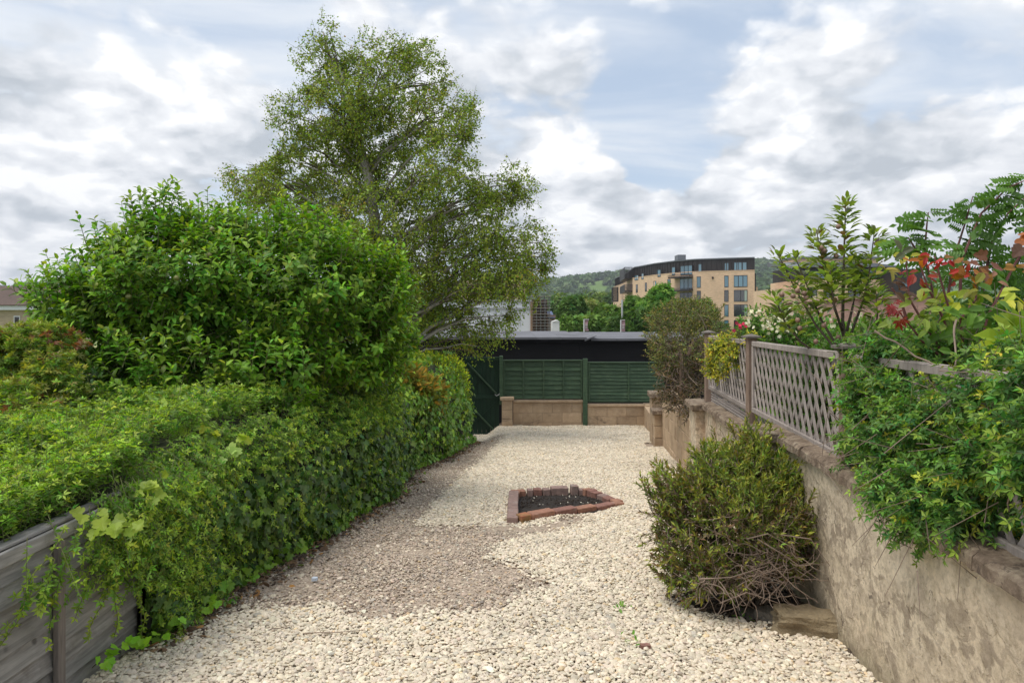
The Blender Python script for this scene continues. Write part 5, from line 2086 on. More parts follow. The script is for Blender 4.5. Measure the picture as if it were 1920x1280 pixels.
def tangle(name, parent, centre, rad, n, mat, r0, seed, bend=0.35, seg=5, lift=0.0):
    rng = np.random.default_rng(seed)
    for _ in range(n):
        p = np.array(centre) + rng.normal(0, 0.35, 3) * rad
        d = norm(rng.normal(size=3) + np.array([0, 0, lift]))
        ln = rng.uniform(0.5, 1.1) * float(np.mean(rad)) / seg * 1.5
        pts = [p]
        for _k in range(seg):
            d = norm(d + rng.normal(0, bend, 3))
            p = p + d * ln
            pts.append(p)
        MB().tube(pts, list(np.linspace(r0, r0 * 0.4, len(pts))), 4).build(name, mat, parent)


tangle('dead_stem', sh, W(1285, 690, 9.2), np.array([.35, .3, .5]), 60, TWIG_DEAD, 0.008, 94, lift=0.8)
for (a, b) in (((1278, 655), (1276, 735)), ((1300, 640), (1290, 665)), ((1312, 648), (1322, 672))):
    MB().beam(W(a[0], a[1], 8.9), W(b[0], b[1], 8.9), 0.03, 0.02, (0, 1, 0)).build('stake', TPOST, sh)


# rose with white flowers
def make_rose():
    t0 = blob_plant('climbing_rose', 'bushy rose covered with small white flowers behind the trellis post', 'rose',
                    [(1440, 640, 5.9, 56, 36, .4), (1500, 660, 5.7, 50, 34, .4), (1545, 640, 5.6, 36, 40, .4), (1480, 610, 5.9, 50, 30, .35), (1540, 690, 5.2, 60, 30, .35), (1420, 610, 6.1, 30, 26, .3), (1390, 628, 6.3, 24, 22, .25), (1580, 660, 5.0, 50, 40, .3)],
                    1500, T_OVAL, (0.028, 0.045), (0.040, 0.095, 0.022), 95, (0.08, 0.16), 8, 0.95, LEAF, tipcol=(1.4, 1.3, 1.0), ground=-0.1, clip=lambda p: p[:, 0] > 1.35 + 0.11 * p[:, 1] + 0.04)
    rng = np.random.default_rng(96)
    sp = []
    for (px, py, n, s) in ((1452, 592, 16, 18), (1448, 612, 18, 16), (1420, 590, 8, 12), (1478, 588, 10, 16), (1500, 575, 8, 14), (1480, 655, 3, 6), (1500, 655, 3, 8), (1440, 605, 12, 22),
                           (1610, 600, 8, 14), (1555, 590, 6, 18), (1530, 560, 6, 14), (1596, 616, 8, 12), (1400, 600, 5, 8), (1565, 615, 4, 8), (1475, 620, 5, 12)):
        for _ in range(n):
            sp.append(W(px + rng.normal(0, s * .6), py + rng.normal(0, s * .45), 5.35 + rng.uniform(-.1, .1)))
    P = np.array(sp)
    n = len(P)
    N = np.array([0, -1.0, 0.5]) + rng.normal(0, 0.35, (n, 3))
    D = rng.normal(0, 1, (n, 3))
    col = tint((0.78, 0.74, 0.68), n, rng, 0.06, 0.01)
    col[rng.random(n) < 0.15] = (0.70, 0.52, 0.46)
    single_leaves('flower', T_PETALS, P, D, N, rng.uniform(0.024, 0.036, n), col, PETAL, t0, 1.0, 5)
    c = W(1390, 610, 5.9)
    t1 = thing('pink_rose', (c[0], c[1], 0.3), 'bright pink rose bloom above the yellow green creeper', 'flower')
    Pp = np.array([W(1387, 610, 5.9), W(1381, 606, 5.9), W(1394, 607, 5.9), W(1388, 614, 5.9), W(1376, 620, 5.9), W(1398, 612, 5.9)])
    k = len(Pp)
    single_leaves('flower', T_PETALS, Pp, rng.normal(0, 1, (k, 3)), np.array([0, -1.0, .5]) + rng.normal(0, .3, (k, 3)), np.full(k, 0.036), tint((0.62, 0.06, 0.13), k, rng), PETAL, t1, 1.0, 2)
    MB().tube([W(1388, 660, 5.95), W(1386, 635, 5.95), W(1388, 612, 5.92)], [0.004, 0.003, 0.002], 5).build('stem', TWIG_GREEN, t1)


make_rose()


# apple sapling with upright leafy shoots
def make_sapling():
    rng = np.random.default_rng(101)
    d = 4.1
    b = W(1575, 690, d)
    t0 = thing('apple_sapling', (b[0], b[1], -0.1), 'young apple tree with upright leafy shoots against the sky behind the trellis', 'sapling')
    stems = [[(1590, 700, d), (1580, 600, d), (1582, 500, d), (1584, 430, d), (1586, 372, d)],
             [(1585, 640, d), (1560, 560, d), (1545, 500, 4.0), (1530, 430, 4.0)],
             [(1590, 640, d), (1620, 560, d), (1630, 510, d), (1640, 430, d)],
             [(1588, 680, d), (1530, 610, 4.2), (1490, 540, 4.3), (1455, 468, 4.3)],
             [(1588, 680, d), (1540, 600, 4.2), (1515, 540, 4.2), (1488, 475, 4.2)],
             [(1600, 690, d), (1640, 640, 4.0), (1645, 590, 4.0), (1642, 545, 4.0)],
             [(1580, 620, d), (1565, 580, 3.9), (1560, 540, 3.9), (1556, 500, 3.9)],
             [(1588, 620, d), (1600, 570, 4.2), (1606, 530, 4.2), (1604, 480, 4.2)],
             [(1570, 690, d), (1500, 640, 4.1), (1470, 600, 4.1), (1450, 550, 4.1)]]
    Pn, Dn, Nn, Sn, Tn = [], [], [], [], []
    for si, st in enumerate(stems):
        pts = [W(*p) for p in st]
        q = []
        for a, c in zip(pts[:-1], pts[1:]):
            for tt in np.linspace(0, 1, 6)[:-1]:
                q.append(a * (1 - tt) + c * tt)
        q.append(pts[-1])
        q = np.array(q)
        MB().tube(q, list(np.linspace(0.013 if si == 0 else 0.009, 0.0025, len(q))), 6).build('branch', BARK, t0, smooth=True)
        # leaves along the upper part and on spurs
        n = 150 if si < 3 else 105
        for k in range(n):
            t = rng.uniform(0.30, 1.0) ** 0.8
            f_ = t * (len(q) - 1)
            i = min(int(f_), len(q) - 2)
            p = q[i] * (1 - (f_ - i)) + q[i + 1] * (f_ - i)
            az = k * 2.4 + rng.normal(0, .3)
            wdt = 0.03 + 0.14 * (1 - t) ** 0.5 * rng.random()
            r = np.array([math.cos(az), math.sin(az), 0])
            p = p + r * wdt * rng.uniform(0.1, 1.0)
            Pn.append(p)
            Dn.append(r * 1.0 + np.array([0, 0, 0.55 if t < .93 else 1.3]) + rng.normal(0, .15, 3))
            Nn.append(np.array([0, 0, 1.0]) - r * 0.6 + rng.normal(0, .2, 3))
            Sn.append(rng.uniform(0.055, 0.082) * (1 if t < .93 else .75))
            Tn.append(t)
    P, D, N, S, Tt = map(np.array, (Pn, Dn, Nn, Sn, Tn))
    col = tint((0.115, 0.165, 0.050), len(P), rng, 0.2)
    col[rng.random(len(P)) < 0.1] = (0.15, 0.17, 0.11)
    k = rng.random(len(P)) < 0.07
    col[k] = tint((0.15, 0.10, 0.07), k.sum(), rng)
    sel = rng.permutation(len(P))
    a, b_ = sel[:300], sel[300:]
    single_leaves('leaf', T_OVAL, P[a], D[a], N[a], S[a], col[a], LEAF, t0, 0.85)
    o = inst_mesh('foliage', T_OVAL, P[b_], D[b_], N[b_], S[b_], col[b_], LEAF, t0, 0.85)
    o['kind'] = 'stuff'
    am = flat('young_apple', (0.22, 0.13, 0.09), 0.5, 0, 0.3, 20)
    for (px, py) in ((1495, 545), (1508, 550), (1512, 558), (1487, 555), (1540, 465), (1545, 470), (1572, 425), (1496, 600), (1500, 615), (1572, 632), (1530, 640), (1568, 480), (1466, 552), (1545, 610)):
        c = W(px, py, 3.95)
        vs, fs = [], []
        for i in range(5):
            a = math.pi * (i + .5) / 5
            for k in range(7):
                b2 = 2 * math.pi * k / 7
                vs.append(c + 0.0155 * np.array((math.sin(a) * math.cos(b2), math.sin(a) * math.sin(b2), math.cos(a) * 1.0)))
        for i in range(4):
            for k in range(7):
                fs.append((i * 7 + k, (i + 1) * 7 + k, (i + 1) * 7 + (k + 1) % 7, i * 7 + (k + 1) % 7))
        fs += [tuple(range(7)), tuple(range(34, 27, -1))]
        MB().add(vs, fs).build('apple', am, t0, smooth=True)


make_sapling()


# rowan with feathered leaves at the right
def make_rowan():
    rng = np.random.default_rng(111)
    c = W(1850, 640, 3.3)
    t0 = thing('rowan_tree', (c[0], c[1], -0.1), 'young rowan with feathery leaves on long bare reddish stems at the right edge', 'tree')
    stems = [[(1770, 640, 3.1), (1752, 560, 3.1), (1733, 480, 3.1), (1738, 420, 3.1), (1741, 398, 3.1)],
             [(1800, 560, 3.2), (1802, 490, 3.2), (1840, 400, 3.2), (1890, 352, 3.2), (1930, 335, 3.2)],
             [(1770, 600, 3.3), (1790, 480, 3.3), (1812, 410, 3.3), (1824, 368, 3.3)],
             [(1840, 560, 3.3), (1860, 450, 3.3), (1890, 400, 3.3), (1925, 368, 3.3)],
             [(1850, 600, 3.2), (1900, 500, 3.2), (1950, 420, 3.2), (1990, 380, 3.2)],
             [(1735, 500, 3.1), (1712, 460, 3.1), (1703, 445, 3.1)], [(1860, 620, 3.4), (1890, 540, 3.4), (1915, 480, 3.4)]]
    P, D, S = [], [], []
    for st in stems:
        pts = [W(*p) for p in st]
        q = []
        for a, b in zip(pts[:-1], pts[1:]):
            for tt in np.linspace(0, 1, 5)[:-1]:
                q.append(a * (1 - tt) + b * tt)
        q.append(pts[-1])
        q = np.array(q)
        MB().tube(q, list(np.linspace(0.008, 0.002, len(q))), 5).build('stem', TWIG_RED, t0)
        for i in range(3, len(q)):
            az = rng.uniform(0, 6.28)
            for k in range(1 + i % 2):
                a2 = az + k * 3.1 + rng.normal(0, .4)
                P.append(q[i])
                D.append((math.cos(a2), 0.5 * math.sin(a2), rng.uniform(-.1, .5)))
                S.append(rng.uniform(0.10, 0.16) * (0.6 if i > len(q) - 3 else 1))
    # dense lower mass
    for (px, py, n, sp) in ((1860, 465, 8, .09), (1900, 520, 12, .11), (1840, 520, 6, .08), (1910, 580, 12, .12), (1870, 600, 14, .1), (1960, 490, 14, .12), (1850, 570, 10, .1)):
        for _ in range(n):
            P.append(W(px, py, 3.3) + rng.normal(0, sp, 3) * np.array([1, 1, .9]))
            D.append(rng.normal(0, 1, 3) * np.array([1, .7, .6]) + np.array([0, 0, .1]))
            S.append(rng.uniform(0.10, 0.15))
    P, D, S = np.array(P), np.array(D, float), np.array(S)
    N = np.array([0, -1.0, 0.45]) + rng.normal(0, .45, P.shape)
    D[:, 2] -= 0.25
    col = tint((0.050, 0.110, 0.030), len(P), rng, 0.22)
    low = P[:, 2] < W(0, 520, 3.3)[2]
    col[low] *= 0.9
    sel = rng.permutation(len(P))[:300]
    m = np.ones(len(P), bool)
    m[sel] = False
    single_leaves('leaf', T_ROWAN, P[sel], D[sel], N[sel], S[sel], col[sel], LEAF, t0, 1.1)
    if m.any():
        o = inst_mesh('foliage', T_ROWAN, P[m], D[m], N[m], S[m], col[m], LEAF, t0, 1.1)
        o['kind'] = 'stuff'


make_rowan()


# red leaved shrub (smoke bush / rose) with wilted leaves
def make_redleaf():
    rng = np.random.default_rng(121)
    c = W(1760, 640, 2.9)
    t0 = thing('red_leaved_shrub', (c[0], c[1], 0.0), 'shrub with scarlet and wilting orange brown leaves above the climber on the right', 'shrub')
    specs = [  # px, py, n, spread px, colour, size, template
        (1700, 482, 4, 10, (0.20, 0.22, 0.04), .055, T_OVAL), (1722, 488, 4, 8, (0.38, 0.13, 0.03), .06, T_OVAL), (1752, 486, 7, 12, (0.42, 0.03, 0.03), .042, T_OVAL),
        (1770, 490, 5, 10, (0.42, 0.03, 0.035), .042, T_OVAL), (1735, 520, 9, 20, (0.33, 0.05, 0.03), .045, T_OVAL), (1708, 515, 5, 14, (0.30, 0.04, 0.04), .05, T_OVAL),
        (1800, 494, 6, 16, (0.34, 0.13, 0.03), .04, T_VINE), (1845, 500, 6, 14, (0.20, 0.075, 0.045), .042, T_VINE), (1830, 520, 7, 18, (0.36, 0.14, 0.03), .04, T_VINE),
        (1800, 510, 7, 14, (0.38, 0.04, 0.03), .045, T_OVAL), (1865, 520, 4, 10, (0.40, 0.20, 0.13), .045, T_OVAL), (1820, 545, 8, 16, (0.24, 0.24, 0.03), .065, T_OVAL),
        (1790, 560, 12, 22, (0.17, 0.22, 0.03), .06, T_OVAL), (1760, 590, 16, 26, (0.10, 0.16, 0.03), .06, T_OVAL), (1800, 600, 18, 30, (0.07, 0.14, 0.025), .065, T_OVAL),
        (1680, 578, 10, 14, (0.28, 0.04, 0.045), .038, T_MAPLE), (1690, 600, 5, 8, (0.30, 0.05, 0.03), .04, T_MAPLE), (1660, 600, 4, 8, (0.10, 0.15, 0.04), .05, T_OVAL),
        (1688, 545, 7, 14, (0.16, 0.09, 0.06), .055, T_OVAL), (1668, 505, 6, 14, (0.30, 0.24, 0.05), .05, T_OVAL), (1690, 475, 3, 6, (0.13, 0.13, 0.07), .05, T_OVAL),
        (1740, 555, 12, 20, (0.14, 0.18, 0.04), .055, T_OVAL), (1914, 448, 3, 6, (0.38, 0.13, 0.04), .045, T_VINE), (1917, 462, 2, 5, (0.14, 0.07, 0.06), .045, T_VINE),
        (1905, 505, 5, 10, (0.34, 0.18, 0.04), .06, T_OVAL), (1900, 560, 10, 20, (0.20, 0.24, 0.04), .07, T_OVAL), (1770, 630, 18, 30, (0.05, 0.11, 0.025), .06, T_OVAL),
        (1850, 590, 18, 30, (0.06, 0.13, 0.03), .07, T_OVAL), (1720, 600, 14, 24, (0.08, 0.13, 0.03), .055, T_OVAL), (1715, 640, 16, 26, (0.045, 0.10, 0.025), .06, T_OVAL)]
    for (px, py, n, sp, cc, s, tm) in specs:
        P = np.array([W(px + rng.normal(0, sp * .7), py + rng.normal(0, sp * .5), 2.8 + rng.normal(0, .07)) for _ in range(n)])
        D = rng.normal(0, 1, (n, 3)) * np.array([1, .6, .5]) + np.array([0, 0, -.25])
        N = np.array([0, -0.7, .8]) + rng.normal(0, .35, (n, 3))
        single_leaves('leaf', tm, P, D, N, np.full(n, s) * rng.uniform(.8, 1.2, n), tint(cc, n, rng, 0.15), LEAF, t0, 0.95, 2)
    for st in ([(1790, 680), (1770, 600), (1740, 540), (1722, 488)], [(1790, 680), (1785, 600), (1768, 540), (1752, 480)], [(1810, 680), (1800, 600), (1830, 560), (1828, 500)],
               [(1780, 680), (1740, 620), (1705, 560), (1698, 480)], [(1790, 690), (1730, 640), (1690, 590)], [(1900, 700), (1915, 600), (1925, 540)], [(1830, 690), (1850, 600), (1880, 540)],
               [(1700, 600), (1688, 560), (1672, 540)]):
        q = [W(p[0], p[1], 2.85) for p in st]
        MB().tube(q, list(np.linspace(0.007, 0.003, len(q))), 5).build('stem', TWIG_RED, t0)
    # broad lime leaves
    c = W(1880, 650, 2.6)
    t1 = thing('broad_leaved_plant', (c[0], c[1], 0.1), 'plant with big lime yellow pointed leaves beside the red leaved shrub', 'plant')
    for (px, py, a, ln, tl) in ((1910, 655, 150, .20, .5), (1905, 650, 120, .16, .6), (1890, 655, 185, .15, .1), (1925, 650, 100, .15, .6), (1915, 668, 165, .18, .2), (1935, 660, 60, .18, .5), (1885, 640, 110, .12, .7),
                            (1900, 640, 95, .13, .8), (1920, 630, 130, .14, .7), (1870, 665, 200, .10, 0.0)):
        a = R(a)
        P = W(px, py, 2.55 + rng.uniform(-.05, .05))[None]
        D = np.array([[math.cos(a), -0.25, math.sin(a) * tl + .1]])
        single_leaves('leaf', T_OVAL, P, D, np.array([[0, -.8, .75]]) + rng.normal(0, .1, (1, 3)), np.array([ln]), tint((0.27, 0.36, 0.025), 1, rng, 0.1), LEAF, t1, 0.95, 1)
    MB().tube([W(1915, 760, 2.6), W(1912, 700, 2.6), W(1910, 655, 2.58)], [0.006, 0.005, 0.004], 6).build('stem', TWIG_GREEN, t1)


make_redleaf()

# mixed low foliage behind the trellis so that it reads as a planted border
blob_plant('border_shrub', 'dark green mixed border foliage behind the trellis panels', 'shrub',
           [(1500, 720, 5.0, 90, 50, .4), (1600, 700, 4.3, 80, 50, .35), (1700, 660, 3.7, 80, 40, .3), (1820, 650, 3.3, 100, 50, .3), (1440, 700, 5.8, 50, 50, .3), (1540, 780, 4.6, 60, 60, .3), (1900, 620, 3.4, 80, 50, .3), (1640, 640, 4.4, 60, 30, .3)],
           1700, T_OVAL, (0.03, 0.055), (0.035, 0.080, 0.022), 97, (0.1, 0.2), 8, 0.9, LEAF, tipcol=(1.5, 1.4, 1.0), ground=0.1, clip=lambda p: p[:, 0] > 1.35 + 0.11 * p[:, 1] + 0.05)


# ================================================================== olive bush on the gravel, lower right
def make_bush():
    t0 = blob_plant('olive_bush', 'rounded olive green bush growing against the right wall, dead twigs at its base', 'bush',
                    [(1385, 905, 4.15, 100, 62, .30), (1420, 880, 4.3, 62, 44, .25), (1300, 930, 4.2, 66, 50, .25), (1390, 970, 3.95, 120, 70, .34), (1290, 1000, 4.0, 62, 60, .25), (1460, 960, 4.05, 70, 70, .28),
                     (1330, 1060, 3.9, 80, 44, .26), (1500, 1010, 3.95, 50, 56, .2), (1250, 960, 4.15, 30, 44, .15), (1415, 846, 4.4, 40, 30, .2), (1535, 1030, 3.9, 30, 30, .12), (1520, 950, 4.1, 34, 40, .14), (1265, 1080, 3.95, 30, 30, .1), (1340, 870, 4.3, 34, 24, .14), (1478, 880, 4.35, 30, 26, .12)],
                    2250, T_BLADE, (0.028, 0.044), (0.080, 0.112, 0.028), 131, (0.09, 0.27), 20, 1.7, LEAF_DULL, tipcol=(1.45, 1.25, 1.1), up=0.5, a0=55, a1=22, twig=TWIG_DEAD, spread=0.42, rough=0.09, fq=13.0,
                    clip=lambda p: (vnoise(p[:, 0] * 1.0 + p[:, 1], p[:, 2], 7.0, 14) > -0.55) & (p[:, 2] > gz(p[:, 0], p[:, 1]) + 0.06),
                    patchcol=[(lambda p, t, r: (vnoise(p[:, 0] * 4, p[:, 2] * 4, 2.0, 9) > 0.45) & (t > 0.5) & (r.random(len(p)) < 0.6), (0.21, 0.17, 0.04)),
                              (lambda p, t, r: (p[:, 2] < 0.40 + 0.1 * vnoise(p[:, 0] * 3, p[:, 1] * 3, 2.0, 4)) & (r.random(len(p)) < 0.35), (0.16, 0.11, 0.06))])
    rng = np.random.default_rng(133)
    base = np.array([1.38, 4.0, float(gz(1.38, 4.0))])
    # woody stems and a tangle of bare twigs at the lower front
    for _ in range(46):
        a = rng.uniform(0, 6.28)
        e = base + np.array([math.cos(a) * rng.uniform(.15, .5), math.sin(a) * rng.uniform(.1, .3), rng.uniform(.2, .6)])
        p = limb_paths(base + rng.normal(0, .04, 3) * (1, 1, .2), [e], rng, 0.1, 5)[0]
        MB().tube(p, list(np.linspace(0.009, 0.003, len(p))), 5).build('stem', BARK, t0)
    c = W(1450, 1060, 3.66)
    tangle('dead_twig', t0, c, np.array([.22, .10, .17]), 120, TWIG_DEAD, 0.0026, 135, 0.32, 7, 0.05)
    c = W(1370, 1090, 3.68)
    tangle('dead_twig', t0, c, np.array([.26, .10, .10]), 100, TWIG_DEAD, 0.003, 136, 0.35, 6, 0.0)
    for (x0, y0, x1, y1, x2, y2) in ((1420, 1010, 1470, 1040, 1540, 1090), (1450, 1000, 1520, 1010, 1556, 1060), (1440, 1050, 1490, 1100, 1532, 1128), (1380, 1120, 1420, 1080, 1470, 1060),
                                     (1310, 1085, 1370, 1082, 1440, 1060), (1400, 1010, 1440, 1000, 1500, 1035), (1350, 1130, 1400, 1110, 1460, 1130), (1430, 1130, 1470, 1090, 1500, 1140)):
        MB().tube([W(x0, y0, 3.62), W(x1, y1, 3.55), W(x2, y2, 3.55)], [0.0038, 0.003, 0.0015], 5).build('stem', TWIG_DEAD, t0)


make_bush()

# ================================================================== stones, litter, small weeds
from mathutils import noise as mnoise


def rock(name, size, loc, mat, seed, sub=3, amp=0.22, squash=None):
    rng = np.random.default_rng(seed)
    import bmesh
    bm = bmesh.new()
    bmesh.ops.create_cube(bm, size=1.0)
    bmesh.ops.subdivide_edges(bm, edges=bm.edges[:], cuts=9, use_grid_fill=True)
    for v in bm.verts:
        p = np.array(v.co)
        q = norm(p[None])[0] * 0.62
        p = p * 0.86 + q * 0.14
        w3 = Vector((float(p[0]) * 2.2 + seed, float(p[1]) * 2.2, float(p[2]) * 2.2))
        n_ = mnoise.noise(w3) * amp * 0.9 + mnoise.noise(w3 * 2.7) * amp * 0.5 + mnoise.noise(w3 * 6.5) * amp * 0.25
        p = p * (1 + n_)
        v.co = Vector(p * np.array(size))
    me = bpy.data.meshes.new(name)
    bm.to_mesh(me)
    bm.free()
    me.materials.append(mat)
    o = add_obj(name, me)
    o.location = loc
    return o


ROCK = block_mat('old_walling_stone', (0.13, 0.095, 0.055), (0.34, 0.27, 0.165), soot=False)
ROCK2 = block_mat('grey_stone', (0.08, 0.07, 0.055), (0.22, 0.19, 0.15), soot=False)


def make_foot_litter():
    rng = np.random.default_rng(18)
    n = 2600
    d = rng.uniform(3.3, 13.5, n)
    x = hedge_x(d) + np.abs(rng.normal(0, 0.10, n)) + 0.02
    s = rng.lognormal(math.log(0.016), 0.4, n)
    pal = np.array([(0.16, 0.10, 0.06), (0.24, 0.15, 0.08), (0.08, 0.055, 0.04), (0.33, 0.17, 0.06), (0.10, 0.13, 0.03)])
    c = pal[rng.choice(5, n, p=[.32, .25, .28, .06, .09])] * rng.uniform(.7, 1.3, (n, 1))
    P = np.stack([x, d, gz(x, d) + 0.022 + rng.random(n) * 0.012], 1)
    scatter('leaf_litter', P, np.stack([s * 1.7, s, s * 0.35], 1), rng.normal(0, 1, (n, 3)) * np.array([.4, .4, 3]), c, stone_mat(),
            'brown leaf litter strewn on the gravel along the hedge foot', 'litter')


make_foot_litter()


def make_stones():
    d = 3.56
    p = W(1527, 1180, d)
    o = rock('walling_stone', (0.37, 0.17, 0.15), (p[0], d + 0.02, float(gz(p[0], d)) + 0.05), ROCK, 5, amp=0.28)
    o.rotation_euler = (0, 0, R(-9))
    tag(o, 'large squared rough stone lying at the foot of the right wall below the bush', 'stone')
    for (px, py, w, h, dd, s, lb) in ((1440, 1160, .13, .09, 3.75, 7, 'grey broken stone left of the large squared stone, under the bush'),
                                  (1405, 1158, .12, .06, 3.8, 8, 'flat grey stone half buried in the gravel edge under the bush'),
                                  (1475, 1150, .10, .07, 3.8, 9, 'small dark stone just behind the large squared stone')):
        x = xpx(px, dd)
        o = rock('edging_stone', (w, w * .8, h), (x, dd, float(gz(x, dd)) + h * .3), ROCK2, s)
        o.rotation_euler = (0.1, 0.1, s)
        tag(o, lb, 'stone', 'loose stones edging the bush')
    x, y = ground_pt(1210, 1228)
    o = rock('brick_fragment', (0.05, 0.03, 0.025), (x, y, float(gz(x, y)) + 0.035), BR[1], 12)
    tag(o, 'small dark red brick fragment alone on the pale gravel in the foreground', 'brick fragment')
    x, y = ground_pt(590, 1092)
    o = rock('pale_pebble', (0.035, 0.03, 0.02), (x, y, float(gz(x, y)) + 0.03), flat('pale_blue_stone', (0.5, 0.55, 0.62), 0.6), 13)
    tag(o, 'pale bluish pebble on the dirty gravel near the hedge foot', 'pebble')
    rng = np.random.default_rng(17)
    # fallen twigs on the gravel
    for i, (px, py, a, ln) in enumerate(((655, 1110, 1.0, .08), (785, 930, 2.2, .12), (760, 1120, 2.7, .1), (570, 1200, 0.1, .3), (870, 1240, 0.2, .25), (975, 1120, 2.2, .12), (940, 1130, 1.2, .08),
                                         (500, 1195, 0.5, .12), (1010, 1190, 2.0, .1), (640, 1150, 0.3, .15), (830, 1000, 1.5, .1), (730, 1080, 0.9, .1))):
        x, y = ground_pt(px, py)
        z = float(gz(x, y)) + 0.045
        u = np.array([math.cos(a), math.sin(a), 0])
        pts = [np.array([x, y, z]) + u * ln * k / 4 + np.array([0, 0, rng.uniform(-.002, .008)]) + rng.normal(0, .004, 3) * (1, 1, 0) for k in range(5)]
        o = MB().tube(pts, [0.003, .0028, .0025, .002, .0015], 5).build('fallen_twig', TWIG_DEAD)
        tag(o, ('short dark twig on the dirty gravel near its lower edge', 'twig on the dirty gravel left of the clean patch beyond the bricks', 'twig at the lower right end of the dirty patch',
                'long thin twig across the pale gravel in the near left', 'longest straight twig lying on the clean gravel at the bottom centre', 'twig where the dirty patch ends near the centre',
                'stubby twig beside another at the right end of the dirty patch', 'small twig on the clean gravel next to the hedge foot', 'twig on clean gravel below the dirty patch',
                'twig on the dirty gravel near the dry orange leaf', 'twig in the dirty gravel left of the brick ring', 'twig in the middle of the dirty gravel path')[i], 'twig', 'dead twigs lying on the gravel')
    # leaf litter
    for (px, py, cc, lb, sz) in ((541, 1112, (0.45, 0.22, 0.06), 'dry orange brown leaf on the dirty gravel in front of the hedge', .05),
                             (666, 944, (0.60, 0.13, 0.02), 'bright orange leaf standing out at the foot of the hedge', .05),
                             (568, 1018, (0.36, 0.24, 0.03), 'yellowing leaf at the hedge foot above the weeds', .07)):
        x, y = ground_pt(px, py)
        P = np.array([[x, y, float(gz(x, y)) + (0.05 if py > 1100 else 0.12)]])
        o = inst_mesh('fallen_leaf', T_OVAL, P, rng.normal(0, 1, (1, 3)) * (1, 1, .1), np.array([[0, -.5, 1.0]]), np.array([sz]), np.array([cc]), LEAF, None)
        tag(o, lb, 'leaf')
    # tiny weeds in the gravel
    for (px, py, lb, n) in ((575, 1035, 'tuft of small green weeds at the edge of the hedge', 26), (1160, 1145, 'small dark weed in the clean gravel left of the bush', 12), (1178, 1218, 'tiny green weed right beside the brick fragment', 8),
                            (430, 1140, 'low green weed at the near foot of the hedge', 18), (320, 1195, 'small weed sprouting where gravel meets the ivy', 16), (1390, 1168, 'little green weed in front of the bush stones', 12)):
        x, y = ground_pt(px, py)
        P = np.array([x, y, float(gz(x, y)) + 0.04]) + rng.normal(0, .03, (n, 3)) * (1, 1, .2)
        D = rng.normal(0, 1, (n, 3)) + np.array([0, 0, 1.0])
        o = inst_mesh('weed', T_OVAL, P, D, np.array([[0, 0, 1.0]]) + rng.normal(0, .3, (n, 3)), rng.uniform(.02, .035, n), tint((0.07, 0.16, 0.03), n, rng), LEAF, None)
        tag(o, lb, 'weed', 'weeds in the gravel')


make_stones()


def make_ground_cover():
    """rough grass and low planting in the gardens on both sides"""
    rng = np.random.default_rng(501)
    for nm, x0, x1, y0, y1, n, lb in (('grass', 0.55, 9.0, -1.0, 15.0, 16000, 'rough grass and low plants in the garden behind the right wall'),
                                      ('grass', -12.0, -3.6, -1.0, 16.0, 14000, 'rough grass in the garden left of the hedge')):
        y = rng.uniform(y0, y1, n)
        x = rng.uniform(x0, x1, n) + (wall_x(y) if x0 > 0 else 0)
        z = terrain_z(x, y)
        P = np.stack([x, y, z - 0.01], 1)
        D = rng.normal(0, 0.5, (n, 3)) + np.array([0, 0, 1.0])
        o = inst_mesh(nm, T_BLADE, P, D, rng.normal(0, 1, (n, 3)), rng.uniform(0.10, 0.28, n), tint((0.07, 0.12, 0.025), n, rng, .25), LEAF_DULL, None, 3.0)
        tag(o, lb, 'grass', kind='stuff')


make_ground_cover()

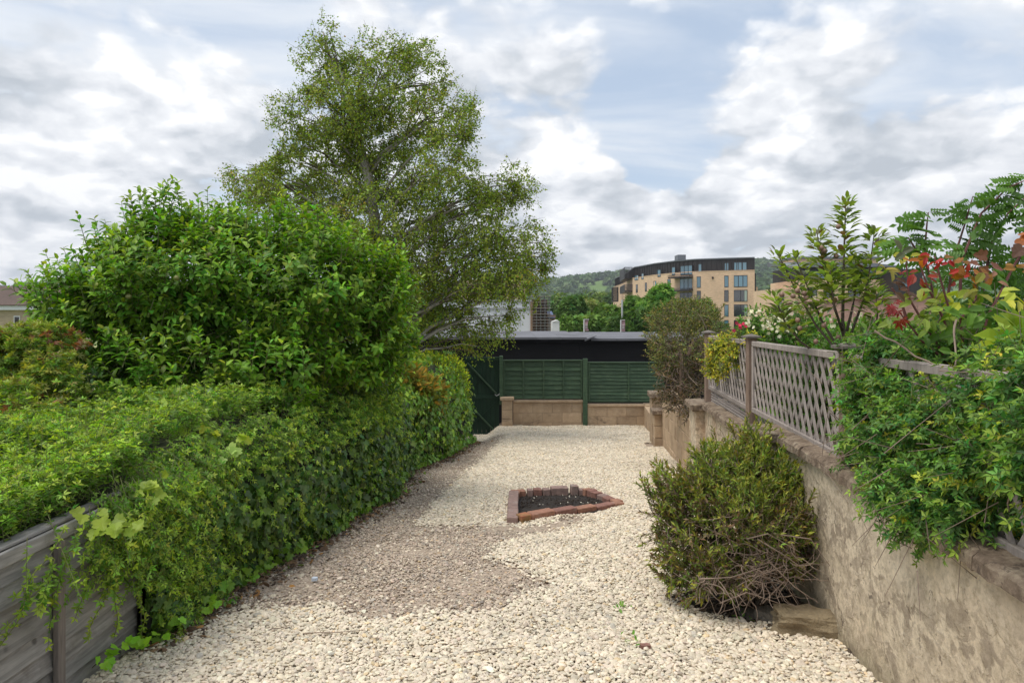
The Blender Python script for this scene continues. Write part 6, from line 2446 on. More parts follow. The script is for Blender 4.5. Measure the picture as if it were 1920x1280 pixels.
# ================================================================== garages behind the fence
def make_garage():
    blk = wood('black_boarding', (0.003, 0.003, 0.004), (0.007, 0.007, 0.009), (1.0, 6, 6), 0.8, False, 0.2)
    fas = flat('black_fascia', (0.013, 0.013, 0.016), 0.7, 0, 0.4, 3, 0, 0.2)
    felt = flat('roof_felt', (0.135, 0.135, 0.15), 0.8, 0, 0.3, 1.2, 0.01)
    d = 17.2
    zt = zpx(634, d)
    t0 = thing('garage_row', (xpx(1000, d), d, -1.8), 'long low black boarded garage row with flat grey felt roof behind the green fence', 'garage')
    xs = [xpx(p, d) for p in (770, 860, 940, 1086, 1210, 1330, 1452)]
    for i, (a, b) in enumerate(zip(xs[:-1], xs[1:])):
        MB().box(a + 0.004, b - 0.004, d, d + 0.04, -1.9, zt - 0.005).build('panel', blk, t0)
    MB().box(xs[0], xs[-1], d + 0.045, d + 6.5, -1.9, zt - 0.03).build('wall', blk, t0)
    fz = zpx(641.5, d)
    for (a, b, f0, f1) in ((770, 1008, 636, 642.5), (1009, 1177, 635.5, 642), (1178, 1452, 634.5, 640)):
        MB().box(xpx(a, d), xpx(b, d) - 0.004, d - 0.035, d - 0.002, zpx(f1, d), zpx(f0, d)).build('fascia', fas, t0, bevel=0.004)
    # two roofs, meeting at a lapped joint
    for (a, b, z, q) in ((770, 1100, 0.0, 0.0), (1108, 1452, -0.03, 0.05)):
        zf, zb = zpx(632, d) + z, zpx(620.5, 24.0) + z
        n = 7
        for i in range(n):
            x0 = xpx(a, d) + (xpx(b, d) - xpx(a, d)) * i / n
            x1 = xpx(a, d) + (xpx(b, d) - xpx(a, d)) * (i + 1) / n - 0.006
            mb = MB()
            e = random.uniform(-.006, .006)
            mb.hexa([(x0, d - .09 + e, zf - .055), (x1, d - .09 + e, zf - .055), (x1, 24, zb - .05), (x0, 24, zb - .05), (x0, d - .09 + e, zf), (x1, d - .09 + e, zf), (x1, 24, zb), (x0, 24, zb)])
            mb.build('roof_sheet', felt, t0)
    mb = MB()
    z = zpx(631, d)
    mb.hexa([(xpx(1096, d), d - .13, z - .11), (xpx(1112, d), d - .13, z - .02), (xpx(1112, d), 22, z + .02), (xpx(1096, d), 22, z - .0),
             (xpx(1096, d), d - .13, z - .06), (xpx(1118, d), d - .13, z + .03), (xpx(1118, d), 22, z + .05), (xpx(1096, d), 22, z + .03)])
    mb.build('joint_flap', felt, t0)


make_garage()

# ================================================================== buildings
def brick_far(name, col, mortar, scale=3.0, sq=(1, 1, 1)):
    m, t, b = mat_new(name)
    p = geo_pos(t)
    x, y, z = t.sep(p)
    bt = t.n.new('ShaderNodeTexBrick')
    t.put(bt.inputs['Vector'], t.comb(t.math('ADD', x, y), z, 0.0))
    bt.inputs['Scale'].default_value = scale
    bt.inputs['Brick Width'].default_value = 0.7
    bt.inputs['Row Height'].default_value = 0.24
    bt.inputs['Mortar Size'].default_value = 0.025
    bt.inputs['Color1'].default_value = (*[c * 0.86 for c in col], 1)
    bt.inputs['Color2'].default_value = (*[min(1, c * 1.12) for c in col], 1)
    bt.inputs['Mortar'].default_value = (*mortar, 1)
    n = t.noise(p, 0.35, 5, 0.6)
    c = t.mix(1.0, bt.outputs[0], t.ramp(n, [(0.3, 0.86), (0.7, 1.08)]), 'MULTIPLY')
    t.put(b.inputs['Base Color'], c)
    b.inputs['Roughness'].default_value = 0.9
    return m


BRICKF = brick_far('buff_brick', (0.68, 0.455, 0.295), (0.60, 0.46, 0.34))
METAL = flat('bronze_cladding', (0.035, 0.028, 0.028), 0.45, 0.3, 0.2, 0.5)
ZINC = flat('zinc_roof', (0.16, 0.17, 0.185), 0.45, 0.4, 0.15, 0.4)
FRAME = flat('dark_window_frame', (0.012, 0.012, 0.014), 0.5)


def glass_mat(name, col, rough=0.06):
    m, t, b = mat_new(name)
    oi = t.n.new('ShaderNodeObjectInfo')
    c = t.mix(t.math('MULTIPLY', oi.outputs['Random'], 0.8), col, tuple(x * 0.35 for x in col))
    t.put(b.inputs['Base Color'], c)
    b.inputs['Roughness'].default_value = rough
    b.inputs['Specular IOR Level'].default_value = 1.0
    b.inputs['Coat Weight'].default_value = 0.6
    b.inputs['Coat Roughness'].default_value = 0.03
    return m


GLASS = glass_mat('window_glass', (0.13, 0.27, 0.36))
GLASS_D = glass_mat('dark_window_glass', (0.012, 0.018, 0.022))
CURTAIN = flat('pale_curtain', (0.35, 0.42, 0.36), 0.9)


def make_apartments():
    # facade line in plan, in photo x and distance
    pl = [(1415, 137), (1357, 139), (1300, 141.5), (1266, 145), (1226, 152), (1187, 163), (1176, 178), (1164, 192), (1150, 208)]
    pts = [np.array((xpx(p, d), d)) for p, d in pl]
    zp = lambda py: E - (py - 600) / F * 137.0
    z_brick, z_roof, z0 = zp(507), zp(483.5), -9.0
    t0 = thing('apartment_building', (pts[2][0], pts[2][1] + 8, z0), 'curved buff brick apartment block with dark metal top storey in the distance', 'building')
    depth = 13.0
    inn = []
    for i, p in enumerate(pts):
        a = pts[max(i - 1, 0)]
        b = pts[min(i + 1, len(pts) - 1)]
        u = (b - a) / np.linalg.norm(b - a)
        n = np.array((u[1], -u[0]))
        inn.append(n)

    def ring(off_front, off_back, za, zb, nm, mat):
        for i in range(len(pts) - 1):
            a, b = pts[i] + inn[i] * off_front, pts[i + 1] + inn[i + 1] * off_front
            c, d_ = pts[i + 1] + inn[i + 1] * off_back, pts[i] + inn[i] * off_back
            MB().hexa([(b[0], b[1], za), (a[0], a[1], za), (d_[0], d_[1], za), (c[0], c[1], za),
                       (b[0], b[1], zb), (a[0], a[1], zb), (d_[0], d_[1], zb), (c[0], c[1], zb)]).build(nm, mat, t0)
    ring(0, depth, z0, z_brick, 'wall', BRICKF)
    ring(0.5, depth - .5, z_brick, z_roof, 'top_storey', METAL)
    ring(-0.05, depth + .05, z_brick - 0.02, z_brick + 0.12, 'parapet', BRICKF)
    # roof with standing seams and a slight fall
    for i in range(len(pts) - 1):
        a, b = pts[i] + inn[i] * 0.2, pts[i + 1] + inn[i + 1] * 0.2
        c, d_ = pts[i + 1] + inn[i + 1] * (depth - 1), pts[i] + inn[i] * (depth - 1)
        z = z_roof
        MB().hexa([(b[0], b[1], z), (a[0], a[1], z), (d_[0], d_[1], z + .7), (c[0], c[1], z + .7), (b[0], b[1], z + .22), (a[0], a[1], z + .22), (d_[0], d_[1], z + 1.0), (c[0], c[1], z + 1.0)]).build('roof', ZINC, t0)
    # cladding ribs
    for i in range(len(pts) - 1):
        a, b = pts[i] + inn[i] * 0.45, pts[i + 1] + inn[i + 1] * 0.45
        n = int(np.linalg.norm(b - a) / 0.9)
        mb = MB()
        for k in range(n):
            p = a + (b - a) * (k + .5) / n
            mb.box(p[0] - .04, p[0] + .04, p[1] - .08, p[1] + .02, z_brick + .12, z_roof)
        o = mb.build('cladding_ribs', METAL, t0)
        o['kind'] = 'stuff'

    def on_facade(px):
        sl = (px - 960) / F
        for i in range(len(pts) - 1):
            a, b = pts[i], pts[i + 1]
            # intersect ray (sl*t, t)
            dv = b - a
            den = dv[0] - sl * dv[1]
            if abs(den) < 1e-6:
                continue
            s = (sl * a[1] - a[0]) / den
            if -0.001 <= s <= 1.001:
                return a + dv * s, inn[i] * (1 - s) + inn[i + 1] * s
        return pts[0], inn[0]

    def window(p0, p1, ya, yb, panes=1, proud=0.0, curtain=False, dark=False):
        a, na = on_facade(p0)
        b, nb = on_facade(p1)
        za, zb = zp(yb), zp(ya)
        off = 0.5 if za > z_brick - 0.1 else 0.0
        a, b = a + na * off, b + nb * off
        dv = b - a
        n = -na
        w = MB()
        fw = 0.10
        L_ = np.linalg.norm(dv)
        u = dv / L_

        def P(s, z, o):
            q = a + u * s + n * o
            return (q[0], q[1], z)

        def bar(s0, s1, z0_, z1_, o0, o1, mb):
            mb.hexa([P(s0, z0_, o0), P(s1, z0_, o0), P(s1, z0_, o1), P(s0, z0_, o1), P(s0, z1_, o0), P(s1, z1_, o0), P(s1, z1_, o1), P(s0, z1_, o1)])
        bar(0, L_, zb - fw, zb, -.05, .06, w)
        bar(0, L_, za, za + fw, -.05, .06, w)
        for k in range(panes + 1):
            s = L_ * k / panes
            bar(max(0, s - fw * .6), min(L_, s + fw * .6), za + fw, zb - fw, -.05, .05, w)
        wo = w.build('window', FRAME, t0)
        for k in range(panes):
            g = MB()
            bar(L_ * k / panes + .05, L_ * (k + 1) / panes - .05, za + fw * .8, zb - fw * .8, 0.0, 0.02, g)
            g.build('pane', GLASS_D if dark else GLASS, wo)
        if curtain:
            g = MB()
            bar(L_ - .55, L_ - .12, za + fw, zb - fw, 0.022, 0.028, g)
            g.build('curtain', CURTAIN, wo)
    # top storey
    for (a, b, y0, y1, n) in ((1376, 1400, 490, 506, 3), (1358, 1366, 490.5, 506, 1), (1308, 1315, 491, 507, 1), (1276, 1298, 493, 512, 3), (1260, 1266, 494, 510, 1), (1233, 1239, 496, 511, 1),
                              (1203, 1207, 499, 512, 1), (1190, 1197, 501, 512, 2)):
        window(a, b, y0, y1, n)
    for (y0, y1, dk) in ((515.5, 537.5, False), (543, 565, True), (570.5, 593, True), (600, 622, True)):
        window(1376, 1401.5, y0, y1, 3 if not dk else 2, curtain=dk, dark=dk)
        window(1358, 1366, y0, y1, 1, dark=dk and y0 < 560)
        if y0 < 560:
            window(1306.5, 1314, y0 + .5, y1, 1, dark=dk)
            window(1275, 1298, y0 + 3, y1 + 3, 3, dark=dk)
        window(1251.5, 1257.5, y0 + 2, y1 + 2, 1, dark=dk)
        window(1225, 1230.5, y0 + 3.5, y1 + 1, 1, dark=dk)
        window(1209.5, 1213, y0 + 4.5, y1 + 1.5, 1, dark=True)
        window(1192.5, 1196, y0 + 6, y1 + 2, 1, dark=True)
    # balconies
    for (p0, p1, y0, y1) in ((1265, 1299, 512, 518), (1265, 1299, 538.5, 544), (1176, 1186, 505, 525), (1176, 1186, 536, 549), (1147, 1157, 539, 566)):
        a, na = on_facade(p0)
        b, nb = on_facade(p1)
        k = 1.9
        if p0 < 1160:
            a, b = np.array((xpx(1147, 190), 190)), np.array((xpx(1157.5, 188), 188))
            na = nb = np.array((0, 1.0))
        a2, b2 = a - na * k, b - nb * k
        za, zb = zp(y1), zp(y0)
        if p0 < 1200:
            f = np.mean([a[1], b[1]]) / 137
            za, zb = E - (y1 - 600) / F * 137 * f, E - (y0 - 600) / F * 137 * f
        bo = MB().hexa([(a2[0], a2[1], za), (b2[0], b2[1], za), (b[0], b[1], za), (a[0], a[1], za),
                        (a2[0], a2[1], za + .3), (b2[0], b2[1], za + .3), (b[0], b[1], za + .3), (a[0], a[1], za + .3)]).build('balcony', METAL, t0)
        rail = MB()
        for (q, r) in ((a2, b2), (a, a2), (b2, b)):
            rail.beam((q[0], q[1], zb), (r[0], r[1], zb), .08, .08)
            m_ = max(2, int(np.linalg.norm(r - q) / (.25 if p0 > 1200 else .12)))
            for i in range(m_ + 1):
                s = q + (r - q) * i / m_
                rail.box(s[0] - .03, s[0] + .03, s[1] - .03, s[1] + .03, za + .3, zb)
        rail.build('railing', METAL, bo)
    # plant box on the roof and dark side bay
    MB().box(xpx(1271, 147), xpx(1286, 147), 147, 150, z_roof + .5, z_roof + 1.6).build('roof_vent', ZINC, t0)
    MB().box(xpx(1412, 139), xpx(1417.5, 139), 139, 146, -8, zp(511)).build('side_bay', METAL, t0)
    MB().box(xpx(1414, 141), xpx(1421, 141), 141, 148, -8, zp(536)).build('side_wing', BRICKF, t0)
    # lights by the doors
    for (px, py) in ((1336, 519),):
        a, n = on_facade(px)
        MB().box(a[0] - .15, a[0] + .15, a[1] - .2, a[1] - .01, zp(py + 2), zp(py - 2)).build('wall_vent', METAL, t0)


make_apartments()


def simple_window(t0, px0, px1, y0, y1, d, panes=1, frame=FRAME, glass=GLASS, fw=0.07, yoff=0.0):
    x0, x1 = xpx(px0, d), xpx(px1, d)
    za, zb = zpx(y1, d), zpx(y0, d)
    w = MB()
    f = d - yoff
    w.box(x0, x1, f - .06, f - .003, zb - fw, zb)
    w.box(x0, x1, f - .06, f - .003, za, za + fw)
    for k in range(panes + 1):
        s = x0 + (x1 - x0) * k / panes
        w.box(max(x0, s - fw * .6), min(x1, s + fw * .6), f - .055, f - .004, za + fw, zb - fw)
    wo = w.build('window', frame, t0)
    for k in range(panes):
        a = x0 + (x1 - x0) * k / panes
        b = x0 + (x1 - x0) * (k + 1) / panes
        MB().box(a + .03, b - .03, f - .02, f - .012, za + fw * .9, zb - fw * .9).build('pane', glass, wo)


def make_second_block():
    d = 105.0
    X = lambda p: xpx(p, d)
    Z = lambda p: zpx(p, d)
    t0 = thing('apartment_building', (X(1580), d + 6, -8), 'second buff brick block with zinc roof half hidden behind the young apple tree', 'building')
    MB().box(X(1500), X(1700), d, d + 12, -9, Z(524)).build('wall', BRICKF, t0)
    MB().box(X(1456), X(1499.9), d + .4, d + 10, -9, Z(541)).build('wall', BRICKF, t0)
    MB().box(X(1500), X(1700), d + 1, d + 11, Z(524) + .002, Z(499)).build('top_storey', METAL, t0)
    MB().hexa([(X(1480), d - .3, Z(501)), (X(1700), d - .3, Z(501)), (X(1700), d + 9, Z(501) + .7), (X(1480), d + 9, Z(501) + .7),
               (X(1480), d - .3, Z(499)), (X(1678), d - .3, Z(499)), (X(1672), d + 9, Z(499) + 1.3), (X(1480), d + 9, Z(499) + 1.3)]).build('roof', ZINC, t0)
    MB().box(xpx(1488, 114), xpx(1648, 114), d + 9.2, d + 15, zpx(512, 114), zpx(485, 114)).build('rear_wall', BRICKF, t0)
    MB().box(xpx(1486, 114), xpx(1650, 114), d + 9.0, d + 15.2, zpx(485, 114) + .002, zpx(481, 114)).build('rear_roof', ZINC, t0)
    for i in range(28):
        x = X(1520) + i * 0.48
        MB().hexa([(x, d - .3, Z(499) + .0), (x + .05, d - .3, Z(499)), (x + .05, d + 8.9, Z(499) + 1.3), (x, d + 8.9, Z(499) + 1.3),
                   (x, d - .3, Z(499) + .08), (x + .05, d - .3, Z(499) + .08), (x + .05, d + 8.9, Z(499) + 1.38), (x, d + 8.9, Z(499) + 1.38)]).build('seam', ZINC, t0)
    for (a, b, y0, y1, n, dd) in ((1519, 1556, 507, 524, 4, d + 1), (1629, 1662, 505, 522, 3, d + 1), (1516, 1532, 538, 565, 2, d), (1544, 1556, 538, 565, 1, d), (1462, 1470, 549, 570, 1, d + .4), (1590, 1612, 536, 562, 2, d)):
        simple_window(t0, a, b, y0, y1, dd, n, FRAME, GLASS if y0 < 530 else GLASS_D, 0.12)
    # dark lift housing to the right
    t1 = thing('dark_annex', (X(1710), d - 4, -8), 'low black clad annex right of the second brick block', 'building')
    MB().box(xpx(1676, 101), xpx(1730, 101), 101, 104.8, -8, zpx(504, 101)).build('wall', METAL, t1)
    simple_window(t1, 1690, 1706, 528, 538, 101, 1, FRAME, GLASS, 0.1)
    # pinkish tiled roof of a nearer outbuilding
    d2 = 30.0
    mt = brick_far('pink_brickwork', (0.50, 0.30, 0.22), (0.42, 0.30, 0.24), 3.4)
    t2 = thing('outbuilding', (xpx(1620, d2), d2, -2.5), 'low pinkish brick outbuilding beyond the roses on the right', 'building')
    x0, x1, x2 = xpx(1575, d2), xpx(1650, d2), xpx(1780, d2)
    mb = MB()
    zb = -2.4
    mb.hexa([(x0, d2, zb), (x2, d2, zb), (x2, d2 + 6, zb), (x0, d2 + 6, zb), (x0, d2, zpx(562, d2)), (x2, d2, zpx(556, d2)), (x2, d2 + 6, zpx(556, d2)), (x0, d2 + 6, zpx(562, d2))])
    mb.build('wall', mt, t2)
    mb = MB()
    mb.hexa([(x0 - .15, d2 - .12, zpx(562, d2)), (x2, d2 - .12, zpx(556, d2)), (x2, d2 + 6.1, zpx(556, d2)), (x0 - .15, d2 + 6.1, zpx(562, d2)),
             (x0 - .15, d2 - .12, zpx(562, d2) + .12), (x2, d2 - .12, zpx(556, d2) + .12), (x2, d2 + 6.1, zpx(556, d2) + .12), (x0 - .15, d2 + 6.1, zpx(562, d2) + .12)])
    mb.build('roof', flat('pink_coping', (0.40, 0.27, 0.2), 0.9, 0, .2, 2), t2)


make_second_block()


def make_left_buildings():
    white = flat('white_render', (0.68, 0.69, 0.70), 0.8, 0, 0.06, 0.6)
    trim = flat('grey_trim', (0.42, 0.43, 0.45), 0.7)
    d = 42.0
    X = lambda p: xpx(p, d)
    Z = lambda p: zpx(p, d)
    t0 = thing('white_building', (X(890), d + 5, -7), 'large plain white building partly veiled by the birch twigs', 'building')
    MB().box(X(770), X(995), d, d + 10, -8, Z(565)).build('wall', white, t0)
    MB().box(X(768), X(996), d - .12, d + 10.1, Z(565) + .002, Z(562)).build('parapet', trim, t0)
    MB().box(X(770), X(996), d - .1, d - .002, Z(579), Z(576)).build('trim_band', trim, t0)
    MB().tube([(X(996.5), d - .1, -8), (X(996.5), d - .1, Z(566))], 0.07, 6).build('drainpipe', flat('brown_pipe', (0.25, 0.16, 0.10), .7), t0)
    for a in (895, 930, 975):
        MB().box(X(a), X(a + .8), d - .03, d - .002, Z(612), Z(582)).build('joint', trim, t0)
    simple_window(t0, 914, 920, 590, 606, d, 1, trim, GLASS_D)
    simple_window(t0, 812, 822, 588, 606, d, 1, trim, GLASS_D)
    simple_window(t0, 858, 868, 588, 606, d, 1, trim, GLASS_D)
    # cream building behind
    d = 60.0
    cream = flat('cream_render', (0.62, 0.47, 0.32), 0.85, 0, .08, .5)
    t1 = thing('cream_building', (xpx(910, d), d + 5, -7), 'cream building with dark glazed strips rising behind the white one', 'building')
    MB().box(xpx(862, d), xpx(985, d), d, d + 8, -8, zpx(525, d)).build('wall', cream, t1)
    gl = flat('green_glazing', (0.03, 0.06, 0.055), 0.2, 0, .2, 1)
    MB().box(xpx(926, d), xpx(940, d), d - .3, d - .002, -2, zpx(521, d)).build('stair_glazing', gl, t1)
    MB().box(xpx(948, d), xpx(998, d), d + 1, d + 7, zpx(548, d), zpx(508, d)).build('roof_pavilion', gl, t1)
    MB().box(xpx(946, d), xpx(1000, d), d + .8, d + 7.2, zpx(508, d) + .002, zpx(504, d)).build('roof', ZINC, t1)
    for a in (880, 898, 958):
        simple_window(t1, a, a + 9, 540, 556, d, 1, FRAME, GLASS)
    # house at the far left
    d = 62.0
    stone = brick_far('far_stone', (0.42, 0.33, 0.22), (0.32, 0.26, 0.18), 2.2)
    tile = brick_far('brown_tiles', (0.115, 0.075, 0.058), (0.045, 0.032, 0.028), 5.0)
    t2 = thing('house', (xpx(-40, d), d + 4, -8), 'stone house with brown tiled roof at the far left edge', 'house')
    MB().box(xpx(-240, d), xpx(75, d), d, d + 8, -8, zpx(580, d)).build('wall', stone, t2)
    MB().box(xpx(-244, d), xpx(79, d), d - .35, d - .002, zpx(581, d), zpx(572.5, d)).build('fascia', white, t2)
    x0, x1 = xpx(-248, d), xpx(83, d)
    MB().hexa([(x0, d - .5, zpx(573, d)), (x1, d - .5, zpx(573, d)), (x1, d + 4.2, zpx(543.5, d) + .3), (x0, d + 4.2, zpx(543.5, d) + .3),
               (x0, d - .5, zpx(571.5, d)), (x1, d - .5, zpx(571.5, d)), (x1, d + 4.2, zpx(542, d) + .5), (x0, d + 4.2, zpx(542, d) + .5)]).build('roof', tile, t2)
    MB().hexa([(x0, d + 8.6, zpx(573, d)), (x1, d + 8.6, zpx(573, d)), (x1, d + 4.2, zpx(543.5, d) + .3), (x0, d + 4.2, zpx(543.5, d) + .3),
               (x0, d + 8.6, zpx(571.5, d)), (x1, d + 8.6, zpx(571.5, d)), (x1, d + 4.2, zpx(542, d) + .5), (x0, d + 4.2, zpx(542, d) + .5)]).build('roof', tile, t2)
    simple_window(t2, 26.5, 38, 592, 615, d, 1, white, GLASS_D, 0.09)
    simple_window(t2, -70, -40, 592, 615, d, 2, white, GLASS_D, 0.09)


make_left_buildings()


def make_street():
    # scaffolding round a part-built house
    d = 70.0
    steel = flat('scaffold_steel', (0.22, 0.22, 0.23), 0.5, 0.5)
    board = flat('scaffold_board', (0.30, 0.23, 0.16), 0.9)
    brickd = flat('raw_blockwork', (0.20, 0.14, 0.11), 0.95, 0, .3, 1)
    t0 = thing('scaffolded_building', (xpx(1020, d), d, -7), 'scaffolding wrapped round a half built brick house right of the birch', 'scaffolding')
    MB().box(xpx(998, d), xpx(1028, d), d + 1.3, d + 7, -7.5, zpx(560, d)).build('wall', brickd, t0)
    x0, x1 = xpx(998, d), xpx(1030, d)
    for i in range(5):
        for y in (d, d + 1.1):
            x = x0 + (x1 - x0) * i / 4
            MB().tube([(x, y, -7.5), (x, y, zpx(550 + 2 * i, d))], 0.04, 5).build('standard', steel, t0)
    for k in range(7):
        z = zpx(556 + k * 11, d)
        MB().box(x0 - .2, x1 + .2, d - .05, d + 1.15, z, z + .06).build('board_lift', board, t0)
        for h in (.5, 1.0):
            MB().tube([(x0 - .2, d - .05, z + h * .6), (x1 + .2, d - .05, z + h * .6)], 0.03, 5).build('ledger', steel, t0)
    simple_t = thing('terrace_roof', (xpx(1036, 80), 80, -7), 'small blue roofed building beside the scaffolding', 'building')
    MB().box(xpx(1026, 80), xpx(1042, 80), 80, 86, -7.5, zpx(590, 80)).build('wall', brickd, simple_t)
    MB().hexa([(xpx(1025, 80), 79.8, zpx(596, 80)), (xpx(1040, 80), 79.8, zpx(596, 80)), (xpx(1038, 80), 84, zpx(583, 80)), (xpx(1026, 80), 84, zpx(583, 80)),
               (xpx(1025, 80), 79.8, zpx(595, 80)), (xpx(1040, 80), 79.8, zpx(595, 80)), (xpx(1038, 80), 84, zpx(582, 80)), (xpx(1026, 80), 84, zpx(582, 80))]).build('roof', flat('slate_blue', (0.06, 0.09, 0.19), .6), simple_t)
    d = 45.0
    cab = thing('white_cabin', (xpx(1042, d), d, -3), 'small white cabin standing beyond the garage roof left of the banners', 'cabin')
    wh = flat('cabin_white', (0.66, 0.66, 0.64), 0.7, 0, .05)
    MB().box(xpx(1036, d), xpx(1049, d), d, d + 2, -3.5, zpx(603, d)).build('wall', wh, cab)
    MB().add([(xpx(1035.5, d), d - .05, zpx(603.2, d)), (xpx(1049.8, d), d - .05, zpx(603.2, d)), (xpx(1045, d), d - .05, zpx(599.5, d)),
              (xpx(1035.5, d), d + 2, zpx(603.2, d)), (xpx(1049.8, d), d + 2, zpx(603.2, d)), (xpx(1045, d), d + 2, zpx(599.5, d))],
             [(0, 1, 2), (5, 4, 3), (0, 3, 4, 1), (1, 4, 5, 2), (2, 5, 3, 0)]).build('roof', wh, cab)
    # banners and poles
    ban = flat('mauve_banner', (0.30, 0.19, 0.20), 0.8, 0, .25, 4)
    pole = flat('grey_pole', (0.45, 0.45, 0.46), 0.5)
    for (px, w, y0, y1, lb) in ((1095, 9.5, 598.5, 621, 'leaning mauve banner on a white pole, left of the pair above the garage roof'), (1164, 8, 599.5, 622, 'upright mauve banner on a white pole, right of the pair above the garage roof')):
        d = 34.0
        x = xpx(px, d)
        b = thing('banner', (x, d, -3), lb, 'banner', 'banners above the garage roof')
        MB().tube([(x, d, -3.5), (x, d, zpx(y0, d))], 0.028, 6).build('pole', wh, b)
        MB().box(x, xpx(px + w, d), d - .012, d + .012, zpx(y0 + .6, d), zpx(y0 - .4, d)).build('arm', wh, b)
        k = 0.6 if px < 1100 else 0.0
        ns = 8
        vs, fs = [], []
        for i in range(ns + 1):
            z = zpx(y0 + 1, d) + (zpx(y1 - 1, d) - zpx(y0 + 1, d)) * i / ns
            bx = xpx(px + w, d) - k * .06 * (1 - abs(i / ns - .0)) * i
            for xx in (x + .035, bx):
                vs += [(xx, d - .004 + .02 * math.sin(i * 1.2), z), (xx, d + .004 + .02 * math.sin(i * 1.2), z)]
        for i in range(ns):
            o = i * 4
            fs += [(o, o + 2, o + 6, o + 4), (o + 1, o + 5, o + 7, o + 3), (o, o + 4, o + 5, o + 1), (o + 2, o + 3, o + 7, o + 6)]
        MB().add(vs, fs).build('cloth', ban, b)
        # pale print lines
        for q in (0.45, 0.58, .7):
            zq = zpx(y0 + (y1 - y0) * q, d)
            MB().box(x + .06, x + .17, d - .035, d - .03, zq - .012, zq + .012).build('print_line', wh, b)
    for (px, y0, d, r, lb) in ((1166.5, 562, 60, .10, 'thick pale grey pole rising behind the right banner'), (1127.5, 588, 66, .045, 'slim street lamp between the two banners'), (1056, 590, 66, .045, 'slim street lamp right of the white cabin')):
        x = xpx(px, d)
        b = thing('street_pole', (x, d, -8), lb, 'pole', 'poles beyond the garages')
        MB().tube([(x, d, -8), (x, d, zpx(y0, d))], [r, r * .8], 8).build('shaft', pole, b)
        if r < .08:
            MB().beam((x, d, zpx(y0, d)), (x + .5, d, zpx(y0, d) + .08), .08, .06).build('lamp_arm', pole, b)
            MB().beam((x + .45, d, zpx(y0, d) + .08), (x + .95, d, zpx(y0, d) + .1), .16, .08).build('lamp_head', pole, b)
    # few far houses on the slope
    for i, (px, py, d, w, h, lb, cc) in enumerate(((1108, 571, 520, 5, 5, 'pale gabled villa among the valley trees', (.5, .45, .36)), (1052, 541, 1150, 5, 3, 'row of tan fieldside houses high on the hill, the left one', (.45, .36, .26)),
                                              (1064, 540, 1150, 5, 3, 'row of tan fieldside houses high on the hill, the right one', (.45, .36, .26)), (1447, 559, 420, 9, 4, 'pale house on the wooded slope right of the apartments', (.5, .47, .43)), (1104, 563, 540, 2.2, 8, 'slim grey church tower among the valley trees', (.4, .38, .35)))):
        x = xpx(px, d)
        b = thing('house', (x, d, zpx(py + h, d)), lb, 'house', 'far houses on the hillside')
        m_ = flat('far_wall', cc, .9)
        hw = w / 2 / F * d
        MB().box(x - hw, x + hw, d, d + hw * 2, zpx(py + h + 6, d), zpx(py, d)).build('wall', m_, b)
        zt = zpx(py, d)
        rr = hw * .8
        MB().add([(x - hw, d, zt), (x + hw, d, zt), (x + hw, d + 2 * hw, zt), (x - hw, d + 2 * hw, zt), (x - hw, d + hw, zt + rr), (x + hw, d + hw, zt + rr)],
                 [(0, 1, 5, 4), (2, 3, 4, 5), (1, 2, 5), (3, 0, 4)]).build('roof', flat('far_roof', (.2, .17, .15), .9), b)


make_street()

# ================================================================== middle distance trees and wooded hills
def far_tree(px, py, d, rx, ry, col, seed, label, n=2600, leaf=0.42, lobes=9, group='trees beyond the garages'):
    rng = np.random.default_rng(seed)
    c = W(px, py, d)
    rxm, rym = rx / F * d, ry / F * d
    g = float(terrain_z(np.array([c[0]]), np.array([d]))[0])
    t0 = thing('broadleaf_tree', (c[0], d, g), label, 'tree', group)
    C, Rr = [], []
    for k in range(lobes):
        a = rng.uniform(0, 6.28)
        e = rng.uniform(-.6, .75)
        q = np.array([math.cos(a) * math.sqrt(1 - e * e), math.sin(a) * math.sqrt(1 - e * e), e]) * 0.55
        C.append(c + q * np.array([rxm, rxm * .9, rym]))
        s = rng.uniform(.40, .58)
        Rr.append((rxm * s, rxm * s, rym * s))
    C.append(c)
    Rr.append((rxm * .7, rxm * .6, rym * .7))
    C, Rr = np.array(C), np.array(Rr)
    P, out = sample_blobs(C, Rr, n, rng, 0.8, bury=.7)
    P += rng.normal(0, leaf * .5, P.shape)
    N = out + np.array([0, 0, .5]) + rng.normal(0, .6, P.shape)
    D = np.cross(N, rng.normal(size=P.shape))
    cc = tint(col, len(P), rng, .25, .08)
    o = inst_mesh('crown', T_MAPLE, P, D, N, rng.uniform(.7, 1.3, len(P)) * leaf * 1.3, cc, LEAF_DULL, t0, 2.2)
    MB().tube([(c[0], d, g - .3), (c[0] + .1, d, g + (c[2] - g) * .5), (c[0], d, c[2])], [rxm * .09, rxm * .07, rxm * .04], 7).build('trunk', BARK, t0)
    for k in range(5):
        MB().tube([(c[0], d, g + (c[2] - g) * .5), tuple(C[k])], [rxm * .04, rxm * .015], 5).build('limb', BARK, t0)
    return t0


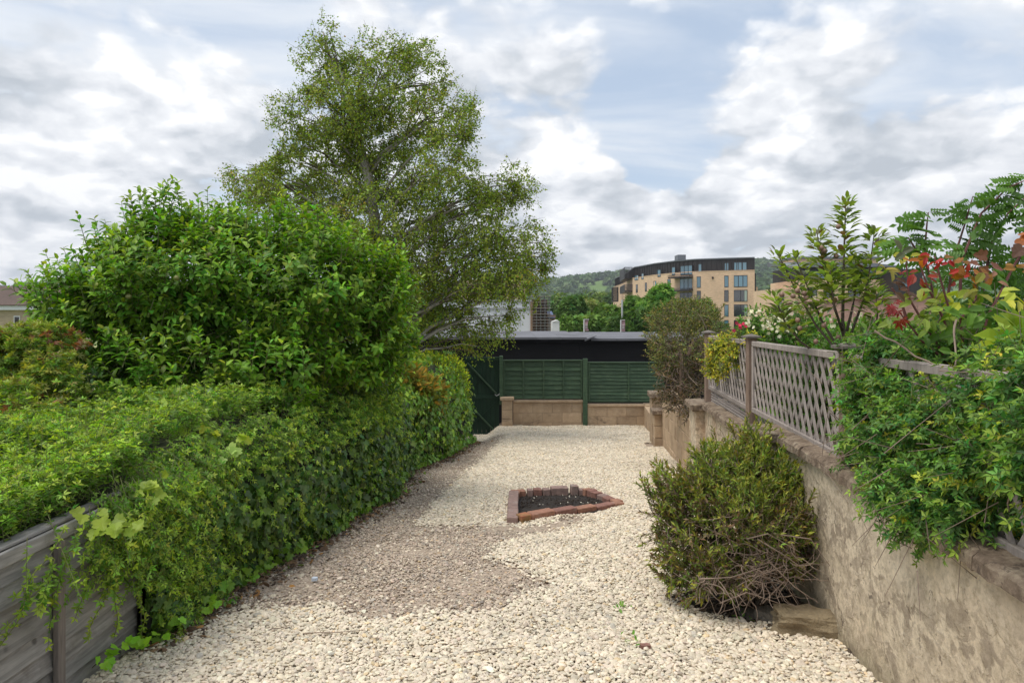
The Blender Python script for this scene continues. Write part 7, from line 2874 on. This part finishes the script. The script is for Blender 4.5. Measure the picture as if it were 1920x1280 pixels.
DG, MG, LG = (0.035, 0.075, 0.018), (0.055, 0.11, 0.025), (0.095, 0.15, 0.035)
for i, a in enumerate([
        (1075, 592, 66, 22, 42, DG, 'dark narrow tree right of the scaffolding'), (1100, 594, 90, 26, 30, (.10, .13, .04), 'soft olive tree behind the left banner'),
        (1106, 612, 60, 22, 22, MG, 'low bushy tree directly behind the left banner'), (1140, 600, 64, 24, 34, MG, 'rounded tree between the two banners'),
        (1068, 616, 58, 22, 20, MG, 'low tree beside the white cabin'), (1188, 590, 62, 26, 42, (.045, .10, .02), 'leafy tree behind the right banner'),
        (1232, 578, 60, 34, 44, (.05, .115, .02), 'tallest green tree in front of the curved apartment block'), (1210, 606, 58, 30, 34, DG, 'dark low tree left of the twiggy shrub'),
        (1300, 600, 58, 40, 44, (.06, .105, .025), 'wide tree behind the twiggy shrub before the apartments'), (1131, 571, 260, 11, 14, LG, 'bright rounded tree in the valley centre'),
        (1160, 616, 54, 18, 18, DG, 'low dark bush at the foot of the right banner'), (1440, 580, 170, 26, 30, (.05, .09, .03), 'dark tree right of the curved apartment block'),
        (1465, 560, 190, 22, 24, DG, 'deep green tree behind the white roses'), (1056, 578, 130, 24, 20, (.05, .09, .035), 'broad tree above the scaffolding'),
        (1330, 628, 45, 26, 20, DG, 'low hedge like tree at the end of the garage roof'), (1098, 572, 170, 14, 10, (.045, .085, .03), 'small dark tree below the hillside field'),
        (1152, 568, 230, 12, 12, (.045, .085, .035), 'dark tree left of the black balcony tower'),
        (30, 690, 30, 90, 70, (.05, .10, .03), 'leafy tree at the far left below the stone house'), (760, 600, 36, 60, 50, (.05, .10, .03), 'tree in the gap left of the white building')]):
    far_tree(a[0], a[1], a[2], a[3], a[4], a[5], 300 + i, a[6], 3600 if a[2] < 70 else 1800, 0.30 if a[2] < 70 else 0.006 * a[2])


def make_woods():
    rng = np.random.default_rng(401)
    # candidate tree stands over the hills
    n = 9000
    Y = rng.uniform(230, 1750, n)
    px = np.where(rng.random(n) < .75, rng.uniform(900, 1700, n), rng.uniform(-500, 2500, n))
    X = (px - 960) / F * Y
    Z = terrain_z(X, Y)
    # leave the fields open
    v = vnoise(X, Y, 0.006, 61) + 0.5 * vnoise(X, Y, 0.017, 62)
    py = 600 - (Z - E) / Y * F
    field = (px > 1078) & (px < 1156) & (py > 535) & (py < 561) & ~((py > 548.5) & (py < 550))
    field |= (px > 1046) & (px < 1078) & (py > 546) & (py < 556)
    keep = (v > -0.55) & ~field
    keep |= (Y > 1380) & (Y < 1560)
    X, Y, Z, px = X[keep], Y[keep], Z[keep], px[keep]
    n = len(X)
    print('wood trees', n)
    s = rng.uniform(4.0, 7.5, n)
    k = 34
    u = norm(rng.normal(size=(n, k, 3)))
    u[..., 2] = np.abs(u[..., 2]) * 1.1 - 0.15
    P = np.stack([X, Y, Z + s * .65], 1)[:, None] + u * s[:, None, None] * np.array([.85, .85, .95])
    N = u + np.array([0, 0, .4]) + rng.normal(0, .35, u.shape)
    D = np.cross(N, rng.normal(size=u.shape))
    pal = np.array([(0.060, 0.11, 0.034), (0.080, 0.145, 0.042), (0.11, 0.16, 0.055), (0.050, 0.09, 0.036)])
    col = pal[rng.integers(0, 4, n)] * rng.normal(1, .12, (n, 1))
    col = np.repeat(col, k, 0) * rng.normal(1, .15, (n * k, 1))
    o = inst_mesh('woodland', T_DIA, P.reshape(-1, 3), D.reshape(-1, 3), N.reshape(-1, 3), np.repeat(s, k) * 1.05, col, LEAF_DULL, None, 2.2)
    tag(o, 'mixed woodland and hedgerows covering the far hills', 'woodland', kind='stuff')


make_woods()


def make_haze():
    m = bpy.data.materials.new('haze')
    m.use_nodes = True
    t = NT(m.node_tree)
    t.n.remove(t.n['Principled BSDF'])
    v = t.n.new('ShaderNodeVolumePrincipled')
    v.inputs['Color'].default_value = (0.86, 0.91, 1.0, 1)
    v.inputs['Density'].default_value = 0.0002
    v.inputs['Anisotropy'].default_value = 0.1
    t.l.new(v.outputs[0], t.n['Material Output'].inputs['Volume'])
    o = MB().box(-3300, 3300, -60, 4300, -16, 190).build('haze', m)
    tag(o, 'faint bluish air softening the distant hills', 'haze', kind='stuff')


make_haze()
print('objects', len(bpy.data.objects))
